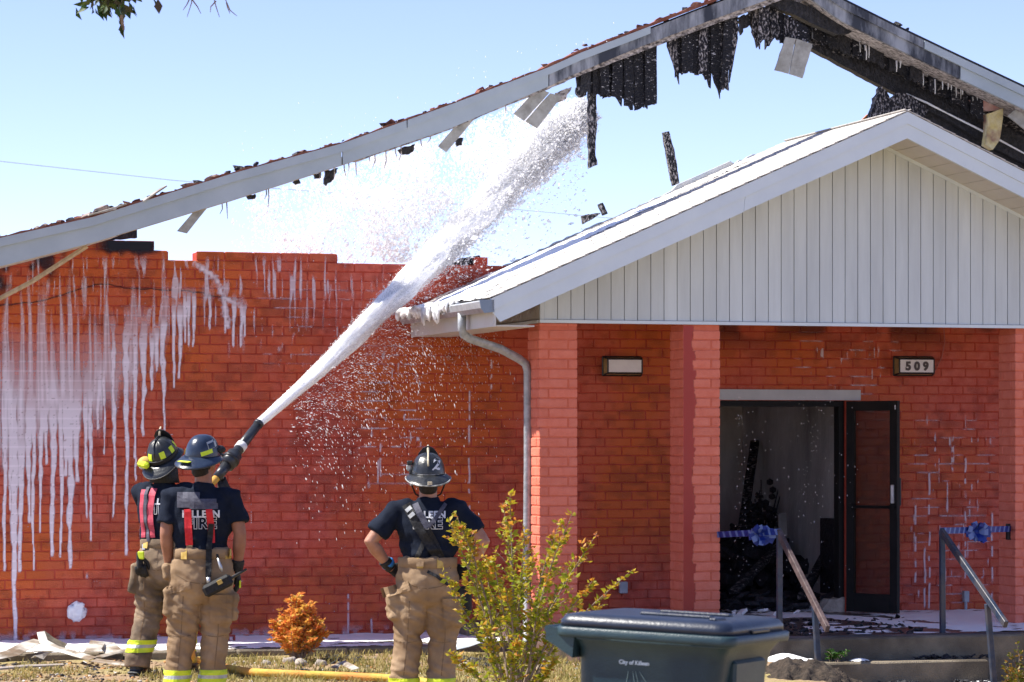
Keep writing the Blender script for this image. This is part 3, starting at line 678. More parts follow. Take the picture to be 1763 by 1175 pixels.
# fibres dripping below the rake
mb = MB()
for x, l in ((645, 22), (664, 34), (680, 18), (690, 28), (612, 25), (592, 20), (600, 14), (575, 18), (462, 30), (458, 16), (390, 28), (382, 18), (724, 16), (740, 12), (635, 10), (870, 14), (550, 12)):
    u, w1 = fp(x, Bt(x), NM - 0.1); h = l / 192
    mb.tube([(u, -NM + 0.1, w1 + 0.02), (u + 0.005, -NM + 0.1, w1 - h * 0.5), (u + 0.02 * math.sin(x), -NM + 0.1, w1 - h)], [0.006, 0.005, 0.002], 5)
mb.build('dripping_fibre', SOFB, bld)

# right slope
rt = [(1392, -42), (1446, -2), (1540, 45), (1640, 93), (1763, 151), (1990, 260)]
RT = lambda x: interp(x, rt)
band(MB(), lambda x: RT(x) + 7, lambda x: RT(x) + 37, 1392, 1652, NM, 0.035).build('rake_board', FASD, bld, label='scorched rake board of the right gable slope')
band(MB(), lambda x: RT(x) + 9, lambda x: RT(x) + 37, 1654, 1990, NM, 0.035).build('rake_board', FASM, bld)
band(MB(), RT, lambda x: RT(x) + 14, 1392, 1590, NM + 0.025, 0.1).build('roof_edge_trim', FASD, bld)
band(MB(), RT, lambda x: RT(x) + 14, 1592, 1990, NM + 0.025, 0.1).build('roof_edge_trim', FASM, bld)
band(MB(), lambda x: RT(x) - 4, lambda x: RT(x) + 2, 1392, 1990, NM + 0.0, 0.85).build('roof_sheathing', CHAR, bld)
band(MB(), lambda x: RT(x) + 34, lambda x: RT(x) + 40 + 3 * noise.noise((x * 0.07, 4, 1)), 1392, 1990, NM - 0.036, 0.50, 9).build('rake_soffit', SOFB, bld)
band(MB(), lambda x: RT(x) + 40, lambda x: RT(x) + 54, 1340, 1700, NM - 0.28, 0.14, 15).build('rafter', CHARF, bld)
planks(lambda x: RT(x) + 44, [(1400, 66), (1440, 88), (1500, 108), (1560, 136), (1640, 178), (1700, 214), (1760, 240)], 1402, 1690, 0.42, 5, (CHARF2, CHARD, CHAR), (8, 18))
fd = MB(); q_ = random.Random(12)
for i in range(26):
    x = q_.uniform(1420, 1760); y = RT(x) + q_.choice((38, 52, 60)); n_ = 0.46; u_, w_ = fp(x, y, n_); l = q_.uniform(0.03, 0.14)
    fd.tube([(u_, -n_, w_ + 0.01), (u_ + 0.003, -n_, w_ - l * 0.6), (u_, -n_, w_ - l)], [q_.uniform(0.006, 0.011), 0.006, 0.004], 6)
fd.build('foam_drip', FOAM, bld, True)
pxslab(MB(), [(1322, 6), (1340, -10), (1400, 14), (1470, 52), (1462, 58), (1442, 60)], NM - 0.12, 0.1, 1, 8, 60).build('rafter', CHAR, bld)
pxslab(MB(), [(1397, 84), (1404, 72), (1513, 104), (1600, 150), (1700, 200), (1775, 236), (1775, 288), (1717, 258), (1630, 206), (1553, 165), (1515, 147)], 0.28, 0.1, 0.8, 9, 61).build('rafter', CHAR, bld)
pxslab(MB(), [(1345, 26), (1392, 34), (1470, 62), (1620, 130), (1763, 200), (1775, 240), (1640, 172), (1513, 113), (1500, 101), (1489, 100), (1478, 88), (1468, 98), (1440, 93), (1400, 76), (1390, 62)], 0.30, 0.05, 2, 6, 59).build('charred_panel', CHARF2, bld)
pxslab(MB(), [(1500, 80), (1560, 100), (1640, 150), (1720, 190), (1775, 215), (1775, 240), (1600, 165), (1540, 140), (1520, 125)], 0.12, 0.08, 2, 7, 62).build('rafter', CHARF, bld)
pxslab(MB(), [(1545, 165), (1560, 160), (1660, 215), (1775, 275), (1775, 330), (1700, 290), (1600, 235), (1548, 205)], 0.2, 0.1, 1, 9, 63).build('rafter', CHAR, bld)
pxslab(MB(), [(1510, 100), (1620, 120), (1775, 190), (1775, 330), (1640, 270), (1545, 200), (1560, 160)], 0.0, 0.06, 2, 9, 64).build('roof_sheathing', CHAR, bld)
for x0, y0, x1, y1 in ((1560, 162, 1632, 196), (1632, 196, 1770, 268), (1648, 178, 1700, 200)):
    u0, a0 = fp(x0, y0, 0.33); u1, a1 = fp(x1, y1, 0.33)
    MB().tube([(u0, -0.33, a0), ((u0 + u1) / 2, -0.33, (a0 + a1) / 2 + 0.008), (u1, -0.33, a1)], [0.008, 0.011, 0.007], 6).build('foam_ridge', FOAM, bld)
hang('charred_panel', [(1495, 208), (1502, 190), (1510, 165), (1518, 148), (1528, 160), (1540, 185), (1556, 208)], 0.4, 0.08, CHARF, 2, 5, 65)
hang('charred_panel', [(1533, 172), (1545, 160), (1570, 166), (1600, 190), (1580, 210), (1545, 200)], 0.36, 0.06, CHARF, 2, 5, 66)
hang('bare_board', [(1476, 214), (1494, 197), (1503, 203), (1490, 214)], 0.3, 0.03, mat('scorched_wood', (0.42, 0.16, 0.05), (0.5, 0.22, 0.08), 9), 0.5, 8, 67)
INS = mat('yellow_insulation', (0.62, 0.50, 0.20), (0.66, 0.58, 0.36), 12, 0.9, 0.6, 40, c3=(0.30, 0.16, 0.12), s3=7)
hang('insulation_batt', [(1700, 196), (1727, 187), (1725, 215), (1721, 242), (1710, 258), (1697, 250), (1700, 222)], 0.5, 0.09, INS, 1, 8, 68)
hang('insulation_batt', [(1672, 172), (1692, 168), (1728, 180), (1722, 190), (1700, 192), (1685, 186)], 0.46, 0.06, mat('scorched_foam_board', (0.36, 0.12, 0.10), (0.50, 0.36, 0.30), 5, 0.9), 1, 8, 69)
hang('hanging_soffit_panel', [(1735, 200), (1752, 186), (1785, 200), (1785, 232), (1768, 226)], NM - 0.12, 0.02, PANELG, 0.4, 20, 70)
for x, y, s in ((1545, 42, 7), (1535, 47, 5), (1440, -3, 6), (1560, 52, 6)):
    scrap(x, y, s / 190, CHAR, 300 + x)
# sticks on the porch roof
for pts in ([(1143, 228), (1152, 226), (1162, 262), (1170, 316), (1160, 320), (1152, 280)], [(1032, 352), (1038, 349), (1047, 368), (1040, 371)], [(1003, 372), (1012, 369), (1035, 367), (1020, 378), (1005, 386)]):
    pxslab(MB(), pts, 0.15, 0.06, 0.6, 5, 71).build('charred_stud', CHARF, bld)
pxslab(MB(), [(770, 452), (788, 448), (815, 441), (827, 441), (823, 452), (800, 458)], -0.05, 0.1, 1.5, 4, 75).build('charred_scrap', CHARF, bld)
# lath leaning out under the left rake, charred rafter stub behind the wall
u0, a0 = fp(-40, 535, 0.45); u1, a1 = fp(150, 424, 0.6)
MB().tube([(u0, -0.45, a0), (lerp(u0, u1, 0.5), -0.52, lerp(a0, a1, 0.45)), (u1, -0.6, a1)], 0.022, 6, ell=(0.7, 1)).build('loose_lath', TAN, bld)
pxslab(MB(), [(168, 404), (236, 396), (236, 410), (160, 416)], -0.05, 0.1, 1, 8, 76).build('rafter', CHAR, bld)
# ================================================================== FILMS ON THE WALL (foam run-off, soot)
def vn(x, y, seed):
    "vectorised smooth value noise in 0..1"
    g = np.random.default_rng(seed).random((257, 257))
    xi = np.floor(x).astype(int); yi = np.floor(y).astype(int); fx = x - xi; fy = y - yi
    fx = fx * fx * (3 - 2 * fx); fy = fy * fy * (3 - 2 * fy)
    a = g[yi % 256, xi % 256]; b = g[yi % 256, (xi + 1) % 256]; c = g[(yi + 1) % 256, xi % 256]; d = g[(yi + 1) % 256, (xi + 1) % 256]
    return (a * (1 - fx) + b * fx) * (1 - fy) + (c * (1 - fx) + d * fx) * fy
def wall_grid(u0, u1, w0, w1, st, n):
    us = np.arange(u0, u1, st); ws = np.arange(w0, w1, st); U, W = np.meshgrid(us, ws)
    X = U * C_ + n * S_; Y = Y0 + U * S_ - n * C_
    return U, W, CX + F * X / Y, HY + F * (CAMZ - W) / Y
def sheet(name, U, W, D, n, m, parent, thr=0.05):
    ny, nx = U.shape; keep = np.maximum.reduce([D[:-1, :-1], D[1:, :-1], D[:-1, 1:], D[1:, 1:]]) > thr
    I = np.arange(nx * ny).reshape(ny, nx)
    Q = np.stack([I[:-1, :-1][keep], I[:-1, 1:][keep], I[1:, 1:][keep], I[1:, :-1][keep]], -1)
    used, inv = np.unique(Q, return_inverse=True)
    V = np.stack([U.ravel()[used], np.full(len(used), -n), W.ravel()[used]], -1)
    nn = n if np.isscalar(n) else n.ravel()[used]
    V[:, 1] = -nn
    o = link(name, fast_mesh(name, V, inv.reshape(-1, 4), m, ('film', np.clip(D.ravel()[used], 0, 1))), parent, 'stuff'); return o
U, W, PX, PY = wall_grid(-4.9, 5.6, 0.0, 3.75, 0.0075, 0.007)
fr = (W / H) % 1.0; mort = np.exp(-(np.minimum(fr, 1 - fr) * H / 0.006) ** 2)
gapb = [(-200, 800), (0, 768), (70, 716), (150, 700), (204, 652), (245, 628), (262, 594), (300, 545), (330, 520), (346, 470), (2000, -500)]
GB = np.interp(PX, [a for a, _ in gapb], [b for _, b in gapb]) + 46 * (vn(PX / 9.0, PX * 0 + 3, 14) - 0.55) + 26 * (vn(PX / 3.5, PY / 60, 15) - 0.5)
warp = PX + 5 * (vn(PX / 40, PY / 70, 1) - 0.5)
s1 = vn(warp / 4.2, PY / 190, 2) * 0.62 + vn(warp / 10, PY / 260, 3) * 0.38
bias = -0.10 + 0.36 * sst(480, 690, PY) - 0.12 * sst(150, 330, PX)
env = sst(440, 560, PY + 70 * (vn(PX / 14, PX * 0, 16) - 0.5)) * sst(75, -30, PY - GB)
D = env * (0.30 + 0.42 * sst(560, 760, PY)) * sst(0.42, 0.66, s1 + bias)
D = np.maximum(D, env * sst(520, 720, PY) * (0.12 + 0.42 * vn(PX / 26, PY / 60, 17)) * sst(330, 180, PX))
edge = sst(0.58, 0.68, s1 + bias * 0.4) * sst(0.80, 0.70, s1 + bias * 0.4); D = D + env * edge * 0.22
# thin trickles further right and near the top
s2 = vn((PX + 4 * (vn(PX / 30, PY / 40, 9) - 0.5)) / 3.2, PY / 55, 4)
patch = vn(PX / 60, PY / 60, 5)
e2 = sst(436, 462, PY) * sst(640, 540, PY + 0.30 * np.abs(PX - 380)) * sst(700, 560, PX)
D = np.maximum(D, e2 * 0.55 * sst(0.70, 0.86, s2 + 0.22 * (patch - 0.5)))
# the crack with foam caught in it
for x0, y0, x1, y1 in ((338, 455, 372, 480), (372, 480, 384, 512), (384, 512, 410, 524), (384, 512, 392, 560)):
    t = np.clip(((PX - x0) * (x1 - x0) + (PY - y0) * (y1 - y0)) / ((x1 - x0) ** 2 + (y1 - y0) ** 2), 0, 1)
    dd = np.hypot(PX - x0 - t * (x1 - x0), PY - y0 - t * (y1 - y0)); D = np.maximum(D, 0.75 * sst(12, 2, dd + 7 * vn(PX / 4, PY / 5, 6)))
fing = [(8, 700, 983, 4.5), (25, 690, 1112, 7), (35, 760, 985, 6), (58, 700, 982, 4), (50, 700, 900, 6), (71, 700, 917, 4), (91, 700, 958, 6), (105, 690, 960, 4), (122, 690, 979, 7), (133, 690, 830, 7), (148, 690, 893, 3.5), (156, 680, 931, 3.5), (180, 640, 783, 2.5), (196, 600, 891, 3.8), (218, 590, 956, 5), (233, 590, 828, 3.5), (247, 590, 751, 5), (262, 570, 672, 4), (281, 540, 744, 5), (300, 520, 668, 4), (309, 520, 652, 4.5), (318, 500, 590, 4), (326, 500, 596, 4), (333, 500, 597, 4), (360, 500, 568, 3.5), (388, 500, 574, 3.5), (403, 510, 598, 3.5), (414, 515, 598, 3.5), (421, 520, 580, 3), (232, 600, 790, 3), (270, 560, 640, 4), (170, 650, 740, 4), (17, 690, 880, 4), (80, 700, 800, 5), (112, 690, 820, 6)]
rf = random.Random(2)
for x, y0, y1, wd in fing:
    ph = rf.uniform(0, 99); cx = x + 4.5 * (vn(PX * 0 + ph, PY / 60, 7) - 0.5) + 1.6 * (vn(PX * 0 + ph, PY / 15, 18) - 0.5)
    tp = np.clip((PY - y0) / (y1 - y0), 0, 1.2)
    ww = 0.92 * wd * (1.12 - 0.76 * tp) * (0.62 + 0.85 * vn(PX * 0 + ph, PY / 16, 8)); ww = ww + 0.5 * np.exp(-((PY - y1 + 6) / 6.0) ** 2)
    inside = sst(1.25, 0.65, np.abs(PX - cx) / np.maximum(ww, 0.5)) * sst(y0 - (80 if x < 262 else 12), y0 + 30, PY) * sst(y1 + 3, y1 - 3, PY)
    D = np.maximum(D, inside * 0.82)
D = np.where(D > 0.10, D + 0.16 * mort * sst(0.1, 0.3, D), D)
hol = vn(PX / 2.2, PY / 2.2, 12); D = D * (1 - 0.55 * sst(0.86, 0.95, hol) * sst(0.2, 0.5, D))
# splashes caught on joints: middle of the wall, and beside the door
def joints(x0, x1, y0, y1, amt, sd):
    m = sst(x0, x0 + 25, PX) * sst(x1, x1 - 25, PX) * sst(y0, y0 + 40, PY) * sst(y1, y1 - 30, PY)
    q = vn(PX / 22, PY / 15, sd); h_ = mort * sst(0.55, 0.75, q) * (0.4 + 0.6 * vn(PX / 4, PY / 4, sd + 1))
    v = sst(0.80, 0.90, vn(PX / 3.5, PY / 38, sd + 2)) * sst(0.42, 0.62, vn(PX / 5, PY / 9, sd + 3))
    return m * amt * np.maximum(h_, v * 0.9)
D = np.maximum(D, joints(610, 740, 585, 850, 0.75, 20))
D = np.maximum(D, joints(1555, 1722, 700, 1060, 0.55, 30)); D = np.maximum(D, joints(1360, 1560, 560, 740, 0.55, 40)); D = np.maximum(D, joints(430, 760, 470, 640, 0.40, 50))
for x, y0, y1 in ((808, 640, 935), (846, 600, 690), (655, 760, 830), (150, 985, 1000), (180, 915, 935), (243, 885, 930), (600, 1010, 1100), (640, 1060, 1110), (1576, 860, 1010), (1592, 940, 1050), (1600, 800, 1052), (1662, 760, 1000), (1708, 880, 1040)):
    D = np.maximum(D, 0.55 * sst(2.2, 0.8, np.abs(PX - x - 2 * (vn(PX * 0, PY / 20, int(x)) - 0.5))) * sst(y0, y0 + 8, PY) * sst(y1, y1 - 8, PY) * sst(0.35, 0.6, vn(PX * 0 + x, PY / 9, 61)))
# foam collar at the foot and speckle
D = np.maximum(D, 0.55 * sst(0.16, 0.0, W) * sst(0.35, 0.7, vn(PX / 9, PY / 9, 70)) * (PX > -50))
sp = vn(PX / 2.1, PY / 2.6, 71); D = np.maximum(D, 0.6 * sst(0.955, 0.985, sp) * sst(0.45, 0.6, vn(PX / 70, PY / 70, 72)) * sst(820, 640, PX))
# vent cover splat
dv = np.hypot((PX - 132) / 17, (PY - 1053) / 15) + 0.3 * (vn(PX / 6, PY / 6, 73) - 0.5); D = np.maximum(D, 0.8 * sst(1.05, 0.85, dv))
TOPW = np.array([math.floor(top_at(u) / H + 0.25) * H for u in U[0]])
CV = np.zeros((nrow + 2, U.shape[1]), bool)
for c_, z_, l_ in bricks: CV[int(round((z_ - H / 2) / H)), (U[0] > c_ - l_ / 2 + 0.004) & (U[0] < c_ + l_ / 2 - 0.003)] = True
CV2 = CV.copy(); CV2[:, 1:-1] |= CV[:, 2:] & CV[:, :-2]; CV2[:, 2:-2] |= CV[:, 4:] & CV[:, :-4]
for q in range(3): CV2[:, 1:-1] |= CV2[:, :-2] & CV2[:, 2:]
rowi = np.clip((W / H).astype(int), 0, nrow); COV = np.take_along_axis(CV2, rowi, 0)
ok = COV & (W < TOPW[None, :] - 0.004) & ~((U > uD0 - 0.01) & (U < uD1 + 0.01) & (W < zD + 0.01)) & (PX > -60)
ok &= ~((U > uh0 - 0.01) & (U < uh1 + 0.01) & (W > zD - 0.02) & (W < zHt + 0.01))
FILM = film('foam_film', (0.86, 0.78, 0.86), 0.45)
sheet('foam_film', U, W, np.where(ok, D, 0), 0.007, FILM, wall)
SOOT = film('soot_film', (0.012, 0.014, 0.025), 0.9)
sd = sst(0.30, 0.62, vn(PX / 38, PY / 30, 80) * 0.6 + vn(PX / 11, PY / 11, 81) * 0.4 + 0.28 * sst(452, 412, PY) - 0.1) * np.maximum(sst(150, 195, PX) * sst(285, 255, PX) * sst(462, 424, PY), 0.8 * sst(175, 60, PX) * sst(40, 0, PY - (488 - 0.28 * PX)))
sd = np.maximum(sd, 0.45 * sst(620, 560, PY) * sst(0.5, 0.8, vn(PX / 50, PY / 40, 82)) * sst(1000, 1100, PX))
sd = np.maximum(sd, 0.16 * sst(0.40, 0.80, vn(PX / 60, PY / 40, 84) * 0.5 + vn(PX / 12, PY / 10, 85) * 0.5))
crk = [(0, 527), (70, 519), (110, 507), (150, 494), (172, 488), (190, 491), (215, 497), (262, 498), (330, 503), (385, 512)]
cy = np.interp(PX, [a for a, _ in crk], [b for _, b in crk]); sd = np.maximum(sd, 0.8 * sst(1.6, 0.4, np.abs(PY - cy - 3 * (vn(PX / 9, PY * 0, 83) - 0.5))) * (PX < 385))
sheet('soot_film', U, W, np.where(ok, sd, 0), 0.0055, SOOT, wall, 0.06)
# darker red film down the left part of the middle column
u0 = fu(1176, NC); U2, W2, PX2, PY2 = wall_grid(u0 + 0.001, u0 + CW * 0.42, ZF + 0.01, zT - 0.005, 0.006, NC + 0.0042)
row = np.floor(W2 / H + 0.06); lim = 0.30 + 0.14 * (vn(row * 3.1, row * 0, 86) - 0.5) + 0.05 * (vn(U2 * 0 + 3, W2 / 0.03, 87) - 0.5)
sheet('dark_red_film', U2, W2, 0.78 * sst(lim + 0.02, lim - 0.02, (U2 - u0) / CW), NC + 0.0042, film('dark_red_film', (0.42, 0.030, 0.018), 0.4), bpy.data.objects['column.001'])
del U, W, PX, PY, D, sd

# ================================================================== FOAM LYING ABOUT
def foam_patch(name, u0, u1, n0, n1, z, dens, st, lab, seed, parent=None, hgt=0.03, top=True, cat='foam'):
    us = np.arange(u0, u1, st); ns = np.arange(n0, n1, st); U, N = np.meshgrid(us, ns)
    d = dens(U, N); hh = hgt * np.clip(d, 0, 1) * (0.35 + 0.9 * vn(U / 0.05, N / 0.05, seed)); Z = z + hh
    ny, nx = U.shape; keep = np.minimum.reduce([d[:-1, :-1], d[1:, :-1], d[:-1, 1:], d[1:, 1:]]) > 0
    I = np.arange(nx * ny).reshape(ny, nx); Q = np.stack([I[:-1, :-1][keep], I[1:, :-1][keep], I[1:, 1:][keep], I[:-1, 1:][keep]], -1)
    used, inv = np.unique(Q, return_inverse=True); V = np.stack([U.ravel()[used], -N.ravel()[used], Z.ravel()[used]], -1)
    o = link(name, fast_mesh(name, V, inv.reshape(-1, 4), FOAM, smooth=True)); o.matrix_world = FR
    return tag(o, lab, cat, None, 'stuff')
def dn_path(U, N): return (vn(U / 0.35, N / 0.22, 91) * 0.6 + vn(U / 0.09, N / 0.07, 92) * 0.4) - 0.40 + 0.30 * sst(1.5, 0.4, N) - 1.2 * sst(1.45, 1.62, N) - 2 * (U > fu(905, 0.3))
foam_patch('foam', -5.0, 0.2, 0.02, 1.62, 0.046, dn_path, 0.022, 'white fire-fighting foam pooled along the concrete footpath', 93)
def dn_porch(U, N):
    a = vn(U / 0.30, N / 0.30, 95) * 0.6 + vn(U / 0.07, N / 0.08, 96) * 0.4 - 0.50
    r = 0.30 * sst(fu(1540, 1), fu(1600, 1.5), U) * sst(0.02, 0.5, N)
    v = 0.42 * sst(0.30, 0.12, np.abs(U - (fu(1375, 0.3) + 0.235 * N * 1.0)) )
    wl = 0.35 * sst(0.14, 0.02, N) * (U > uD1)
    return a + np.maximum.reduce([r, v, wl])
foam_patch('foam', fu(1250, 1), 5.2, 0.02, 3.05, ZF + 0.002, dn_porch, 0.022, 'bluish white foam spread over the porch slab by the door', 97, hgt=0.02)
foam_patch('foam', uD0 - 0.5, uD1 + 0.2, -2.8, 0.0, ZF + 0.001, lambda U, N: vn(U / 0.4, N / 0.5, 98) * 0.6 + vn(U / 0.08, N / 0.1, 99) * 0.4 - 0.42, 0.03, 'foam covering the burnt floor inside the doorway', 100, hgt=0.05)
def lump(u, n, z, a, b, h, lab, seed):
    return foam_patch('foam', u - a, u + a, n - b, n + b, z, lambda U, N: 1.05 - np.hypot((U - u) / a, (N - n) / b) ** 1.5 - 0.5 * vn(U / 0.05, N / 0.05, seed), 0.012, lab, seed, hgt=h)
u_, _ = fp(1330, 1140, 3.95); lump(u_ + 0.10, 3.95, 0.04, 0.26, 0.16, 0.09, 'small drift of white foam on the mulch mound by the steps', 101)
u_, _ = fp(1382, 1133, 3.3); lump(u_, 3.42, ZF - 0.185, 0.12, 0.1, 0.05, 'small dab of foam on the left end of the upper step', 102)
u_, _ = fp(1470, 1133, 3.3); lump(u_, 3.42, ZF - 0.185, 0.11, 0.1, 0.04, 'dab of foam on the upper step beside the green weed', 103)
u_, _ = fp(1690, 1165, 3.7); lump(u_, 3.7, ZF - 0.365, 0.16, 0.1, 0.04, 'dab of foam on the lowest step beside the right handrail', 104)
# foam on the porch roof (lies on the slope, so it is shaped along it)
def roof_foam():
    ss = np.arange(0.0, 3.4, 0.02); ns = np.arange(-0.02, 2.45, 0.02); A, N = np.meshgrid(ss, ns)
    cen = np.interp(A, [0, 0.5, 1.2, 2.2, 3.0, 3.4], [1.35, 0.95, 0.75, 0.55, 0.45, 0.4]); wid = np.interp(A, [0, 0.4, 1.2, 2.4, 3.4], [1.35, 0.75, 0.36, 0.20, 0.05])
    d = 1.0 - np.abs(N - cen) / wid - 0.75 * (vn(A / 0.22, N / 0.1, 110) - 0.35)
    d = np.maximum(d, 0.6 * (vn(A / 0.12, N / 0.2, 111) - 0.55) * sst(2.0, 0.2, A) * sst(1.9, 1.2, N))
    h = 0.028 * np.clip(d, 0, 0.8) * (0.5 + 0.8 * vn(A / 0.06, N / 0.06, 112)) + 0.012
    ca, sa = math.cos(ang), math.sin(ang); Uu = uE - 0.03 + A * ca - h * sa; Z = wE + (A - 0.03) * sa + h * ca
    ny, nx = A.shape; keep = np.minimum.reduce([d[:-1, :-1], d[1:, :-1], d[:-1, 1:], d[1:, 1:]]) > 0
    I = np.arange(nx * ny).reshape(ny, nx); Q = np.stack([I[:-1, :-1][keep], I[1:, :-1][keep], I[1:, 1:][keep], I[:-1, 1:][keep]], -1)
    used, inv = np.unique(Q, return_inverse=True); V = np.stack([Uu.ravel()[used], -N.ravel()[used], Z.ravel()[used]], -1)
    o = link('foam', fast_mesh('foam', V, inv.reshape(-1, 4), FOAM, smooth=True)); o.matrix_world = FR
    tag(o, 'bank of white foam lying on the porch roof shingles', 'foam', None, 'stuff')
roof_foam()
mb = MB(); r_ = random.Random(4)
for i in range(60):
    n = r_.uniform(0.05, 1.75) if i > 22 else r_.uniform(0.6, 1.5); l = r_.uniform(0.03, 0.10) * (1.5 if 0.9 < n < 1.5 else 0.8)
    x = uE - gw + 0.01; q = r_.uniform(0.012, 0.03)
    mb.tube([(x - 0.005, -n, gt + 0.01), (x - 0.012, -n, gt - l * 0.5), (x - 0.008, -n + r_.uniform(-0.01, 0.01), gt - l)], [q, q * 0.8, q * 0.3], 7)
for i in range(40):
    n = r_.uniform(0.1, 1.7); mb.ball((uE - gw + 0.03 + r_.uniform(-0.02, 0.06), -n, gt + 0.012), (0.05, 0.09, 0.035), 8)
o = mb.build('foam', FOAM, None, True); o.matrix_world = FR; tag(o, 'foam spilling over the lip of the porch gutter', 'foam', None, 'stuff')

# ================================================================== CHARRED DEBRIS
def debris(name, n_, pos, smin, smax, m, lab, seed, flat=0.4):
    r = random.Random(seed); mb = MB()
    for i in range(n_):
        p = pos(r); s = r.uniform(smin, smax)
        mb.cbox((0, 0, 0), (s * r.uniform(0.6, 2.2), s, s * r.uniform(0.15, flat)), s * 0.06, Matrix.Translation(p) @ Euler((r.uniform(-0.6, 0.6), r.uniform(-0.6, 0.6), r.uniform(0, 6))).to_matrix().to_4x4())
    o = mb.build(name, m); o.matrix_world = FR; return tag(o, lab, 'debris', None, 'stuff')
debris('debris', 420, lambda r: Vector((r.uniform(uD0 - 0.4, uD1 + 0.2), r.uniform(0.2, 3.2), ZF + 0.02 + r.random() ** 2 * 0.10)), 0.03, 0.16, CHAR, 'charred rubble strewn over the floor inside the doorway', 1)
def heap(r):
    t = r.gauss(0, 0.5); h = max(0, 0.75 - abs(t) * 0.7); return Vector((fu(1310, -2) + t, 2.2 + r.uniform(-0.5, 0.6), ZF + r.random() * h))
debris('debris', 260, heap, 0.06, 0.24, CHAR, 'heap of blackened rubble against the back of the burnt room', 2, 0.8)
debris('debris', 170, lambda r: (lambda n: Vector((fu(1260, n) + r.random() ** 1.3 * 1.7, -n, ZF + 0.008)))(r.uniform(1.0, 3.05)), 0.008, 0.045, CHAR, 'burnt flakes scattered along the front edge of the porch slab', 3)
debris('debris', 60, lambda r: Vector((fu(r.uniform(1560, 1720), 3.45), -r.choice([3.42, 3.46, 3.72, 3.76]), 0)) + Vector((0, 0, 0)), 0.02, 0.07, CHAR, 'burnt flakes lying on the porch steps', 4) if False else None
def stepd(r):
    k = r.randint(0, 1); return Vector((fu(r.gauss(1640, 35) if k == 0 else r.uniform(1480, 1700), 3.5), -(3.40 if k == 0 else 3.73) + r.uniform(-0.06, 0.08), (ZF - 0.172 if k == 0 else ZF - 0.35)))
debris('debris', 70, stepd, 0.015, 0.05, CHAR, 'burnt flakes lying on the porch steps', 5)
# burnt plant, chair and loose boards in the room
bp_ = thing('burnt_plant', 'blackened pot plant standing in the burnt room behind the doorway', 'plant', wp(fu(1310, -2.4), -2.4, ZF), TH)
mb = MB(); r = random.Random(9)
for i in range(26):
    a = r.uniform(0, 6.28); q = r.uniform(0.05, 0.34); h = r.uniform(0.5, 1.2)
    mb.tube([(0, 0, 0.1), (0.4 * q * math.cos(a), 0.4 * q * math.sin(a), h * 0.6), (q * math.cos(a), q * math.sin(a), h)], [0.02, 0.012, 0.006], 5)
    for k in range(9):
        t = r.uniform(0.3, 1); mb.ball((q * t * math.cos(a) + r.gauss(0, 0.05), q * t * math.sin(a) + r.gauss(0, 0.05), h * t + r.gauss(0, 0.05)), (r.uniform(0.02, 0.06), 0.03, r.uniform(0.02, 0.05)), 6)
mb.build('foliage', CHAR, bp_)
MB().rings([(0, 0, 0, 0.13, 0.13), (0, 0, 0.3, 0.17, 0.17)], 12).build('pot', CHAR, bp_)
debris('foam', 46, lambda r: (lambda n: Vector((r.uniform(fu(1245, n), fu(1455, n)), -n, ZF + 0.03)))(r.uniform(-2.2, 0.5)), 0.015, 0.065, FOAM, 'clots of white foam among the rubble inside the doorway', 6, 0.5)
for i, (x0, y0, n0, x1, y1, n1, lb) in enumerate(((1262, 1020, -0.6, 1352, 930, -1.9, 'long charred beam fallen across the burnt room behind the left handrail'), (1380, 1030, -0.4, 1432, 935, -1.6, 'short charred beam propped by the dark cabinet in the burnt room'), (1275, 930, -2.2, 1300, 760, -2.9, 'upright charred stud leaning on the back wall of the burnt room'))):
    A_, B_ = [Vector((fp(x, y, n)[0], -n, fp(x, y, n)[1])) for x, y, n in ((x0, y0, n0), (x1, y1, n1))]; t = thing('fallen_beam', lb, 'beam', FR @ A_, TH, 'charred beams in the burnt room', 'thing')
    dd = B_ - A_; MB().cbox((0, 0, 0), (0.09, 0.05, dd.length), 0.008, Matrix.Translation(dd / 2) @ dd.to_track_quat('Z', 'Y').to_matrix().to_4x4()).build('beam_body', CHARF2, t)
def slab_thing(name, px0, py0, px1, py1, n, th, m, lab, cat, tilt=0.0, lean=0.0):
    u0, w1 = fp(px0, py0, n); u1, w0 = fp(px1, py1, n); t = thing(name, lab, cat, wp((u0 + u1) / 2, n, w0), TH)
    MB().cbox((0, 0, (w1 - w0) / 2), (u1 - u0, th, w1 - w0), 0.004, Matrix.Rotation(tilt, 4, 'Y') @ Matrix.Rotation(lean, 4, 'X')).build(name + '_body', m, t); return t
slab_thing('white_board', 1341, 884, 1355, 923, -1.6, 0.03, PALE, 'narrow pale board standing upright in the burnt room', 'board', -0.05)
cb = slab_thing('charred_cabinet', 1427, 893, 1456, 1022, -0.9, 0.45, CHAR, 'dark charred cabinet just inside the right door jamb', 'cabinet')
MB().cbox((0, -0.23, 0.42), (0.10, 0.02, 0.5), 0.003).build('cabinet_door', BLACKM, cb)
st = thing('rubble_block', 'lump of beige masonry lying on the floor beside the open door', 'rubble', wp(fu(1436, -0.1), -0.1, ZF), TH)
mb = MB(); mb.prism(jag([(-0.17, 0), (0.15, 0), (0.16, 0.09), (0.06, 0.14), (-0.08, 0.12)], 0.012, 0.05, 3), -0.08, 0.08); mb.build('rubble_lump', STONE, st)
MB().prism(jag([(0.17, 0), (0.23, 0), (0.24, 0.18), (0.18, 0.17)], 0.01, 0.05, 4), -0.05, 0.05).build('rubble_lump', STONE, st)

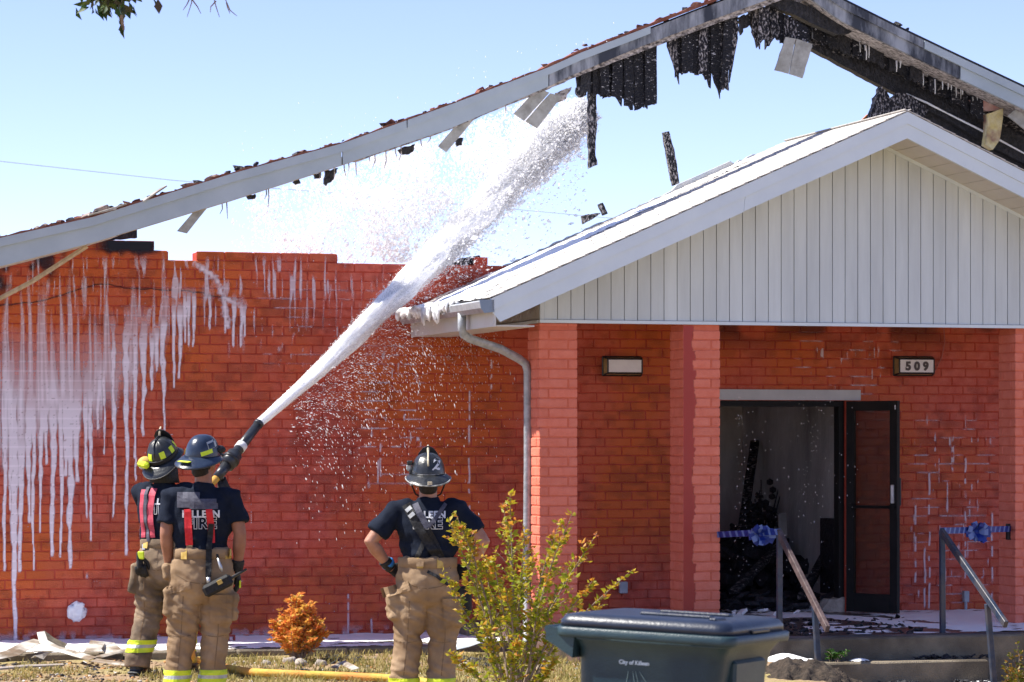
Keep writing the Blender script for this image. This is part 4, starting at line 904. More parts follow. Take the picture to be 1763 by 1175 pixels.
# ================================================================== WALL LIGHTS, BOXES, VENT, PIPES
def wall_light(px, digits, lab):
    u0, w1 = fp(px, 614.5, 0.05); u1, w0 = fp(px + 69, 647, 0.05); t = thing('wall_light', lab, 'light', wp((u0 + u1) / 2, 0.004, (w0 + w1) / 2), TH, 'box lights on the porch wall')
    hw, hh, d = (u1 - u0) / 2 - 0.008, (w1 - w0) / 2, 0.105; b = 0.012; ix, iz = hw - 0.028, hh - 0.028
    MB().box((0, -0.008, 0), (2 * hw, 0.016, 2 * hh)).build('back_plate', BLACKM, t)
    f = MB()
    c0 = [(-hw, -0.016, -hh), (hw, -0.016, -hh), (hw, -0.016, hh), (-hw, -0.016, hh)]; c1 = [(-ix - 0.008, -d, -iz - 0.008), (ix + 0.008, -d, -iz - 0.008), (ix + 0.008, -d, iz + 0.008), (-ix - 0.008, -d, iz + 0.008)]
    for i in range(4):
        j = (i + 1) % 4
        for a, e in ((c0[i], c0[j]), (c1[i], c1[j]), (c0[i], c1[i])): f.tube([a, e], b * 0.62, 4)
    f.build('light_frame', BLACKM, t)
    for i in range(4):
        j = (i + 1) % 4; m_ = MB(); q = [Vector(v) * 0.97 for v in (c0[i], c0[j], c1[j], c1[i])]; q2 = [v * 0.94 for v in q]
        m_.add(q + q2, [(0, 1, 2, 3), (7, 6, 5, 4), (0, 4, 5, 1), (1, 5, 6, 2), (2, 6, 7, 3), (3, 7, 4, 0)]); m_.build('side_glass', LAMPB, t)
    fp_ = MB().box((0, -d + 0.002, 0), (2 * ix, 0.008, 2 * iz)).build('front_panel', LAMPW, t)
    for k, ch in enumerate(digits):
        me = text_mesh(ch, 0.105, DIGIT, 0.004, 0.006)
        o = link('digit', me, fp_); o.rotation_euler = (R(90), 0, 0); o.location = (-0.088 + k * 0.088, -d - 0.004, -0.036)
    return t
def text_mesh(s, size, m, ext=0.002, off=0.0, outline=None, shear=0.0, space=1.0):
    c = bpy.data.curves.new('lettering', 'FONT'); c.body = s; c.size = size; c.align_x = 'CENTER'; c.extrude = ext; c.offset = off; c.shear = shear; c.space_character = space
    if outline: c.fill_mode = 'NONE' if hasattr(c, 'fill_mode') and False else c.fill_mode
    o = bpy.data.objects.new('lettering', c); COL.objects.link(o); dg = bpy.context.evaluated_depsgraph_get()
    me = bpy.data.meshes.new_from_object(o.evaluated_get(dg)); bpy.data.objects.remove(o); bpy.data.curves.remove(c)
    me.name = 'lettering'; me.materials.clear(); me.materials.append(m); return me
wall_light(1038, '', 'black framed wall light with blank white panel, left of the doorway')
wall_light(1539.5, '509', 'black framed wall light with number 509, right of the doorway')
def small_box(px0, py0, px1, py1, n, lab, pipe=None, name='outlet_box'):
    u0, w1 = fp(px0, py0, n); u1, w0 = fp(px1, py1, n); t = thing(name, lab, 'outlet box', wp((u0 + u1) / 2, 0.004, w0), TH)
    MB().cbox((0, -n / 2, (w1 - w0) / 2), (u1 - u0, n, w1 - w0), 0.006).build('box_cover', PIPE, t)
    if pipe: MB().tube([(0, -n * 0.5, 0.0), (0, -n * 0.5, -(w0 - ZF))], 0.014, 8).build('conduit', PIPE, t)
    return t
small_box(1068, 1002, 1081, 1022, 0.05, 'small grey outlet box low on the porch wall behind the bin')
small_box(1660, 1018, 1669, 1037, 0.05, 'grey outlet box on a short conduit behind the right handrail', True)
v = thing('wall_vent', 'round wall vent capped with foam low on the left wall', 'vent', wp(fu(132, 0.02), 0.006, fp(132, 1053, 0.02)[1]), TH)
MB().tube([(0, 0, 0), (0, -0.03, 0)], 0.07, 20).build('vent_flange', PIPE, v, True)
vb = MB().ball((0, -0.025, 0.004), (0.085, 0.035, 0.078), 30)
vb.v = [tuple(Vector(q) * (1 + 0.30 * noise.noise(Vector(q) * 22) + 0.18 * noise.noise(Vector(q) * 60)) + Vector((0, 0, -0.022 * max(0, noise.noise((q[0] * 60, 3, 1))) if q[2] < 0 else 0))) for q in vb.v]
vb.build('foam_cap', FOAM, v, True)
# loose cable on the porch wall
cp = [fp(x, y, 0.02) for x, y in ((1625, 562), (1627, 590), (1622, 615), (1614, 632), (1610, 640))]
o = MB().tube([(a, -0.016, b) for a, b in cp], 0.005, 6).build('wall_cable', mat('pink_cable', (0.40, 0.12, 0.10), None)); o.matrix_world = FR; tag(o, 'thin loose cable hanging on the porch wall above the number light', 'cable')
# overhead wire far behind
o = MB().tube([at(-150, 262, 48), at(0, 278, 48), at(300, 311, 48.5), at(540, 330, 49), at(900, 362, 50), at(1030, 374, 50), at(1300, 396, 50)], 0.0055, 5).build('power_line', PIPE); tag(o, 'thin overhead wire crossing the sky behind the roof', 'wire')

# ================================================================== HANDRAILS
def rail(pts, lab, wood, bow):
    (a, b, c, d, e, fz) = pts
    p = lambda q: Vector((lambda uw: (uw[0], -q[2], uw[1]))(fp(*q)))
    A, Bt_, C, D_, E, G = [p(q) for q in pts]
    t = thing('handrail', lab, 'handrail', wp(A.x, -A.y, 0), TH, 'handrails of the porch steps'); o0 = Vector((A.x, A.y, 0))
    def bar(q, s, w, name, m):
        q = [v - o0 for v in q]; d_ = (q[1] - q[0]); L_ = d_.length
        M4 = Matrix.Translation((q[0] + q[1]) / 2) @ d_.to_track_quat('Z', 'Y').to_matrix().to_4x4()
        return MB().cbox((0, 0, 0), (s, w, L_), 0.004, M4).build(name, m, t)
    bar([A, Bt_], 0.042, 0.042, 'post', BLUEM)
    bar([A + Vector((0, 0.02, 0)), C], 0.036, 0.06, 'sloping_rail', WOODR if wood else BLUEM)
    bar([D_, E], 0.042, 0.042, 'post', BLUEM)
    tr = bar([A, G], 0.034, 0.034, 'top_rail', BLUEM)
    # ribbon wound round the top rail and a bow
    hx = (G - A); L_ = hx.length; k = int(L_ / 0.034); wr = MB(); wr2 = MB()
    M4 = Matrix.Translation(A - o0) @ hx.to_track_quat('X', 'Z').to_matrix().to_4x4()
    for i in range(k):
        (wr if i % 3 else wr2).box(((i + 0.5) * L_ / k, 0, 0), (L_ / k * 0.9, 0.046, 0.05), M4 @ Matrix.Translation(((i + .5) * L_ / k, 0, 0)) @ Matrix.Shear('XY', 4, (0.5, 0.0)) @ Matrix.Translation((-(i + .5) * L_ / k, 0, 0)))
    wr.build('ribbon', RIBB, tr); wr2.build('ribbon', RIBW, tr)
    bc = p(bow) - o0; b1 = MB(); b2 = MB(); r = random.Random(len(lab))
    for i in range(16):
        al = i * 2.4; q = 0.085 + 0.035 * r.random(); dx, dz = math.cos(al), math.sin(al) * 0.8; dy = -0.03 - 0.05 * r.random()
        sd = Vector((-dz, 0, dx)) * 0.026
        P0, P1, P2 = Vector((0, -0.02, 0)), Vector((dx * q, dy - 0.03, dz * q)), Vector((dx * q * 0.55, dy, dz * q * 0.55))
        tgt = b2 if i % 3 == 0 else b1
        vs = []
        for c_, wv in ((P0, 0.35), (P1 * 0.6 + Vector((0, -0.03, 0)), 1), (P1, 1.0), (P1 * 0.9 + Vector((0, 0.03, 0)), 1), (P2 * 0.5 + Vector((0, 0.02, 0)), 0.5)):
            vs += [bc + c_ + sd * wv, bc + c_ - sd * wv]
        tgt.add(vs, [(2 * j, 2 * j + 1, 2 * j + 3, 2 * j + 2) for j in range(4)])
    b1.ball(bc + Vector((0, -0.03, 0)), 0.028, 8)
    bw_ = b1.build('bow', RIBB, t); b2.build('bow_loop', RIBW, bw_)
    return t
rail([(1342, 916, 3.0), (1342, 1096, 3.0), (1425, 1084, 4.05), (1402, 1035, 3.75), (1409, 1152, 3.75), (1234, 921, 2.0)], 'handrail with brown sloping rail and blue ribbon bow, beside the bin', True, (1306, 921, 2.75))
rail([(1622, 914, 3.0), (1623, 1094, 3.0), (1732, 1076, 4.15), (1700, 1040, 3.85), (1713, 1200, 3.85), (1736, 911, 1.95)], 'dark blue handrail with ribbon bow fixed to the right porch column', False, (1678, 916, 2.6))
u_, w_ = fp(1736, 912, 1.93)
o = MB().cbox((u_ + 0.0, -1.93, w_ - 0.02), (0.03, 0.05, 0.14), 0.004).build('rail_bracket', BLACKM, bpy.data.objects['handrail.001'])
o.matrix_parent_inverse = bpy.data.objects['handrail.001'].matrix_basis.inverted() @ FR
# ================================================================== TRASH CART
def cart():
    ph = R(-25); Yc = 12.3; c = at(1245, 1090, Yc); L, W_ = 0.80, 0.72
    # local frame: x from the handle end to the front, y across; near long side is y = -W/2
    zr = 1.0; base = c.z - zr
    d = Vector((math.cos(ph), math.sin(ph), 0)); nrm = Vector((-d.y, d.x, 0))
    near_front = Vector((c.x, c.y, 0)); ctr = near_front - d * (L / 2) + nrm * (W_ / 2)
    t = thing('trash_cart', 'dark green wheeled trash cart with blue-black lid beside the porch steps', 'trash cart', (ctr.x, ctr.y, base), ph)
    t.rotation_euler = (Matrix.Rotation(R(2.2), 3, 'Y') @ Matrix.Rotation(ph, 3, 'Z')).to_euler()
    def rr(l, w, z, x0=0, k=5, rad=0.07):
        out = []
        for sx, sy, a0 in ((1, -1, -90), (1, 1, 0), (-1, 1, 90), (-1, -1, 180)):
            for i in range(k):
                a = R(a0 + 90 * i / (k - 1)); out.append((x0 + sx * (l / 2 - rad) + rad * math.cos(a), sy * (w / 2 - rad) + rad * math.sin(a), z))
        return out
    def lofts(rs):
        m = MB(); n = len(rs[0]); vs = [v for r_ in rs for v in r_]
        fs = [(i * n + j, i * n + (j + 1) % n, (i + 1) * n + (j + 1) % n, (i + 1) * n + j) for i in range(len(rs) - 1) for j in range(n)]
        return m.add(vs, fs + [tuple(range(n - 1, -1, -1)), tuple((len(rs) - 1) * n + j for j in range(n))])
    lofts([rr(0.50, 0.52, 0.04, 0.0), rr(0.52, 0.55, 0.08, 0.0), rr(0.60, 0.60, 0.52, 0.0), rr(0.635, 0.625, 0.80, 0.005), rr(0.645, 0.635, 0.865, 0.01), rr(0.655, 0.64, 0.90, 0.012), rr(0.70, 0.67, 0.935, 0.012), rr(0.735, 0.70, 0.948, 0.012)]).build('body', BIN, t, True)
    lofts([rr(L, W_, 0.949, 0, rad=0.06), rr(L + 0.006, W_ + 0.006, 0.956, 0, rad=0.06), rr(L + 0.006, W_ + 0.006, 0.985, 0, rad=0.06), rr(L - 0.01, W_ - 0.01, 0.990, 0, rad=0.06)]).build('rim', BIN, t, True)
    lid = lofts([rr(L - 0.03, W_ - 0.015, 0.9905, -0.005, rad=0.06), rr(L - 0.03, W_ - 0.015, 1.015, -0.005, rad=0.06), rr(L - 0.06, W_ - 0.05, 1.038, -0.005, rad=0.06), rr(L - 0.12, W_ - 0.12, 1.046, -0.005, rad=0.06), rr(L - 0.18, W_ - 0.2, 1.046, -0.005, rad=0.06)]).build('lid', LID, t, True)
    MB().cbox((0.05, -0.10, 1.05), (0.32, 0.05, 0.014), 0.005).cbox((0.05, 0.12, 1.05), (0.32, 0.05, 0.014), 0.005).cbox((0.27, -0.2, 1.046), (0.035, 0.12, 0.022), 0.006).build('lid_rib', LID, lid)
    MB().cbox((L / 2 - 0.012, 0.0, 1.0), (0.012, 0.2, 0.014), 0.003).build('lid_grip', BLACKM, lid)
    # handle end: overhanging wedge with the grip bar
    h = MB().prism([(-L / 2 + 0.02, 0.984), (-L / 2 - 0.03, 0.982), (-L / 2 - 0.04, 0.972), (-L / 2 - 0.04, 0.930), (-L / 2 + 0.085, 0.860), (-L / 2 + 0.09, 0.95)], -0.345, 0.345)
    h.tube([(-L / 2 - 0.035, -0.34, 0.974), (-L / 2 - 0.035, 0.34, 0.974)], 0.016, 10).build('handle', BIN, t)
    # recessed pocket moulding on the front and lifting bar
    MB().cbox((0.325, 0.0, 0.80), (0.055, 0.36, 0.16), 0.012).cbox((0.318, 0.0, 0.55), (0.035, 0.42, 0.04), 0.008).build('front_moulding', BIN, t)
    MB().tube([(0.33, -0.16, 0.66), (0.33, 0.16, 0.66)], 0.013, 8).build('lift_bar', STEEL, t)
    for sy in (-1, 1):
        w_ = MB().tube([(-0.27, sy * 0.27, 0.125), (-0.27, sy * 0.325, 0.125)], 0.125, 22).build('wheel', BLACKM, t)
        MB().tube([(-0.27, sy * 0.326, 0.125), (-0.27, sy * 0.331, 0.125)], 0.07, 16).build('hub', BIN, w_)
    MB().tube([(-0.27, -0.27, 0.125), (-0.27, 0.27, 0.125)], 0.012, 8).build('axle', STEEL, t)
    me = text_mesh('City of Killeen', 0.0235, PRINT, 0.0006, 0.0006); o = link('lettering', me, t)
    sl_ = math.atan2(0.0, 1); o.rotation_euler = (R(90 - 4.4), 0, 0); o.location = (-0.045, -0.3205, 0.848)
    s = MB()
    for a in ((0, 0.04), (0.012, 0.06), (-0.02, 0.05), (0.03, 0.035)):
        s.tube([(-0.05 + a[0], -0.3185, 0.82), (-0.04 + a[0] * 2, -0.3165, 0.80 - a[1])], 0.0011, 4)
    s.build('scratch', mat('scuffed_plastic', (0.16, 0.24, 0.25), None), t)
    return t
cart()

# ================================================================== PLANTS
def leaves(name, pts, dirs, size, tones, m, parent, kind='stuff', fold=0.25):
    n = len(pts); P = np.asarray(pts, float); Dr = np.asarray(dirs, float); Dr /= np.linalg.norm(Dr, axis=1)[:, None] + 1e-9
    rv = rng.normal(size=(n, 3)); Sx = np.cross(Dr, rv); Sx /= np.linalg.norm(Sx, axis=1)[:, None] + 1e-9; Nn = np.cross(Dr, Sx)
    L = (size * rng.uniform(0.6, 1.25, n))[:, None]; Wd = L * rng.uniform(0.42, 0.58, n)[:, None]
    a = P; b = P + Dr * L * 0.5 + Sx * Wd * 0.5 + Nn * L * fold * 0.4; c = P + Dr * L - Nn * L * 0.08; d = P + Dr * L * 0.5 - Sx * Wd * 0.5 + Nn * L * fold * 0.4; e = P + Dr * L * 0.5
    V = np.stack([a, b, c, d, e], 1).reshape(-1, 3); i = np.arange(n)[:, None] * 5
    Q = np.concatenate([i + [0, 4, 2, 1], i + [0, 3, 2, 4]], 0)
    me = fast_mesh(name, V, Q, m, ('tone', np.repeat(tones, 5))); return link(name, me, parent, kind)
def spray_plant(name, base, stems, lab, cat, leaf, m, per, stem_r, seed, twigs=8, tone_fn=None, bare=0.25, group=None, outer=0.5):
    r = random.Random(seed); t = thing(name, lab, cat, base, 0, group); mb = MB(); pts = []; dirs = []; tones = []
    B0 = Vector(base)
    for tip in stems:
        tip = Vector(tip) - B0; root = Vector((r.uniform(-0.05, 0.05), r.uniform(-0.05, 0.05), 0))
        mid = root.lerp(tip, 0.5) + Vector((r.uniform(-0.03, 0.03) - tip.x * 0.12, r.uniform(-0.04, 0.04), tip.z * 0.05))
        path = [root, root.lerp(mid, 0.5) + Vector((0, 0, 0.02)), mid, mid.lerp(tip, 0.5) + Vector((r.uniform(-.015, .015), 0, 0.01)), tip]
        mb.tube(path, [stem_r, stem_r * 0.85, stem_r * 0.65, stem_r * 0.45, stem_r * 0.15], 6)
        def sample(q):
            q = q * 4; i = min(int(q), 3); return path[i].lerp(path[i + 1], q - i), (path[i + 1] - path[i]).normalized()
        segs = [(None, per)]
        tw = []
        for k in range(twigs):
            q = r.uniform(bare, 0.92); p, d = sample(q); a = r.uniform(0, 6.28)
            l = (0.05 + 0.22 * (1 - q)) * tip.length * r.uniform(0.5, 1.1)
            e = p + (d * 0.75 + Vector((math.cos(a), math.sin(a), 0.15)) * 0.65).normalized() * l
            mb.tube([p, p.lerp(e, 0.5) + Vector((0, 0, 0.006)), e], [stem_r * 0.3, stem_r * 0.22, stem_r * 0.08], 4); tw.append((p, e, q))
        nleaf = per
        for k in range(nleaf):
            if r.random() < 0.55 and tw:
                p, e, q = r.choice(tw); f_ = r.random() ** 0.7; c = p.lerp(e, f_); d = (e - p).normalized(); q = q + f_ * 0.3
            else:
                q = bare + (1 - bare) * r.random() ** 0.8; c, d = sample(min(q, 0.999))
            a = r.uniform(0, 6.28); dd = d * r.uniform(0.1, 0.9) + Vector((math.cos(a), math.sin(a), r.uniform(-0.5, 0.4)))
            pts.append(c + Vector((r.gauss(0, 0.004), r.gauss(0, 0.004), 0))); dirs.append(dd); tones.append(tone_fn(q, r))
    mb.build('stem', BARK, t)
    leaves('foliage', pts, dirs, leaf, np.clip(tones, 0, 1), m, t); return t
Yp = 18.4; sp_ = F / Yp
cb_ = at(885, 1262, Yp); cb_.z = ground_at(cb_.x, Yp) - 0.02
tips = [at(x, y, Yp + dy) for x, y, dy in ((772, 895, -.1), (790, 905, .1), (783, 880, 0), (878, 848, 0), (868, 880, .2), (905, 905, -.15), (1028, 918, .1), (985, 885, -.1), (962, 905, .25), (1088, 982, 0), (1020, 1000, -.2), (830, 940, .2), (762, 985, -.2), (848, 960, -.3), (920, 950, .3), (945, 990, -.25), (805, 1000, .3), (990, 960, .3), (870, 1010, -.3), (770, 1122, -.35), (930, 1060, .35), (830, 1075, -.3), (960, 1090, .2), (890, 1100, -.4), (1005, 1050, .35), (850, 1130, .3), (955, 1135, -.3))]
spray_plant('crape_myrtle', cb_, tips, 'tall yellow-green crape myrtle shrub with reddish tips in front of the downspout', 'shrub', 0.043, LEAFG, 180, 0.009, 3, 11, lambda q, r: (0.10 + 0.30 * r.random() + 0.75 * max(0, q - 0.72) * 2.0 * r.random() + (0.35 * r.random() if r.random() < 0.30 else 0)), 0.40)
# orange nandina-like bush: many short stems filling a mound
ob = at(512, 1137, 24.1); ob.z = ground_at(ob.x, ob.y) - 0.01
r = random.Random(8); ot = []
for i in range(60):
    a = r.uniform(0, 6.28); q = math.sqrt(r.random()); h = 0.54 * (1 - 0.55 * q * q) * r.uniform(0.72, 1.06)
    ot.append(ob + Vector((q * 0.25 * math.cos(a) + 0.015, q * 0.22 * math.sin(a), max(0.10, h) + (0.03 if q < 0.3 else 0))))
spray_plant('nandina_bush', ob, ot, 'small rounded bush of bright orange leaves in front of the left wall', 'bush', 0.046, LEAFO, 85, 0.005, 5, 5, lambda q, r: r.random() * (0.75 + 0.25 * q), 0.22)
o2 = at(1768, 1180, 23.3); o2.z = -0.36; r = random.Random(18); ot = []
for i in range(36):
    a = r.uniform(0, 6.28); q = math.sqrt(r.random()); h = 0.60 * (1 - 0.5 * q * q) * r.uniform(0.7, 1.06)
    ot.append(o2 + Vector((q * 0.25 * math.cos(a), q * 0.22 * math.sin(a), max(0.10, h))))
spray_plant('nandina_bush', o2, ot, 'olive and orange bush at the foot of the right porch column', 'bush', 0.036, leafmat('olive_orange_leaf', [(0.07, 0.10, 0.012), (0.16, 0.15, 0.02), (0.36, 0.15, 0.02)]), 62, 0.006, 6, 5, lambda q, r: r.random(), 0.2)
# weed on the step
wb = wp(fu(1435, 3.43), 3.43, ZF - 0.185); r = random.Random(21)
spray_plant('weed', wb, [wb + Vector((r.gauss(0, 0.07), r.gauss(0, 0.03), r.uniform(0.03, 0.10))) for i in range(12)], 'tuft of green weed growing on the porch step', 'weed', 0.03, LEAFW, 24, 0.003, 22, 2, lambda q, r: r.random(), 0.1)
# tree whose branch hangs into the top of the picture
tb = Vector((-5.2, 16.2, 0)); tb.z = ground_at(tb.x, tb.y) - 0.05
tr_ = thing('tree', 'overhanging tree branch with a torn leafy spray and bare twigs above the roof', 'tree', tb)
Yt = 16.0; loc = lambda x, y, dy=0: at(x, y, Yt + dy) - tb
m_ = MB().tube([(0, 0, 0), (0.05, 0, 1.6), (0.15, 0.05, 3.2), (0.3, 0.1, 4.8), (0.5, 0.1, 6.2)], [0.2, 0.16, 0.14, 0.11, 0.05], 12)
m_.build('trunk', BARK, tr_, True)
lm = MB(); J = loc(60, -220); lm.tube([(0.2, 0.06, 3.9), (J + Vector((0.3, 0.05, 4.1))) / 2, J, loc(190, -60), loc(205, -10), loc(208, 30), loc(213, 52)], [0.07, 0.05, 0.035, 0.02, 0.014, 0.012, 0.006], 7)
lm.tube([loc(120, -140), loc(260, -70), loc(330, -25), loc(330, 5), loc(322, 30)], [0.02, 0.012, 0.005, 0.003, 0.0015], 5)
for q in ([(331, 0), (340, 12), (346, 24)], [(330, -10), (322, 8), (315, 18)], [(300, -40), (366, -10), (372, 12), (378, 30)], [(300, -40), (385, -8), (396, 18), (408, 28)], [(372, 2), (363, 12), (362, 22)], [(390, 5), (392, 14), (396, 24)]):
    lm.tube([loc(*p) for p in q], [0.004] + [0.003] * (len(q) - 2) + [0.0015], 4)
lm.build('branch', BARK, tr_)
r = random.Random(31); P_ = []; D_ = []; Tn = []
for i in range(420):
    x = r.gauss(188, 20); y = r.gauss(-22, 20)
    if y > 14 + (10 if 195 < x < 215 else 0) or x > 234: continue
    P_.append(loc(x, y, r.gauss(0, 0.15))); D_.append((r.gauss(0.2, 0.5), r.gauss(0, 0.5), r.uniform(-1, 0.1))); Tn.append(r.random())
for (x, y) in ((160, 8), (164, 14), (172, 12), (176, 18), (190, 10), (215, 10), (224, 6), (230, 10), (212, 4), (205, 26), (207, 36), (210, 44), (203, 34), (262, -4), (272, -2), (206, 30), (209, 40)):
    P_.append(loc(x, y)); D_.append((r.uniform(0.0, 0.5), 0.1, -1)); Tn.append(0.7 if 200 < x < 212 else r.random())
leaves('foliage', P_, D_, 0.07, np.array(Tn), LEAFT, tr_)

# ================================================================== GROUND LITTER
gp = lambda x, y: (lambda Y: Vector(((x - CX) / F * Y, Y, 0)))(CAMZ * F / (y - HY))
# grass blades
n = 15000; gxp = rng.uniform(330, 1120, n); gyp = rng.uniform(1127, 1195, n)
Yg = CAMZ * F / (gyp - HY); Xg = (gxp - CX) / F * Yg
keepg = (vn(Xg * 2.2 + 40, Yg * 2.2, 130) * 0.6 + vn(Xg * 7 + 40, Yg * 7, 131) * 0.4 > 0.46 - 0.10 * (gxp > 420)) & (Yg < 25.3 - (gxp - 300) * 0.0006)
wallY = Y0 + Xg * math.tan(TH); keepg &= (wallY - Yg) > 1.85
n2 = 5000; x2 = rng.uniform(-10, 330, n2); y2 = rng.uniform(1143, 1195, n2); Y2 = CAMZ * F / (y2 - HY); X2 = (x2 - CX) / F * Y2; k2 = vn(X2 * 3 + 40, Y2 * 3, 133) > 0.60
Xg = np.concatenate([Xg[keepg], X2[k2]]); Yg = np.concatenate([Yg[keepg], Y2[k2]])
Zg = np.array([ground_at(x, y) for x, y in zip(Xg, Yg)]) - 0.004
n = len(Xg); hgt = rng.uniform(0.02, 0.075, n); az = rng.uniform(0, 6.28, n); ln = rng.uniform(0.2, 1.3, n); wd = rng.uniform(0.002, 0.005, n)
Pg = np.stack([Xg, Yg, Zg], -1); dx = np.stack([np.cos(az), np.sin(az), az * 0], -1); up = np.stack([az * 0, az * 0, az * 0 + 1], -1); sx = np.stack([-np.sin(az), np.cos(az), az * 0], -1)
m1 = Pg + up * (hgt * 0.6)[:, None] + dx * (hgt * ln * 0.35)[:, None]; m2 = Pg + up * hgt[:, None] + dx * (hgt * ln)[:, None]
V = np.stack([Pg - sx * wd[:, None], Pg + sx * wd[:, None], m1 + sx * (wd * 0.8)[:, None], m2, m1 - sx * (wd * 0.8)[:, None]], 1).reshape(-1, 3)
i = np.arange(n)[:, None] * 5; Q = np.concatenate([i + [0, 1, 2, 4]], 0)
T3 = i + [4, 2, 3, 3]
me = bpy.data.meshes.new('grass'); me.from_pydata(V.tolist(), [], Q.tolist() + [tuple(t[:3]) for t in T3.tolist()]); me.materials.append(GRASS)
tag(link('grass', me), 'short dry grass in patches before the footpath', 'grass', None, 'stuff')
# crumbs of soil, leaves and chips
def crumbs(name, N_, x0, x1, y0, y1, s0, s1, m, lab, cat, seed):
    r = random.Random(seed); mb = MB()
    for i in range(N_):
        p = gp(r.uniform(x0, x1), r.uniform(y0, y1))
        if Y0 + p.x * math.tan(TH) - p.y < 1.9: continue
        p.z = ground_at(p.x, p.y) + 0.003; s = r.uniform(s0, s1)
        mb.cbox((0, 0, 0), (s * r.uniform(0.7, 2), s, s * 0.5), s * 0.12, Matrix.Translation(p) @ Euler((r.uniform(-.5, .5), r.uniform(-.5, .5), r.uniform(0, 6))).to_matrix().to_4x4())
    return tag(mb.build(name, m), lab, cat, None, 'stuff')
crumbs('soil', 900, -20, 420, 1138, 1190, 0.006, 0.03, GROUND, 'clods and crumbs of dry soil before the left wall', 'soil', 41)
crumbs('leaf_litter', 420, -20, 1000, 1132, 1190, 0.008, 0.028, mat('fallen_leaf', (0.35, 0.16, 0.05), (0.55, 0.30, 0.12), 25, 0.8), 'fallen brown and orange leaves on the dry ground', 'leaves', 42)
crumbs('chips', 260, -20, 1000, 1130, 1190, 0.008, 0.03, mat('pale_chip', (0.50, 0.47, 0.43), (0.68, 0.66, 0.62), 25, 0.8), 'pale chips of debris on the dry ground', 'debris', 43)
crumbs('char', 260, -20, 1000, 1128, 1180, 0.008, 0.04, CHAR, 'black burnt crumbs on the ground in front of the wall', 'debris', 44)
def mound(px, py, Ym, a, b, h, m, lab, seed, zoff=0.0):
    p = at(px, py, Ym); us = np.linspace(-1, 1, 60); U, W_ = np.meshgrid(us, us); q = np.hypot(U, W_)
    Z = h * np.clip(1 - q * q, -0.3, 1) + 0.07 * (vn(U * 6 + 30, W_ * 6 + 30, seed) - 0.5) + 0.07 * (vn(U * 16 + 30, W_ * 16 + 30, seed + 1) - 0.5)
    V = np.stack([p.x + U * a, p.y + W_ * b, zoff + Z - 0.01], -1).reshape(-1, 3); I = np.arange(3600).reshape(60, 60)
    o = link('mulch', fast_mesh('mulch', V, np.stack([I[:-1, :-1], I[:-1, 1:], I[1:, 1:], I[1:, :-1]], -1).reshape(-1, 4), m, smooth=True)); return tag(o, lab, 'mulch', None, 'stuff')
mound(1375, 1134, 22.9, 0.50, 0.95, 0.20, DIRT, 'mound of dark mulch against the porch steps', 140, -0.12)
def rock(px, py, s, lab, seed):
    p = gp(px, py); t = thing('stone', lab, 'stone', (p.x, p.y, ground_at(p.x, p.y)), 0, 'stones along the planting bed')
    b = MB().ball((0, 0, s * 0.35), (s, s * 0.8, s * 0.65), 14); r = random.Random(seed); of = r.uniform(0, 50)
    b.v = [tuple(Vector(v) * (1 + 0.35 * noise.noise((v[0] / s * 1.2 + of, v[1] / s * 1.2, v[2] / s * 1.2)))) for v in b.v]
    b.build('stone_body', STONE, t, True)
rock(500, 1142, 0.06, 'pale brown stone under the orange bush', 1); rock(518, 1144, 0.05, 'small stone just right of the one under the orange bush', 2); rock(552, 1143, 0.05, 'grey stone at the right edge of the orange bush', 3)
rock(458, 1146, 0.04, 'little stone at the left edge of the orange bush', 4); rock(763, 1140, 0.06, 'pale rounded stone behind the leg of the right firefighter', 5); rock(938, 1152, 0.07, 'white stone low among the crape myrtle stems', 6); rock(800, 1150, 0.045, 'small pale stone between firefighter and crape myrtle', 7)
# bent sheet metal and boards at the lower left
def strip(px, lab, wd, m, seed, group='bent scraps under the left wall', name='metal_scrap', thick=0.004, lift=0.0):
    P = [gp(x, y) + Vector((0, 0, z)) for x, y, z in px]; o0 = P[0].copy(); o0.z = ground_at(o0.x, o0.y); r = random.Random(seed)
    t = thing(name, lab, 'scrap', o0, 0, group); mb = MB(); vs = []
    for i, p in enumerate(P):
        d = (P[min(i + 1, len(P) - 1)] - P[max(0, i - 1)]).normalized(); s = d.cross(Vector((0, -0.5, 0.85))).normalized() * wd * r.uniform(0.8, 1.15)
        up = Vector((0, 0, thick)); q = p - o0 + Vector((0, 0, lift + 0.02))
        vs += [q - s, q + Vector((0, -0.02, 0.0)), q + s, q + s + up, q + up + Vector((0, -0.02, 0)), q - s + up]
    n = len(P); fs = []
    for i in range(n - 1):
        for k in range(6): fs.append((i * 6 + k, i * 6 + (k + 1) % 6, (i + 1) * 6 + (k + 1) % 6, (i + 1) * 6 + k))
    fs += [(5, 4, 3, 2, 1, 0), tuple((n - 1) * 6 + k for k in range(6))]
    mb.add(vs, fs); mb.build('scrap_sheet', m, t); return t
strip([(-30, 1144, 0.02), (20, 1141, 0.05), (48, 1136, 0.10), (68, 1133, 0.12)], 'long pale metal strip lying flat at the far lower left', 0.06, METAL, 1)
strip([(68, 1142, 0.03), (74, 1146, 0.07), (80, 1146, 0.05)], 'folded cream metal corner beside the long flat strip', 0.06, METAL, 2)
strip([(70, 1136, 0.20), (75, 1138, 0.13), (95, 1140, 0.09), (130, 1142, 0.05), (160, 1146, 0.03)], 'curled grey-brown board rising to a point in the scrap pile', 0.035, METAL, 3)
strip([(72, 1132, 0.17), (90, 1132, 0.11), (112, 1132, 0.06)], 'scorched dark curl of board leaning behind the pale strips', 0.05, mat('scorched_board', (0.10, 0.085, 0.06), (0.24, 0.20, 0.14), 10, 0.7), 4)
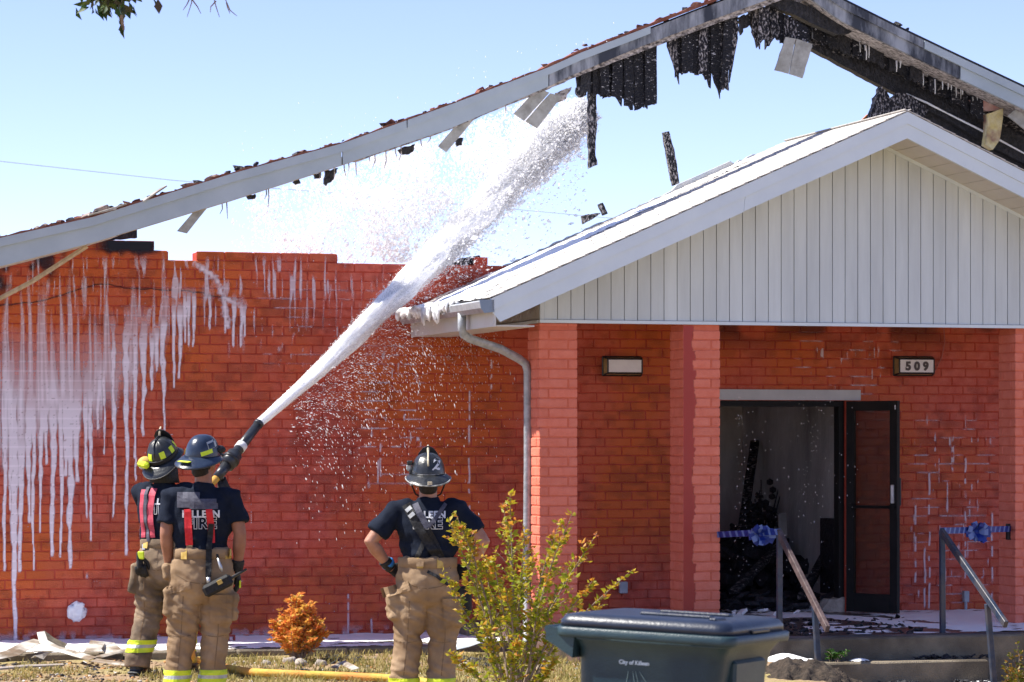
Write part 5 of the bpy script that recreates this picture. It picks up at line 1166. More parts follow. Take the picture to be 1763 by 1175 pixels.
strip([(158, 1138, 0.05), (168, 1134, 0.11), (185, 1134, 0.08), (200, 1137, 0.03)], 'buckled cream sheet standing up in the middle of the scrap', 0.06, METAL, 5)
strip([(160, 1146, 0.02), (190, 1149, 0.015), (222, 1152, 0.01)], 'narrow cream strip pointing at the rear firefighter boot', 0.025, METAL, 6)
strip([(170, 1143, 0.03), (200, 1139, 0.05), (230, 1136, 0.07)], 'grey splintered strip behind the narrow cream one', 0.03, METAL, 7)
strip([(-20, 1158, 0.0), (40, 1155, 0.01), (110, 1152, 0.01)], 'weathered grey lath half buried in the soil at left', 0.02, mat('grey_lath', (0.26, 0.22, 0.19), (0.40, 0.35, 0.31), 10, 0.9), 8)
strip([(760, 1130, 0.03), (800, 1128, 0.06), (838, 1122, 0.09)], 'white siding offcut lying on the footpath behind the crape myrtle', 0.05, WHITE, 9)
strip([(575, 1160, 0.02), (590, 1157, 0.05), (612, 1162, 0.02)], 'crumpled pale scrap on the grass between the firefighters', 0.03, METAL, 10)
crumbs('char', 130, 560, 620, 1127, 1140, 0.01, 0.05, CHAR, 'black ash at the right of the orange bush', 'debris', 45)
crumbs('char', 120, 770, 850, 1136, 1150, 0.01, 0.06, CHAR, 'black ash under the white siding offcut', 'debris', 46)
# splash block and small red bracket on the footpath
t = thing('splash_block', 'low wet concrete block by the wall at the foot of the downspout', 'block', wp(fu(830, 0.35), 0.35, 0.045), TH)
MB().cbox((0, 0, 0.055), (0.36, 0.3, 0.11), 0.012).build('block_body', CONC, t)
t = thing('metal_bracket', 'small dark red metal bracket lying on the footpath', 'bracket', wp(fu(398, 0.6), 0.6, 0.045), TH)
RED = mat('dark_red_paint', (0.22, 0.03, 0.03), (0.3, 0.05, 0.04), 9, 0.5)
MB().box((-0.025, 0, 0.03), (0.014, 0.05, 0.06)).box((0.025, 0, 0.03), (0.014, 0.05, 0.06)).box((0, 0, 0.052), (0.036, 0.05, 0.014)).build('bracket_body', RED, t)

# ================================================================== HOSE, NOZZLE AND THE STREAM
NB_, NT_ = at(374, 822, 23.0), at(446, 729, 23.42)
hs = thing('fire_hose', 'yellow fire hose with black nozzle aimed up at the burnt roof', 'hose', (gp(420, 1155).x, gp(420, 1155).y, 0))
o0 = Vector(hs.location); d = (NT_ - NB_).normalized(); Ln = (NT_ - NB_).length; q0 = NB_ - o0
HOSE = mat('yellow_hose_jacket', (0.50, 0.33, 0.04), (0.62, 0.44, 0.09), 30, 0.75, 0.3, 120, c3=(0.62, 0.26, 0.06), s3=3)
NOZ = mat('black_nozzle_plastic', (0.018, 0.020, 0.024), (0.035, 0.038, 0.045), 20, 0.35, 0.1, 80, 0.5)
def along(a, b, r0, r1, seg=18):
    return MB().tube([q0 + d * (Ln * a), q0 + d * (Ln * b)], [r0, r1], seg)
along(0.40, 1.0, 0.042, 0.034).build('nozzle_barrel', NOZ, hs, True)
along(0.962, 1.004, 0.040, 0.040).build('nozzle_tip', NOZ, hs, True)
along(0.52, 0.60, 0.0445, 0.0435).build('nozzle_label', mat('white_label', (0.7, 0.7, 0.7), None), hs, True)
along(0.22, 0.42, 0.062, 0.060, 20).build('ball_valve', NOZ, hs, True)
al = along(0.30, 0.34, 0.070, 0.070, 20); al.build('valve_ring', BLACKM, hs, True)
along(-0.02, 0.22, 0.036, 0.042).build('coupling', NOZ, hs, True)
sdv = d.cross(Vector((0, 1, 0))).normalized()
MB().tube([q0 + d * Ln * 0.32 + sdv * 0.06, q0 + d * Ln * 0.26 + sdv * 0.13, q0 + d * Ln * 0.14 + sdv * 0.13], 0.012, 8).build('bale_handle', NOZ, hs)
wpth = [NB_ + d * 0.0, NB_ - d * 0.15, at(352, 880, 22.95), at(346, 980, 22.85), at(334, 1085, 22.7), at(330, 1130, 22.55), gp(345, 1150) + Vector((0, 0, 0.05)), gp(390, 1157) + Vector((0, 0, 0.028)), gp(440, 1164) + Vector((0, 0, 0.028)), gp(520, 1168) + Vector((0, 0, 0.028)), gp(620, 1172) + Vector((0, 0, 0.028)), gp(720, 1180) + Vector((0, 0, 0.03)), gp(860, 1205) + Vector((0, 0, 0.02))]
# smooth the path
def catmull(P, k=6):
    out = []
    for i in range(len(P) - 1):
        p0, p1, p2, p3 = P[max(i - 1, 0)], P[i], P[i + 1], P[min(i + 2, len(P) - 1)]
        for j in range(k):
            t = j / k; out.append(0.5 * ((2 * p1) + (p2 - p0) * t + (2 * p0 - 5 * p1 + 4 * p2 - p3) * t * t + (3 * p1 - p0 - 3 * p2 + p3) * t ** 3))
    return out + [P[-1]]
MB().tube([p - o0 for p in catmull(wpth)], 0.029, 12).build('hose', HOSE, hs, True)

# the stream: a lumpy core, torn lobes and tens of thousands of drops, all solid geometry
SP = [NT_, at(560, 628, 24.5), at(655, 534, 25.65), at(740, 454, 26.55), at(800, 395, 26.98), at(900, 292, 27.35), at(965, 232, 27.6), at(1012, 188, 27.75)]
SPc = catmull(SP, 14); wl = len(SPc)
def spt(t):
    x = t * (wl - 1); i = min(int(x), wl - 2); return SPc[i].lerp(SPc[i + 1], x - i), (SPc[i + 1] - SPc[i]).normalized()
rad = lambda t: np.interp(t, [0, 0.1, 0.25, 0.45, 0.65, 0.85, 1.0], [0.032, 0.050, 0.082, 0.104, 0.112, 0.110, 0.07])
def stream_core():
    ns, sg = 420, 44; V = []
    for i in range(ns):
        t = i / (ns - 1); c, dd = spt(t); a = dd.cross(Vector((0, 1, 0))).normalized(); b = a.cross(dd); q = float(rad(t))
        for k in range(sg):
            th = 2 * math.pi * k / sg; ca, sa = math.cos(th), math.sin(th)
            s_ = t * 10
            nz = noise.noise((ca * 1.4 + 5, sa * 1.4, s_ * 0.9)) * 0.45 + noise.noise((ca * 3.2, sa * 3.2 + 9, s_ * 1.7)) * 0.28 + noise.noise((ca * 8, sa * 8, s_ * 3.0)) * 0.09
            rr_ = q * (1 + nz * (0.25 + 1.15 * min(1, t * 2.2)))
            V.append(c + a * (ca * rr_) + b * (sa * rr_))
    I = np.arange(ns * sg).reshape(ns, sg); J = np.roll(I, -1, 1)
    Q = np.stack([I[:-1], J[:-1], J[1:], I[1:]], -1).reshape(-1, 4)
    return fast_mesh('stream_core', np.array(V), Q, WATER, smooth=True)
st = thing('foam_stream', 'jet of white fire-fighting foam arching from the nozzle to the burnt roof', 'foam jet', NT_, 0, None, 'stuff')
o = link('stream_core', stream_core(), st, 'stuff'); o.matrix_parent_inverse = Matrix.Translation(-NT_)
OCT = np.array([[1, 0, 0], [-1, 0, 0], [0, 1, 0], [0, -1, 0], [0, 0, 1], [0, 0, -1]], float); OT = np.array([[0, 2, 4], [2, 1, 4], [1, 3, 4], [3, 0, 4], [2, 0, 5], [1, 2, 5], [3, 1, 5], [0, 3, 5]])
def drops(name, P, Dv, ln, wd, m=None):
    "octahedral drops: positions, direction, half length, half width"
    n = len(P); P = np.asarray(P); Dv = np.asarray(Dv, float); Dv /= np.linalg.norm(Dv, axis=1)[:, None] + 1e-9
    rv = rng.normal(size=(n, 3)); A = np.cross(Dv, rv); A /= np.linalg.norm(A, axis=1)[:, None] + 1e-9; B = np.cross(Dv, A)
    V = P[:, None] + OCT[None, :, 0:1] * (Dv * ln[:, None])[:, None] + OCT[None, :, 1:2] * (A * wd[:, None])[:, None] + OCT[None, :, 2:3] * (B * wd[:, None] * rng.uniform(0.7, 1.2, n)[:, None])[:, None]
    T_ = (np.arange(n)[:, None, None] * 6 + OT[None]).reshape(-1, 3)
    return fast_mesh(name, V.reshape(-1, 3), T_, m or DROP, k=3, smooth=True)
def frame_t(T_):
    C0 = np.array([spt(t)[0] for t in T_]); D0 = np.array([spt(t)[1] for t in T_]); A = np.cross(D0, [0, 1, 0]); A /= np.linalg.norm(A, axis=1)[:, None]; B = np.cross(A, D0); return C0, D0, A, B
# (a) sheath of torn drops hugging the jet
n = 90000; T_ = rng.random(n) ** 0.75; C0, D0, A, B = frame_t(T_); q = rad(T_) * (0.78 + np.abs(rng.normal(0, 0.40, n)) * (0.30 + 1.15 * T_)); th = rng.uniform(0, 6.28, n)
P = C0 + A * (q * np.cos(th))[:, None] + B * (q * np.sin(th))[:, None]
w0 = rng.uniform(0.0014, 0.0046, n) * (0.5 + 0.7 * T_); me = drops('stream_drops', P, D0 + rng.normal(0, 0.10, (n, 3)) + (A * np.cos(th)[:, None] + B * np.sin(th)[:, None]) * 0.15, w0 * rng.uniform(2.0, 7.0, n), w0)
o = link('stream_drops', me, st, 'stuff'); o.matrix_parent_inverse = Matrix.Translation(-NT_)
# (b) curtain of foam falling back from the roof
def poly_pts(n, test, x0, x1, y0, y1):
    x = rng.uniform(x0, x1, n); y = rng.uniform(y0, y1, n); k = test(x, y); return x[k], y[k]
botv = lambda x: np.interp(x, [a for a, _ in bot], [b for _, b in bot])
jet_y = lambda x: np.interp(x, [446, 560, 690, 800, 900, 965, 1012], [729, 628, 500, 398, 292, 232, 188])
def px3(x, y, Y): return np.stack([(x - CX) / F * Y, Y, CAMZ - (y - HY) / F * Y], -1)
x, y = poly_pts(150000, lambda x, y: (y > botv(x) + 6) & (y < np.minimum(jet_y(x) + 60 * sst(700, 900, x), 452)) & (rng.random(len(x)) < (0.04 + 0.75 * sst(400, 560, x)) * (0.25 + 0.75 * sst(0.25, 0.7, vn(x / 38, y / 38, 160)))), 400, 1000, 170, 455)
k = rng.random(len(x)) < 0.66; x, y = x[k], y[k]
Yd = 26.75 + 0.9 * (x - 500) / 500 + rng.uniform(-0.3, 0.9, len(x)); wv = rng.gamma(1.6, 0.0026, len(x)) + 0.0022
me = drops('falling_foam', px3(x, y, Yd), np.stack([rng.normal(-0.25, 0.35, len(x)), rng.normal(0, .3, len(x)), np.full(len(x), -1.0)], -1), wv * rng.uniform(1.0, 2.0, len(x)), wv)
o = link('falling_foam', me); tag(o, 'curtain of white foam flecks falling below the burnt gable', 'foam', None, 'stuff')
# haze of fine drops right of the jet
x, y = poly_pts(20000, lambda x, y: (y > jet_y(x)) & (rng.random(len(x)) < np.exp(-(y - jet_y(x)) / (28 + 0.09 * (x - 600)))), 640, 1010, 170, 480)
Yd = 26.4 + 1.3 * (x - 690) / 320 + rng.uniform(-0.4, 0.4, len(x)); wv = rng.gamma(1.6, 0.0022, len(x)) + 0.0015
me = drops('jet_fringe', px3(x, y, Yd), np.stack([np.full(len(x), 0.6), np.full(len(x), .5), rng.normal(0.4, 0.4, len(x))], -1), wv * rng.uniform(1, 3, len(x)), wv)
o = link('jet_fringe', me, st, 'stuff'); o.matrix_parent_inverse = Matrix.Translation(-NT_)
# (c) streaks shed under the jet before the wall
n = 5200; T_ = 0.06 + 0.50 * rng.random(n); C0, D0, A, B = frame_t(T_); fall = rng.gamma(1.35, 0.42, n) * (0.35 + 1.2 * T_); kf = fall < 2.1; fall = fall[kf]; C0 = C0[kf]; D0 = D0[kf]; T_ = T_[kf]; n = len(fall)
P = C0 + np.stack([0.40 * np.sqrt(fall) * rng.uniform(0.0, 1.1, n) + 0.05, rng.normal(0.05, 0.15, n), -fall], -1)
dirv = D0 * np.exp(-fall * 3.2)[:, None] * 1.2 + np.stack([0.38 * np.exp(-fall * 0.9) + 0.05 * rng.normal(size=n), rng.normal(0, 0.05, n), -np.clip(fall * 1.4, 0.02, 1.0)], -1)
wv = rng.uniform(0.0012, 0.0034, n) * np.where(rng.random(n) < 0.04, 2.0, 1); P[:, 1] = np.minimum(P[:, 1], Y0 + P[:, 0] * math.tan(TH) - 0.08)
me = drops('shed_foam', P, dirv, wv * rng.uniform(1.8, 5.0, n), wv, FLECK)
o = link('shed_foam', me); tag(o, 'streaking foam flecks shed beneath the jet in front of the wall', 'foam', None, 'stuff')
# (d) splash above the rake and drips in the doorway and from the eave
x, y = poly_pts(1500, lambda x, y: (y < np.interp(x, [a for a, _ in top], [b for _, b in top])) & (rng.random(len(x)) < np.exp(-(np.interp(x, [a for a, _ in top], [b for _, b in top]) - y) / 26)) & (rng.random(len(x)) < 0.45), 380, 1060, 20, 260)
x2 = np.concatenate([rng.normal(1275, 6, 60), rng.uniform(1250, 1480, 130), rng.normal(1395, 12, 50), rng.uniform(1000, 1260, 160)]); y2 = np.concatenate([rng.uniform(680, 1000, 60), rng.uniform(680, 1020, 130), rng.uniform(680, 900, 50), rng.uniform(150, 430, 160)])
X_ = np.concatenate([x, x2[:240]]); Y_ = np.concatenate([y, y2[:240]]); Yd = np.concatenate([np.full(len(x), 25.9), np.full(240, 27.0)]) + rng.uniform(-0.3, 0.3, len(X_)); wv = rng.uniform(0.002, 0.006, len(X_))
me = drops('stray_foam', px3(X_, Y_, Yd), np.stack([rng.normal(0, 0.3, len(X_)), rng.normal(0, .2, len(X_)), np.full(len(X_), -1.0)], -1), wv * rng.uniform(1, 2.2, len(X_)), wv)
o = link('stray_foam', me); tag(o, 'stray foam drops above the rake and dripping before the doorway', 'foam', None, 'stuff')
# ================================================================== PEOPLE
SKIN = mat('skin', (0.34, 0.155, 0.095), (0.42, 0.21, 0.135), 18, 0.5, 0.1, 120, 0.35)
SKIN2 = mat('tanned_skin', (0.27, 0.115, 0.066), (0.33, 0.15, 0.09), 18, 0.5, 0.1, 120, 0.35)
NAVY = mat('navy_cotton', (0.006, 0.010, 0.021), (0.011, 0.016, 0.031), 9, 0.85, 0.35, 220, 0.15)
BUNK = mat('tan_bunker_cloth', (0.31, 0.205, 0.120), (0.40, 0.280, 0.172), 7, 0.85, 0.45, 260, 0.15, c3=(0.25, 0.165, 0.095), s3=4)
BUNK2 = mat('soiled_bunker_cloth', (0.25, 0.18, 0.115), (0.33, 0.24, 0.16), 7, 0.85, 0.45, 260, 0.15, c3=(0.12, 0.09, 0.065), s3=5)
LIME = mat('lime_reflective', (0.56, 0.70, 0.02), (0.66, 0.80, 0.05), 30, 0.5)
SILV = mat('silver_reflective', (0.40, 0.41, 0.40), (0.50, 0.51, 0.50), 60, 0.35, metal=0.2)
REDS = mat('red_webbing', (0.52, 0.015, 0.02), (0.62, 0.03, 0.04), 60, 0.7)
PINK = mat('faded_red_webbing', (0.46, 0.05, 0.085), (0.56, 0.09, 0.13), 30, 0.7)
GPAD = mat('grey_padded_nylon', (0.060, 0.060, 0.085), (0.10, 0.10, 0.13), 40, 0.7, 0.3, 300)
BLKN = mat('black_nylon', (0.008, 0.008, 0.009), (0.022, 0.022, 0.024), 60, 0.6, 0.3, 300)
YTAB = mat('worn_yellow_leather', (0.48, 0.31, 0.06), (0.60, 0.42, 0.13), 30, 0.7)
HELB = mat('black_helmet_shell', (0.010, 0.011, 0.012), (0.035, 0.037, 0.038), 14, 0.30, 0.15, 60, 0.5)
HELN = mat('blue_black_helmet_shell', (0.010, 0.018, 0.040), (0.030, 0.045, 0.080), 8, 0.30, 0.1, 60, 0.5)
HRIM = mat('scuffed_pale_rim', (0.12, 0.12, 0.12), (0.52, 0.52, 0.50), 22, 0.6, 0.2, 80)
LETT = mat('white_shirt_print', (0.62, 0.63, 0.66), None, rough=0.8)
HAIR = mat('dark_hair', (0.012, 0.009, 0.007), (0.03, 0.022, 0.016), 60, 0.6, 0.5, 200)
GLOV = mat('black_glove', (0.010, 0.010, 0.011), (0.030, 0.030, 0.032), 30, 0.7, 0.3, 150)
BOOT = mat('black_rubber_boot', (0.010, 0.012, 0.014), (0.028, 0.034, 0.040), 12, 0.45, 0.1, 60, 0.5)
EYEW = mat('eye_white', (0.7, 0.68, 0.66), None, rough=0.2)
ORNG = mat('orange_leather', (0.50, 0.17, 0.03), (0.58, 0.24, 0.05), 20, 0.7)
BLUB = mat('blue_wrist_band', (0.03, 0.18, 0.45), None, rough=0.5)
GOLD = mat('worn_gilt', (0.50, 0.42, 0.26), (0.66, 0.60, 0.46), 60, 0.5)

SEAM = mat('dark_seam_thread', (0.19, 0.125, 0.072), (0.23, 0.155, 0.092), 30, 0.9)
def remesh(mb, vox, sm=6, disp=None, fac=0.5):
    me = bpy.data.meshes.new('tmp'); me.from_pydata(mb.v, [], mb.f)
    b = bmesh.new(); b.from_mesh(me); bmesh.ops.recalc_face_normals(b, faces=b.faces); b.to_mesh(me); b.free()
    o = bpy.data.objects.new('tmp', me); COL.objects.link(o)
    m = o.modifiers.new('r', 'REMESH'); m.mode = 'VOXEL'; m.voxel_size = vox
    s = o.modifiers.new('s', 'SMOOTH'); s.factor = fac; s.iterations = sm
    dg = bpy.context.evaluated_depsgraph_get(); r = bpy.data.meshes.new_from_object(o.evaluated_get(dg))
    bpy.data.objects.remove(o); bpy.data.meshes.remove(me)
    if disp:
        nv = [v.normal.copy() for v in r.vertices]
        for v, n in zip(r.vertices, nv): v.co += n * disp(v.co)
    r.polygons.foreach_set('use_smooth', [True] * len(r.polygons)); r.update(); return r
def bvh_of(me):
    return BVHTree.FromPolygons([v.co for v in me.vertices], [tuple(p.vertices) for p in me.polygons])
def rc(bvh, x, z, off, d=1.0):
    "cast from behind (d = 1) or from the front (d = -1) on to a garment"
    h = bvh.ray_cast(Vector((x, -2.0 * d, z)), Vector((0, d, 0)))
    return None if h[0] is None else Vector((x, h[0].y - off * d, z))
def strap(mb, bvh, pts, wd, off=0.006, d=1.0, th=0.005, step=0.018):
    "webbing that follows the garment along an (x, z) path"
    P = []
    for a, b in zip(pts, pts[1:]):
        n = max(1, int(math.dist(a, b) / step)); P += [(a[0] + (b[0] - a[0]) * i / n, a[1] + (b[1] - a[1]) * i / n) for i in range(n)]
    P.append(pts[-1]); rows = []; last = None
    for i, p in enumerate(P):
        q0, q1 = P[max(i - 1, 0)], P[min(i + 1, len(P) - 1)]; t = Vector((q1[0] - q0[0], 0, q1[1] - q0[1])).normalized(); s = Vector((-t.z, 0, t.x)); row = []
        for k in (-1, -0.5, 0, 0.5, 1):
            x, z = p[0] + s.x * wd / 2 * k, p[1] + s.z * wd / 2 * k; h = rc(bvh, x, z, off, d)
            if h is None: h = Vector((x, last if last is not None else 0, z))
            last = h.y; row.append(h)
        rows.append(row)
    vs = [v for r in rows for v in r] + [v + Vector((0, th * d, 0)) for r in rows for v in r]; n = len(rows); o = n * 5; fs = []
    for i in range(n - 1):
        for k in range(4): fs += [(i * 5 + k, i * 5 + k + 1, i * 5 + k + 6, i * 5 + k + 5), (o + i * 5 + k + 5, o + i * 5 + k + 6, o + i * 5 + k + 1, o + i * 5 + k)]
        fs += [(i * 5, i * 5 + 5, o + i * 5 + 5, o + i * 5), (i * 5 + 4, o + i * 5 + 4, o + i * 5 + 9, i * 5 + 9)]
    fs += [(0, o, o + 1, 1), (1, o + 1, o + 2, 2), (2, o + 2, o + 3, 3), (3, o + 3, o + 4, 4)]
    e = (n - 1) * 5; fs += [(e + k, e + k + 1, o + e + k + 1, o + e + k) for k in range(4)]
    return mb.add(vs, fs)
def cuff(mb, bvh, c, axis_z0, z1, off=0.006, seg=28, tilt=0.0):
    "band round a trouser leg (c = leg axis point) between two heights"
    vs = []; zs = [axis_z0, lerp(axis_z0, z1, 0.5), z1]
    for z in zs:
        for k in range(seg):
            t = 2 * math.pi * k / seg; dv = Vector((math.cos(t), math.sin(t), 0)); cc = Vector((c[0], c[1], z))
            h = bvh.ray_cast(cc + dv * 0.005, dv, 0.16)
            r = (h[0] - cc).length if h[0] is not None else 0.09
            vs.append(cc + dv * (min(r, 0.14) + off))
    o = len(vs); vs2 = [Vector((c[0], c[1], v.z)) + (v - Vector((c[0], c[1], v.z))) * 0.93 for v in vs]
    fs = []
    for i in range(2):
        for k in range(seg): fs.append((i * seg + k, i * seg + (k + 1) % seg, (i + 1) * seg + (k + 1) % seg, (i + 1) * seg + k))
    for k in range(seg):
        j = (k + 1) % seg; fs += [(k, o + k, o + j, j), (2 * seg + k, 2 * seg + j, o + 2 * seg + j, o + 2 * seg + k)]
    return mb.add(vs + vs2, fs)
def hand(mb, M, curl, side, r=0.0105, scale=1.0):
    "hand hanging along -z from the wrist, palm facing +x*side inward; five separate fingers"
    q = lambda *p: M @ (Vector(p) * scale)
    mb.tube([q(0, 0, 0.02), q(0, 0, -0.03), q(0, 0, -0.065), q(0, 0, -0.095)], [0.029 * scale, 0.036 * scale, 0.041 * scale, 0.036 * scale], 12, ell=(0.5, 1.0))
    for i, (y, l) in enumerate(((0.031, 0.072), (0.010, 0.082), (-0.011, 0.076), (-0.030, 0.060))):
        p = [Vector((0, y * 0.9, -0.075)), Vector((0, y, -0.095))]; a = 0; c = p[-1]
        for s_ in (0.42, 0.32, 0.26):
            a += curl * (1 + 0.12 * i); c = c + Vector((-side * math.sin(a), 0, -math.cos(a))) * l * s_; p.append(c)
        mb.tube([q(*v) for v in p], [r * 1.05 * scale, r * 1.05 * scale, r * scale, r * 0.92 * scale, r * 0.75 * scale], 8)
    p = [(0, 0.026, -0.025), (-side * 0.016, 0.046, -0.055), (-side * 0.026, 0.050, -0.083), (-side * 0.034, 0.046, -0.104)]
    mb.tube([q(*v) for v in p], [0.014 * scale, 0.0135 * scale, 0.0115 * scale, 0.008 * scale], 8)
def aim(p, dirv, twist=0.0):
    "frame with -z along dirv"
    z = -Vector(dirv).normalized(); qt = z.to_track_quat('Z', 'Y')
    return Matrix.Translation(p) @ qt.to_matrix().to_4x4() @ Matrix.Rotation(twist, 4, 'Z')

def helmet(parent, M, style):
    """traditional fire helmet; local +y is forward, z up, origin at the brim plane"""
    H_ = bpy.data.objects.new('helmet', None); COL.objects.link(H_); H_.parent = parent; H_.matrix_local = M
    shell = HELN if style == 'blue' else HELB
    a, b, h = (0.112, 0.140, 0.150); seg, rn = 64, 18; V = []
    for i in range(rn + 1):
        p = (math.pi / 2) * i / rn
        for k in range(seg):
            t = 2 * math.pi * k / seg; rib = 0.0
            if style != 'blue': rib = 0.006 * max(0, math.cos(8 * t)) ** 10 * math.sin(min(p * 1.3, math.pi / 2)) * (1 - 0.6 * (i / rn) ** 6)
            cp, sp = math.cos(p) ** 0.82, math.sin(p); q = 1.0 + rib / 0.12
            if style == 'blue': cp = math.cos(p) ** 0.72
            V.append((a * cp * q * math.cos(t), b * cp * q * math.sin(t), h * sp * (1 + rib * 3) + 0.01))
    I = np.arange((rn + 1) * seg).reshape(rn + 1, seg); J = np.roll(I, -1, 1); Q = np.stack([I[:-1], J[:-1], J[1:], I[1:]], -1).reshape(-1, 4)
    shell_o = link('shell', fast_mesh('shell', np.array(V), Q, shell, smooth=True), H_)
    # brim: long duck-tail behind, narrow at the front
    V = []; prof_ = [(0.0, 0.012), (0.0, 0.022), (0.35, 0.012), (0.75, -0.006), (1.0, -0.016), (1.02, -0.022), (1.0, -0.026), (0.7, -0.016), (0.3, 0.0)]
    for u, z in prof_:
        for k in range(seg):
            t = 2 * math.pi * k / seg; back = max(0, -math.sin(t)) ** 1.6
            wd = (0.038 + 0.060 * back) if style != 'blue' else (0.030 + 0.075 * back)
            dz = -0.030 * back * max(u, 0) + (0.018 * abs(math.cos(t)) ** 2 * u if style != 'blue' else 0.008 * abs(math.cos(t)) * u)
            V.append(((a * 0.99 + wd * u) * math.cos(t), (b * 0.99 + wd * u) * math.sin(t), z + dz))
    n_ = len(prof_); I = np.arange(n_ * seg).reshape(n_, seg); J = np.roll(I, -1, 1); I2, J2 = np.roll(I, -1, 0), np.roll(J, -1, 0)
    Q = np.stack([I, J, J2, I2], -1).reshape(-1, 4); link('brim', fast_mesh('brim', np.array(V), Q, shell, smooth=True), H_)
    rimP = [Vector(V[4 * seg + k]) + Vector((0, 0, -0.003)) for k in range(seg)]
    MB().tube(rimP + [rimP[0]], 0.0048 if style == 'two' else 0.0032, 6).build('rim', HRIM if style == 'two' else BLACKM, H_, True)
    # comb over the crown ending in the front holder, and the leather front
    if style != 'blue':
        cp = [Vector((0, b * 0.99 * math.cos(t) * (1.02), 0.012 + h * math.sin(t) * 1.03)) for t in [math.pi * (1 - j / 16) for j in range(17)]]
        cp = [p + Vector((0, 0, 0.006)) for p in cp if p.y > -b * 0.98][:]
        MB().tube(cp[:13], 0.006, 6).build('comb', GOLD if style == 'two' else HELB, H_, True)
        MB().tube([(0, 0.05, h + 0.012), (0, 0.095, h + 0.045), (0, 0.118, h + 0.052)], [0.009, 0.008, 0.006], 6).build('comb_holder', GOLD, H_, True)
    sh = MB(); pts = [(-0.045, 0.02), (-0.072, 0.08), (-0.066, 0.15), (-0.035, 0.19), (0, 0.205), (0.035, 0.19), (0.066, 0.15), (0.072, 0.08), (0.045, 0.02)]
    sh.prism(pts, 0, 0.008, Matrix.Translation((0, b + 0.008 - 0.035, 0.0)) @ Matrix.Rotation(R(10), 4, 'X'))
    if style != 'blue': sh.build('front_shield', BLACKM, H_)
    bl = bvh_of(shell_o.data)
    def patch(cx, cz, w, hh, m, d=1.0, name='reflective_patch', rotz=0.0, off=0.003, tilt=0.0):
        mb = MB(); vs = []; n = 5; dv = Vector((math.sin(rotz), math.cos(rotz), 0)) ; sx = Vector((math.cos(rotz), -math.sin(rotz), 0))
        for i in range(n):
            for j in range(4):
                x, z = (i / (n - 1) - 0.5) * w, (j / 3 - 0.5) * hh; x, z = x * math.cos(tilt) - z * math.sin(tilt), x * math.sin(tilt) + z * math.cos(tilt)
                p = sx * (cx + x) + Vector((0, 0, cz + z)) - dv * 0.6; hq = bl.ray_cast(p, dv)
                vs.append((hq[0] - dv * off) if hq[0] is not None else p + dv * 0.6)
        k = len(vs); vs += [v + dv * 0.004 for v in vs]
        fs = [(i * 4 + j, i * 4 + j + 1, i * 4 + j + 5, i * 4 + j + 4) for i in range(n - 1) for j in range(3)]
        mb.add(vs, fs + [tuple(q + k for q in f[::-1]) for f in fs]); return mb.build(name, m, H_)
    if style == 'two':
        me = text_mesh('2', 0.105, LETT, 0.0, 0.003, shear=0.15)
        for v in me.vertices:
            x, z = v.co.x + 0.052, v.co.y + 0.054; hq = bl.ray_cast(Vector((x, -0.6, z)), Vector((0, 1, 0))); v.co = (x, (hq[0].y if hq[0] is not None else -0.12) - 0.003, z)
        me.name = 'number'; link('number', me, H_)
        lt = MB().tube([(-0.128, 0.005, 0.055), (-0.128, 0.075, 0.06)], 0.021, 12).cbox((-0.122, 0.0, 0.092), (0.04, 0.05, 0.028), 0.005).cbox((-0.118, 0.01, 0.03), (0.02, 0.06, 0.025), 0.004)
        lt.build('helmet_light', HELB, H_); MB().tube([(-0.128, -0.001, 0.055), (-0.128, 0.004, 0.055)], 0.019, 12).cbox((-0.13, -0.008, 0.062), (0.03, 0.014, 0.034), 0.004).build('light_body', SILV, H_)
        for sx in (-1, 1):
            MB().tube([(sx * 0.105, 0.02, 0.0), (sx * 0.112, 0.0, -0.05), (sx * 0.085, 0.05, -0.12), (sx * 0.02, 0.10, -0.16)], 0.006, 6).build('chin_strap', BLKN, H_)
        MB().cbox((-0.112, -0.005, -0.045), (0.02, 0.025, 0.035), 0.005).build('strap_buckle', STEEL, H_)
        patch(0.0, 0.018, 0.15, 0.010, HRIM, name='hat_band')
        MB().cbox((0.01, -0.236, -0.03), (0.03, 0.006, 0.022), 0.002, Matrix.Rotation(0.0, 4, 'X')).build('brim_tab', GOLD, H_)
    if style == 'lime':
        for rz in (-2.2, -1.35, -0.5, 0.35, 1.2, 2.1): patch(0.0, 0.075, 0.042, 0.05, LIME, rotz=rz)
        for rz in (-0.95, 0.8): patch(0.0, 0.03, 0.05, 0.022, LIME, rotz=rz)
        g = MB(); sg = 26; vs = []
        for j in range(sg):
            t = R(-205 + 215 * j / (sg - 1))
            for (q, z) in ((0.003, 0.018), (0.010, 0.020), (0.011, 0.046), (0.003, 0.048)): vs.append(((a + q) * math.cos(t), (b + q) * math.sin(t), z))
        g.add(vs, [(j * 4 + k, j * 4 + (k + 1) % 4, j * 4 + 4 + (k + 1) % 4, j * 4 + 4 + k) for j in range(sg - 1) for k in range(4)] + [(0, 1, 2, 3), tuple((sg - 1) * 4 + k for k in (3, 2, 1, 0))])
        g.build('goggle_strap', BLKN, H_)
        MB().ball((-0.105, -0.105, 0.038), (0.058, 0.05, 0.042), 14).build('goggle_cover', YTAB, H_, True)
        MB().cbox((0, 0, 0), (0.115, 0.05, 0.050), 0.014, Matrix.Translation((-0.100, -0.148, 0.040)) @ Matrix.Rotation(R(-32), 4, 'Z')).build('goggle_band', LIME, H_)
        MB().ball((-0.11, -0.11, 0.008), (0.05, 0.045, 0.016), 12).build('goggle_frame', SILV, H_, True)
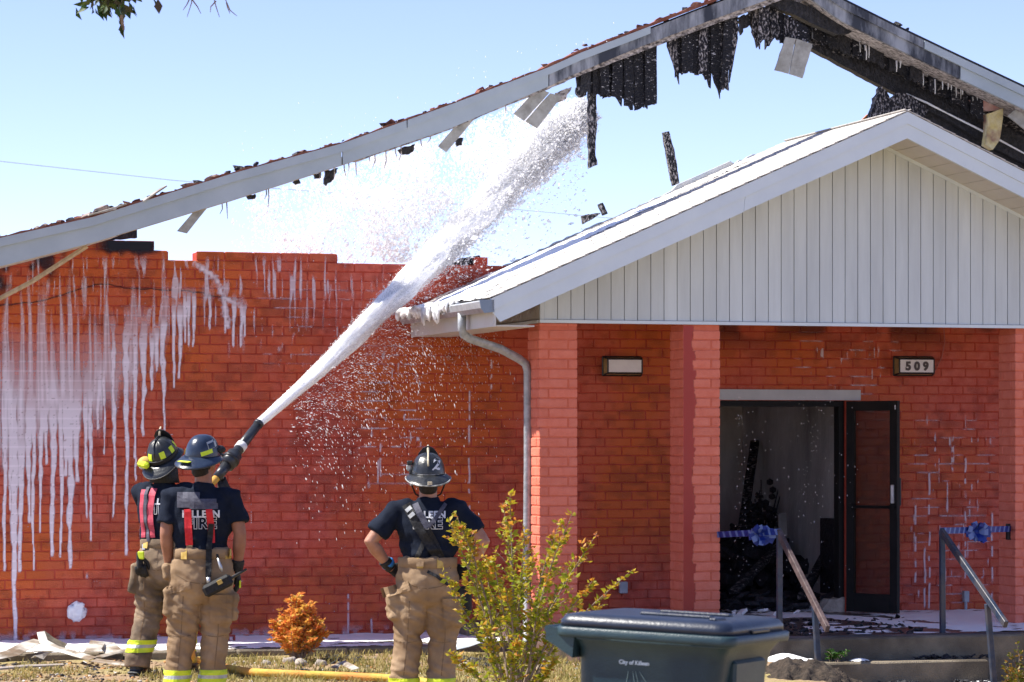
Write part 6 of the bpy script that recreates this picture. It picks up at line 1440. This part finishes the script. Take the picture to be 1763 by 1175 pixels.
    if style == 'blue':
        patch(0.02, 0.052, 0.085, 0.028, LIME, rotz=-0.55, tilt=0.28)
        patch(-0.0, 0.045, 0.04, 0.035, LIME, rotz=0.95)
        MB().cbox((-0.03, -0.205, -0.006), (0.085, 0.045, 0.006), 0.002, Matrix.Translation((0, 0, 0)) ).build('brim_patch', LIME, H_)
        # arched lettering panel on the side of the shell
        pl = patch(0.04, 0.105, 0.075, 0.05, SILV, rotz=-0.75, name='arched_badge', tilt=0.25)
        patch(0.035, 0.098, 0.05, 0.035, HELN, rotz=-0.75, name='badge_centre', off=0.006, tilt=0.25)
        MB().ball((0.085, 0.085, 0.055), (0.04, 0.055, 0.03), 12).cbox((0.10, 0.05, 0.06), (0.03, 0.07, 0.03), 0.006).build('goggle_strap', BLKN, H_, True)
        MB().tube([(-0.075, -0.075, -0.005), (-0.06, -0.115, -0.035), (0, -0.13, -0.04), (0.06, -0.115, -0.03), (0.085, -0.05, -0.008)], [0.012, 0.02, 0.021, 0.02, 0.012], 8, ell=(0.6, 1)).build('neck_strap', ORNG, H_, True)
        MB().tube([(-0.052 + 0.014 * math.cos(k * .7), -0.137, -0.042 + 0.014 * math.sin(k * .7)) for k in range(10)], 0.003, 6).build('buckle_ring', GOLD, H_, True)
    return H_

def firefighter(J, lab, loc, rz, group='firefighters'):
    p = thing('person', lab, 'person', loc, rz, group); V_ = Vector
    # ---- body: one continuous skin surface
    b = MB(); hd = V_(J['head']); nk = V_(J['neck'])
    b.rings([(0, 0, J['crotch'] + 0.17, 0.13, 0.09), (0, 0, J['hip'], J['wr'] * 0.93, 0.115), (0, 0, J['waist'], J['wr'] * 0.88, 0.10), (0, 0.0, J['chest'], J['cr'] * 0.88, 0.115), (0, 0, J['sh'] - 0.03, J['cr'] * 0.82, 0.09), (nk.x * 0.5, nk.y * 0.5, J['sh'] + 0.035, 0.085, 0.07)], 24)
    b.tube([(nk.x, nk.y, nk.z - 0.07), nk, hd + V_((0, -0.01, -0.05))], [0.068, 0.060, 0.062], 16)
    HM = Matrix.Translation(hd) @ Euler(J['hrot']).to_matrix().to_4x4()
    b.ball((0, 0, 0.02), (0.076, 0.098, 0.112), 20, HM).ball((0, 0.045, -0.055), (0.052, 0.060, 0.062), 14, HM).ball((0, 0.10, -0.022), (0.014, 0.024, 0.024), 10, HM).ball((0, 0.094, -0.070), (0.024, 0.012, 0.010), 10, HM).ball((0, 0.088, 0.030), (0.050, 0.018, 0.012), 10, HM)
    for s in (-1, 1): b.ball((s * 0.080, -0.008, -0.012), (0.013, 0.024, 0.034), 10, HM)
    for s, k in ((-1, 'l'), (1, 'r')):
        sh, el, wr = V_(J[k + 'sh']), V_(J[k + 'el']), V_(J[k + 'wr'])
        b.tube([V_((sh.x * 0.55, sh.y, sh.z - 0.01)), sh, sh.lerp(el, 0.4), sh.lerp(el, 0.75), el, el.lerp(wr, 0.28), el.lerp(wr, 0.7), wr, wr + (wr - el).normalized() * 0.03], [0.06, 0.062, 0.054, 0.049, 0.044, 0.047, 0.036, 0.029, 0.030], 14)
        hp, kn, an = V_(J[k + 'hip']), V_(J[k + 'kn']), V_(J[k + 'an'])
        b.tube([hp, hp.lerp(kn, 0.5), kn, kn.lerp(an, 0.35), an], [0.085, 0.072, 0.055, 0.052, 0.038], 14)
        b.tube([an + V_((0, -0.03, 0)), V_((an.x, an.y + 0.02, 0.06)), V_((an.x + 0.01 * s, an.y + 0.12, 0.045))], [0.042, 0.045, 0.035], 12)
        if not J.get(k + 'glove'):
            d_ = (wr - el).normalized(); hand(b, aim(wr, d_ * 0.9 + V_((0, 0.1, -0.3)), 0), 0.35, s)
    body = remesh(b, 0.0085, 4); body.materials.append(J.get('skin', SKIN)); body.name = 'body'; link('body', body, p)
    for s in (-1, 1): MB().ball(tuple(HM @ V_((s * 0.031, 0.083, 0.012))), 0.0125, 10).build('eye', EYEW, p, True)
    MB().ball((0, -0.012, 0.028), (0.081, 0.094, 0.112), 18, HM).ball((0, -0.055, -0.04), (0.064, 0.05, 0.055), 14, HM).build('hair', HAIR, p, True)
    # ---- shirt
    s_ = MB(); s_.rings([(x, y, z, rx, ry) for x, y, z, rx, ry in J['torso']], 30)
    s_.tube([(nk.x * 0.5, nk.y * 0.5, J['sh'] - 0.02), (nk.x * 0.9, nk.y * 0.9, nk.z - 0.005)], [0.098, 0.073], 20)
    for k in 'lr':
        sh, el = V_(J[k + 'sh']), V_(J[k + 'el']); e = sh.lerp(el, J.get('sleeve', 0.72))
        s_.tube([V_((sh.x * 0.45, sh.y, sh.z - 0.03)), V_((sh.x * 0.75, sh.y, sh.z + 0.0)), sh, sh.lerp(e, 0.5), e], [0.085, 0.082, 0.076, 0.073, 0.077], 18)
    seed = J['seed']
    def folds(c):
        rg = 1 - 2.6 * abs(noise.noise((c.x * 5 - c.z * 4 + seed, c.y * 5, c.z * 6 + c.x * 5))); q = 0.007 * max(rg, -0.6) + noise.noise((c.x * 5 + seed, c.y * 5, c.z * 9 + c.x * 6)) * 0.010 + noise.noise((c.x * 16 + c.z * 8, c.y * 12, c.z * 12 - c.x * 9 + seed)) * 0.008
        low = max(0, 1 - abs(c.z - J['waist'] - 0.03) / 0.14); return q * (1 + 1.4 * low) + low * 0.008 * noise.noise((c.x * 14, c.y * 14 + seed, c.z * 26))
    shirt = remesh(s_, 0.0085, 5, folds); shirt.materials.append(NAVY); shirt.name = 'shirt'; so_ = link('shirt', shirt, p); SB = bvh_of(shirt)
    for k in 'lr':                                        # sleeve hem and flag patch
        sh, el = V_(J[k + 'sh']), V_(J[k + 'el']); e = sh.lerp(el, J.get('sleeve', 0.72)); d_ = (el - sh).normalized()
    # lettering
    lx, lz, ls = J['let']
    for txt, zz, sc, hollow in (('KILLEEN', lz, ls, False), ('FIRE', lz - ls * 1.12, ls * 1.55, True)):
        if hollow:
            c = bpy.data.curves.new('l', 'FONT'); c.body = txt; c.size = sc; c.align_x = 'CENTER'; c.offset = 0.005; c.space_character = 1.14; c.fill_mode = 'NONE'; c.bevel_depth = 0.0021; c.bevel_resolution = 0
            o = bpy.data.objects.new('l', c); COL.objects.link(o); dg = bpy.context.evaluated_depsgraph_get(); me = bpy.data.meshes.new_from_object(o.evaluated_get(dg)); bpy.data.objects.remove(o); bpy.data.curves.remove(c); me.materials.clear(); me.materials.append(LETT); me.name = 'lettering'
        else: me = text_mesh(txt, sc, LETT, 0.0, 0.0028, space=1.08)
        for v in me.vertices:
            x, z = lx + v.co.x, zz + v.co.y; h = rc(SB, x, z, 0.009 + (v.co.z if hollow else 0) * 0.5); v.co = h if h is not None else (x, 0, z)
        link('lettering', me, so_)
    # ---- trousers
    t_ = MB(); t_.rings([(x, y, z, rx, ry) for x, y, z, rx, ry in J['seat']], 30)
    for s, k in ((-1, 'l'), (1, 'r')):
        hp, kn, an = V_(J[k + 'hip']), V_(J[k + 'kn']), V_(J[k + 'an']); lw = J.get('leg', 0.094)
        t_.tube([hp + V_((0, 0, 0.08)), hp, hp.lerp(kn, 0.35), hp.lerp(kn, 0.75), kn, kn.lerp(an, 0.35), kn.lerp(an, 0.75), an + V_((0, 0, 0.02)), an + V_((0, -0.01, -0.05))], [lw * 1.12, lw * 1.25, lw * 1.24, lw * 1.12, lw * 1.0, lw * 0.98, lw * 0.98, lw * 1.0, lw * 1.0], 20)
    for (cx, cy, cz, sx, sy, sz, tl) in J['pockets']:
        t_.cbox((0, 0, 0), (sx, sy, sz), 0.02, Matrix.Translation((cx, cy, cz)) @ Matrix.Rotation(tl, 4, 'Y'))
    def wrink(c):
        rg = 1 - 2.6 * abs(noise.noise((c.x * 5 + c.z * 3 + seed, c.y * 5, c.z * 10 - abs(c.x) * 7))); q = 0.008 * max(rg, -0.6) + noise.noise((c.x * 6 + seed, c.y * 6, c.z * 3.0)) * 0.012 + noise.noise((c.x * 9, c.y * 9 + seed, c.z * 17 + abs(c.x) * 9)) * 0.007
        for zk in (J['lkn'][2], J['crotch'] + 0.03, 0.22): q += 0.018 * max(0, 1 - abs(c.z - zk) / 0.11) * noise.noise((c.x * 10, c.y * 10 + seed, c.z * 34 + c.x * 12))
        return q + noise.noise((c.x * 40, c.y * 40, c.z * 40)) * 0.0012
    pants = remesh(t_, 0.009, 3, wrink); pants.materials.append(J['cloth']); pants.name = 'trousers'; po = link('trousers', pants, p); PB = bvh_of(pants)
    # flaps over the cargo pockets
    for (cx, cz, w, h, tl, off) in J.get('flaps', ()):
        f = MB(); strap(f, PB, [(cx - w / 2, cz - w / 2 * tl), (cx + w / 2, cz + w / 2 * tl)], h, off, 1.0, 0.010); f.build('pocket_flap', J['cloth'], po)
    zb = J['belt']; bt = MB()
    vs = []
    seg = 40
    for z, o_ in ((zb - 0.033, 0.004), (zb - 0.03, 0.010), (zb + 0.028, 0.010), (zb + 0.034, 0.004)):
        for k in range(seg):
            t = 2 * math.pi * k / seg; dv = V_((math.cos(t), math.sin(t), 0)); h = PB.ray_cast(V_((0, 0, zb - 0.01)) + dv * 0.7, -dv)
            q = h[0] if h[0] is not None else dv * 0.17; vs.append(V_((q.x, q.y, z)) + dv * o_)
    bt.add(vs, [(i * seg + k, i * seg + (k + 1) % seg, (i + 1) * seg + (k + 1) % seg, (i + 1) * seg + k) for i in range(3) for k in range(seg)])
    wb_ = bt.build('waistband', J['cloth'], po, True)
    for x in J.get('tabs', ()):
        f = MB(); strap(f, PB, [(x, zb - 0.034), (x, zb + 0.034)], 0.04, 0.016); f.build('belt_tab', YTAB, wb_)
    # seams
    f = MB(); strap(f, PB, [(0.0, zb - 0.05), (0.003, J['crotch'] + 0.03)], 0.012, 0.002, 1.0, 0.002); f.build('seam', J['cloth'], po)
    f = MB()
    for pth in J.get('seams', ()): strap(f, PB, pth, 0.007, 0.0015, 1.0, 0.002)
    f.build('dark_seam', SEAM, po)
    for (cx, zt, zb_, wd_) in J.get('cargo', ()):
        f = MB(); strap(f, PB, [(cx, zt), (cx, zb_)], wd_, 0.012, 1.0, 0.012); cp_ = f.build('cargo_pocket', J['cloth'], po)
        f = MB(); strap(f, PB, [(cx - wd_ / 2 - 0.006, zt), (cx + wd_ / 2 + 0.006, zt)], 0.055, 0.020, 1.0, 0.012); f.build('pocket_flap', J['cloth'], cp_)
    # reflective cuffs and boots
    for k in 'lr':
        an, kn = V_(J[k + 'an']), V_(J[k + 'kn']); zc = J.get('stripe', 0.16)
        def ax(z): t = (z - an.z) / (kn.z - an.z); return an.lerp(kn, t)
        for z0, z1, m_ in ((zc, zc + 0.034, LIME), (zc + 0.034, zc + 0.058, SILV), (zc + 0.058, zc + 0.092, LIME)):
            c = ax((z0 + z1) / 2); f = MB(); cuff(f, PB, c, z0, z1, 0.005); f.build('reflective_band', m_, po)
        bo = MB(); bo.tube([(an.x, an.y - 0.01, 0.16), (an.x, an.y - 0.005, 0.07)], [0.062, 0.06], 16).ball((an.x, an.y - 0.015, 0.055), (0.058, 0.07, 0.055), 14).ball((an.x + (0.012 if k == 'r' else -0.012), an.y + 0.10, 0.045), (0.055, 0.13, 0.045), 14).cbox((an.x, an.y + 0.05, 0.012), (0.105, 0.30, 0.024), 0.01)
        me = remesh(bo, 0.009, 3); me.materials.append(BOOT); me.name = 'boot'; link('boot', me, p)
        if J.get(k + 'glove'):
            gd, tw, cu = J[k + 'glove']; gm = MB(); el, wr = V_(J[k + 'el']), V_(J[k + 'wr']); dd = (wr - el).normalized()
            gm.tube([wr - dd * 0.055, wr - dd * 0.01, wr + dd * 0.02], [0.045, 0.040, 0.036], 14); hand(gm, aim(wr + dd * 0.01, gd, tw), cu, -1 if k == 'l' else 1, 0.0125, 1.1)
            me = remesh(gm, 0.0042, 2); me.materials.append(GLOV); me.name = 'glove'; link('glove', me, p)
    helmet(p, HM @ Matrix.Translation((0, -0.008, J.get('hz', 0.035))) @ Euler(J['helrot']).to_matrix().to_4x4(), J['style'])
    return p, so_, po, SB, PB

# --- right firefighter, hands on hips
Y3 = 20.2; c3 = at(737, 1210, Y3); g3 = ground_at(c3.x, Y3)
J3 = dict(head=(0.0, 0.015, 1.50), hrot=(R(6), 0, R(2)), neck=(0, 0, 1.395), sh=1.315, chest=1.20, waist=1.00, hip=0.90, crotch=0.60, wr=0.185, cr=0.215,
    lsh=(-0.205, 0, 1.30), lel=(-0.385, -0.06, 1.095), lwr=(-0.262, 0.03, 0.925), rsh=(0.205, 0, 1.30), rel=(0.375, -0.06, 1.095), rwr=(0.262, 0.03, 0.915),
    lhip=(-0.105, 0, 0.72), lkn=(-0.135, 0.02, 0.45), lan=(-0.165, 0, 0.10), rhip=(0.10, 0, 0.72), rkn=(0.098, 0.02, 0.45), ran=(0.085, 0.0, 0.10),
    torso=[(0, 0, 0.95, 0.168, 0.128), (0, 0, 1.02, 0.172, 0.130), (0, 0, 1.12, 0.196, 0.138), (0, 0, 1.22, 0.222, 0.140), (0, 0, 1.29, 0.215, 0.118), (0, 0, 1.335, 0.15, 0.09), (0, 0, 1.365, 0.09, 0.075)],
    seat=[(0, 0, 0.99, 0.178, 0.138), (0, 0, 0.93, 0.19, 0.145), (0, -0.008, 0.86, 0.205, 0.158), (0, -0.008, 0.78, 0.212, 0.155), (0, 0, 0.70, 0.205, 0.135), (0, 0, 0.66, 0.16, 0.10)],
    pockets=[(-0.225, 0.0, 0.66, 0.09, 0.17, 0.19, -0.1), (0.20, 0.01, 0.62, 0.08, 0.17, 0.20, 0.05)], flaps=[(-0.215, 0.775, 0.19, 0.065, 0.30, 0.012)], belt=0.955, tabs=(-0.05, 0.085),
    cloth=BUNK, let=(-0.0, 1.255, 0.062), seed=3.3, lglove=((0.75, 0.5, -0.45), 0.4, 0.35), rglove=((-0.75, 0.5, -0.45), -0.4, 0.35), cargo=((0.165, 0.69, 0.53, 0.12),), seams=([(-0.17, 0.845), (-0.09, 0.80), (0.0, 0.785), (0.09, 0.80), (0.17, 0.845)], [(-0.12, 0.70), (-0.135, 0.45), (-0.16, 0.20)], [(0.12, 0.70), (0.115, 0.45), (0.09, 0.20)], [(-0.21, 0.43), (-0.14, 0.42), (-0.07, 0.43)], [(0.03, 0.43), (0.10, 0.42), (0.17, 0.43)]), style='two', helrot=(R(-3), R(0), 0), hz=0.028, stripe=0.09, sleeve=0.74)
p3, s3, po3, SB3, PB3 = firefighter(J3, 'firefighter with hands on hips wearing black helmet numbered 2', (c3.x, Y3, g3), R(0))
f = MB(); strap(f, SB3, [(-0.145, 1.345), (-0.06, 1.19), (0.05, 1.02), (0.13, 0.90)], 0.058, 0.019); f.build('radio_strap', BLKN, s3)
f = MB(); strap(f, SB3, [(-0.085, 1.35), (-0.045, 1.27), (0.0, 1.19)], 0.042, 0.015); f.build('suspender', GPAD, s3)
f = MB(); strap(f, SB3, [(0.12, 1.35), (0.06, 1.26), (0.005, 1.19)], 0.026, 0.015); f.build('suspender', GPAD, s3)
f = MB(); strap(f, SB3, [(0.0, 1.19), (-0.03, 1.08), (-0.085, 0.96)], 0.032, 0.008); f.build('suspender', BLKN, s3)
f = MB(); strap(f, SB3, [(0.0, 1.19), (0.06, 1.08), (0.11, 0.96)], 0.032, 0.007); f.build('suspender', BLKN, s3)
for z in (1.275, 1.315):
    f = MB(); strap(f, SB3, [(-0.135 + (1.315 - z) * 0.5, z + 0.008), (-0.118 + (1.315 - z) * 0.5, z - 0.012)], 0.045, 0.025); f.build('strap_patch', SILV, s3)
f = MB(); strap(f, PB3, [(-0.075, 0.955), (-0.025, 0.955)], 0.045, 0.022); f.build('belt_pouch', BUNK, po3)
f = MB(); strap(f, PB3, [(0.0, 0.90), (0.06, 0.87), (0.14, 0.81)], 0.020, 0.016); f.build('lanyard', BLKN, po3)
rd = MB(); rd.cbox((0.245, -0.03, 0.70), (0.095, 0.075, 0.19), 0.012, Matrix.Translation((0, 0, 0))).build('radio_pouch', BLKN, po3)
MB().tube([(0.265, -0.02, 0.79), (0.285, -0.02, 0.88)], 0.007, 6).build('radio_antenna', BLACKM, po3)
MB().cbox((0.283, -0.068, 0.765), (0.016, 0.01, 0.035), 0.002).build('pouch_tab', LIME, po3)
MB().tube([(-0.268 - 0.018 + 0.01, 0.02, 0.955), (-0.250 - 0.016 + 0.0, 0.035, 0.935)], 0.047, 16).build('wrist_band', BLUB, p3, True)
for sx in (-1, 1):
    q = Vector((sx * 0.288, -0.035, 1.205)); f = MB()
    for j in range(5):
        f.box((0, 0, -0.02 + j * 0.010), (0.0022, 0.05, 0.005), Matrix.Translation(q + Vector((sx * 0.052, -0.02, 0.01))) @ Matrix.Rotation(sx * R(-40), 4, 'Y'))
    f.build('flag_patch', LETT, s3)

# --- front left firefighter, arms down
Y2_ = 20.6; c2 = at(347, 1205, Y2_); g2 = ground_at(c2.x, Y2_)
J2 = dict(head=(0.012, 0.02, 1.600), hrot=(R(14), R(2), R(-26)), neck=(0.012, 0.0, 1.470), sh=1.385, chest=1.26, waist=1.04, hip=0.92, crotch=0.55, wr=0.185, cr=0.225,
    lsh=(-0.208, 0, 1.365), lel=(-0.238, -0.03, 1.12), lwr=(-0.222, 0.03, 0.90), rsh=(0.208, 0, 1.365), rel=(0.262, -0.03, 1.12), rwr=(0.245, 0.02, 0.885),
    lhip=(-0.112, 0, 0.70), lkn=(-0.135, 0.02, 0.44), lan=(-0.165, 0, 0.10), rhip=(0.10, 0, 0.70), rkn=(0.098, 0.03, 0.44), ran=(0.062, 0.03, 0.10),
    torso=[(0, 0, 0.98, 0.172, 0.130), (0, 0, 1.05, 0.174, 0.130), (0, 0, 1.16, 0.200, 0.138), (0, 0, 1.27, 0.226, 0.142), (0, 0, 1.35, 0.220, 0.120), (0, 0, 1.40, 0.155, 0.09), (0, 0, 1.43, 0.095, 0.075)],
    seat=[(0, 0, 1.025, 0.182, 0.140), (0, 0, 0.96, 0.195, 0.148), (0, -0.01, 0.87, 0.215, 0.162), (0, -0.01, 0.78, 0.222, 0.158), (0, 0, 0.69, 0.212, 0.140), (0, 0, 0.64, 0.16, 0.10)],
    pockets=[(-0.205, 0.0, 0.66, 0.10, 0.17, 0.20, -0.05), (0.205, 0.0, 0.62, 0.085, 0.18, 0.21, 0.06), (-0.235, 0.02, 0.86, 0.07, 0.15, 0.12, -0.2)], flaps=[(-0.15, 0.755, 0.16, 0.05, 0.25, 0.012)], belt=0.985, tabs=(-0.115, 0.185),
    cloth=BUNK, let=(0.0, 1.235, 0.066), seed=8.1, rglove=((0.02, 0.12, -1), 0.0, 0.30), skin=SKIN2, cargo=((0.135, 0.68, 0.51, 0.145),), seams=([(-0.17, 0.845), (-0.09, 0.80), (0.0, 0.785), (0.09, 0.80), (0.17, 0.845)], [(-0.12, 0.70), (-0.135, 0.45), (-0.16, 0.20)], [(0.12, 0.70), (0.115, 0.45), (0.09, 0.20)], [(-0.21, 0.43), (-0.14, 0.42), (-0.07, 0.43)], [(0.03, 0.43), (0.10, 0.42), (0.17, 0.43)]), style='blue', helrot=(R(-8), R(3), R(0)), hz=0.040, stripe=0.10, sleeve=0.70)
p2, s2, po2, SB2, PB2 = firefighter(J2, 'firefighter with red suspenders and dark blue helmet, arms hanging at his sides', (c2.x, Y2_, g2), R(4))
f = MB(); strap(f, SB2, [(-0.085, 1.405), (-0.085, 1.30)], 0.155, 0.018, th=0.010); strap(f, SB2, [(0.02, 1.33), (0.02, 1.29)], 0.19, 0.0185, th=0.010); strap(f, SB2, [(0.035, 1.36), (0.035, 1.32)], 0.14, 0.019, th=0.010); f.build('suspender_yoke', GPAD, s2)
f = MB(); strap(f, SB2, [(-0.09, 1.29), (-0.085, 1.16), (-0.078, 1.045)], 0.050, 0.016); f.build('suspender', REDS, s2)
f = MB(); strap(f, SB2, [(0.055, 1.29), (0.068, 1.17), (0.072, 1.06)], 0.046, 0.016); f.build('suspender', REDS, s2)
f = MB(); strap(f, SB2, [(-0.078, 1.045), (-0.075, 0.99)], 0.042, 0.010); f.build('suspender_tab', BUNK, s2)
f = MB(); strap(f, SB2, [(0.070, 1.19), (0.055, 1.02)], 0.038, 0.023); strap(f, PB2, [(0.055, 1.02), (0.052, 0.83)], 0.040, 0.022); f.build('radio_strap', BLKN, s2)
MB().tube([(0.052, -0.20, 0.83), (0.055, -0.205, 0.79)], 0.014, 8).tube([(0.115, -0.19, 0.96), (0.135, -0.195, 0.90), (0.145, -0.20, 0.87)], [0.007, 0.012, 0.006], 8).build('clip', STEEL, po2, True)
f = MB(); strap(f, PB2, [(0.105, 1.01), (0.118, 0.95)], 0.016, 0.012); f.build('clip_strap', BLKN, po2)
MB().cbox((0.115, -0.205, 0.775), (0.21, 0.075, 0.085), 0.018, Matrix.Translation((0.115, -0.205, 0.775)) @ Matrix.Rotation(R(-27), 4, 'Y') @ Matrix.Translation((-0.115, 0.205, -0.775))).build('radio', BLKN, po2)
MB().cbox((0.14, -0.246, 0.79), (0.035, 0.006, 0.03), 0.002, Matrix.Translation((0.115, -0.205, 0.775)) @ Matrix.Rotation(R(-27), 4, 'Y') @ Matrix.Translation((-0.115, 0.205, -0.775))).build('radio_label', YTAB, po2)
MB().tube([(0.19, -0.20, 0.815), (0.31, -0.18, 0.885)], [0.012, 0.008], 8).build('radio_antenna', BLACKM, po2)
MB().cbox((0.262, -0.012, 0.775), (0.012, 0.05, 0.05), 0.003).build('glove_patch', LIME, po2)
f = MB()
for j in range(5): f.box((0.338, -0.04, 1.195 + j * 0.013), (0.003, 0.055, 0.006))
f.build('flag_patch', LETT, s2)

# --- rear firefighter holding the nozzle
Y1_ = 22.75; c1 = at(283, 1158, Y1_); g1 = ground_at(c1.x, Y1_)
J1 = dict(head=(0.0, 0.03, 1.60), hrot=(R(32), R(-4), R(-6)), neck=(0, 0, 1.475), sh=1.39, chest=1.26, waist=1.03, hip=0.92, crotch=0.55, wr=0.18, cr=0.21,
    lsh=(-0.198, 0.02, 1.37), lel=(-0.17, 0.20, 1.18), lwr=(0.10, 0.42, 1.20), rsh=(0.198, 0.0, 1.37), rel=(0.30, 0.08, 1.20), rwr=(0.31, 0.34, 1.36),
    lhip=(-0.105, 0, 0.72), lkn=(-0.135, 0.03, 0.46), lan=(-0.20, -0.04, 0.10), rhip=(0.10, 0, 0.72), rkn=(0.11, 0.10, 0.44), ran=(0.10, 0.16, 0.10),
    torso=[(0, 0, 0.98, 0.165, 0.128), (0, 0, 1.05, 0.168, 0.130), (0, 0, 1.16, 0.188, 0.136), (0, 0, 1.27, 0.208, 0.140), (0, 0, 1.35, 0.205, 0.120), (0, 0, 1.40, 0.15, 0.09), (0, 0, 1.43, 0.095, 0.075)],
    seat=[(0, 0, 1.02, 0.175, 0.138), (0, 0, 0.96, 0.185, 0.146), (0, -0.01, 0.87, 0.20, 0.158), (0, -0.01, 0.78, 0.208, 0.155), (0, 0, 0.70, 0.20, 0.138), (0, 0, 0.65, 0.16, 0.10)],
    pockets=[(-0.215, -0.01, 0.72, 0.07, 0.20, 0.24, 0.16), (0.20, 0.02, 0.64, 0.08, 0.17, 0.20, 0.05)], flaps=[], belt=0.985, tabs=(-0.10, 0.1),
    cloth=BUNK2, let=(0.02, 1.28, 0.062), seed=5.7, lglove=((0.6, 0.5, 0.35), 0.0, 0.75), rglove=((0.3, 0.6, 0.5), 0.0, 0.75), cargo=(), seams=([(-0.17, 0.845), (-0.09, 0.80), (0.0, 0.785), (0.09, 0.80), (0.17, 0.845)], [(-0.12, 0.70), (-0.135, 0.45), (-0.16, 0.20)], [(0.12, 0.70), (0.115, 0.45), (0.09, 0.20)], [(-0.21, 0.43), (-0.14, 0.42), (-0.07, 0.43)], [(0.03, 0.43), (0.10, 0.42), (0.17, 0.43)]), style='lime', helrot=(R(-2), R(-3), R(0)), hz=0.038, stripe=0.165, sleeve=0.70, leg=0.096)
p1, s1_, po1, SB1, PB1 = firefighter(J1, 'rear firefighter with lime goggles on a black helmet, half hidden behind another', (c1.x, Y1_, g1), R(-14))
f = MB(); strap(f, SB1, [(-0.135, 1.39), (-0.14, 1.22), (-0.125, 1.03)], 0.036, 0.016); f.build('suspender', PINK, s1_)
f = MB(); strap(f, SB1, [(-0.045, 1.40), (-0.06, 1.22), (-0.045, 1.03)], 0.055, 0.016); f.build('suspender', PINK, s1_)
f = MB(); strap(f, SB1, [(-0.10, 1.41), (-0.10, 1.20), (-0.075, 1.0)], 0.028, 0.024); f.build('radio_strap', GPAD, s1_)
MB().tube([(0.0, 0.0, 1.44), (0.0, 0.0, 1.50), (0.0, 0.01, 1.56)], [0.115, 0.105, 0.098], 18).build('neck_hood', BLKN, s1_, True)
f = MB(); strap(f, PB1, [(-0.125, 1.03), (-0.115, 0.94)], 0.03, 0.012); f.build('suspender_clip', STEEL, po1)
gm = MB(); hand(gm, aim(Vector((-0.13, -0.19, 0.90)), (0.15, -0.1, -1), 0.6), 0.4, 1, 0.0125, 1.1); me = remesh(gm, 0.0045, 2); me.materials.append(GLOV); me.name = 'spare_glove'; link('spare_glove', me, po1)
MB().cbox((-0.105, -0.215, 0.90), (0.05, 0.02, 0.06), 0.006, Matrix.Rotation(0.0, 4, 'Y')).build('glove_patch', LIME, po1)
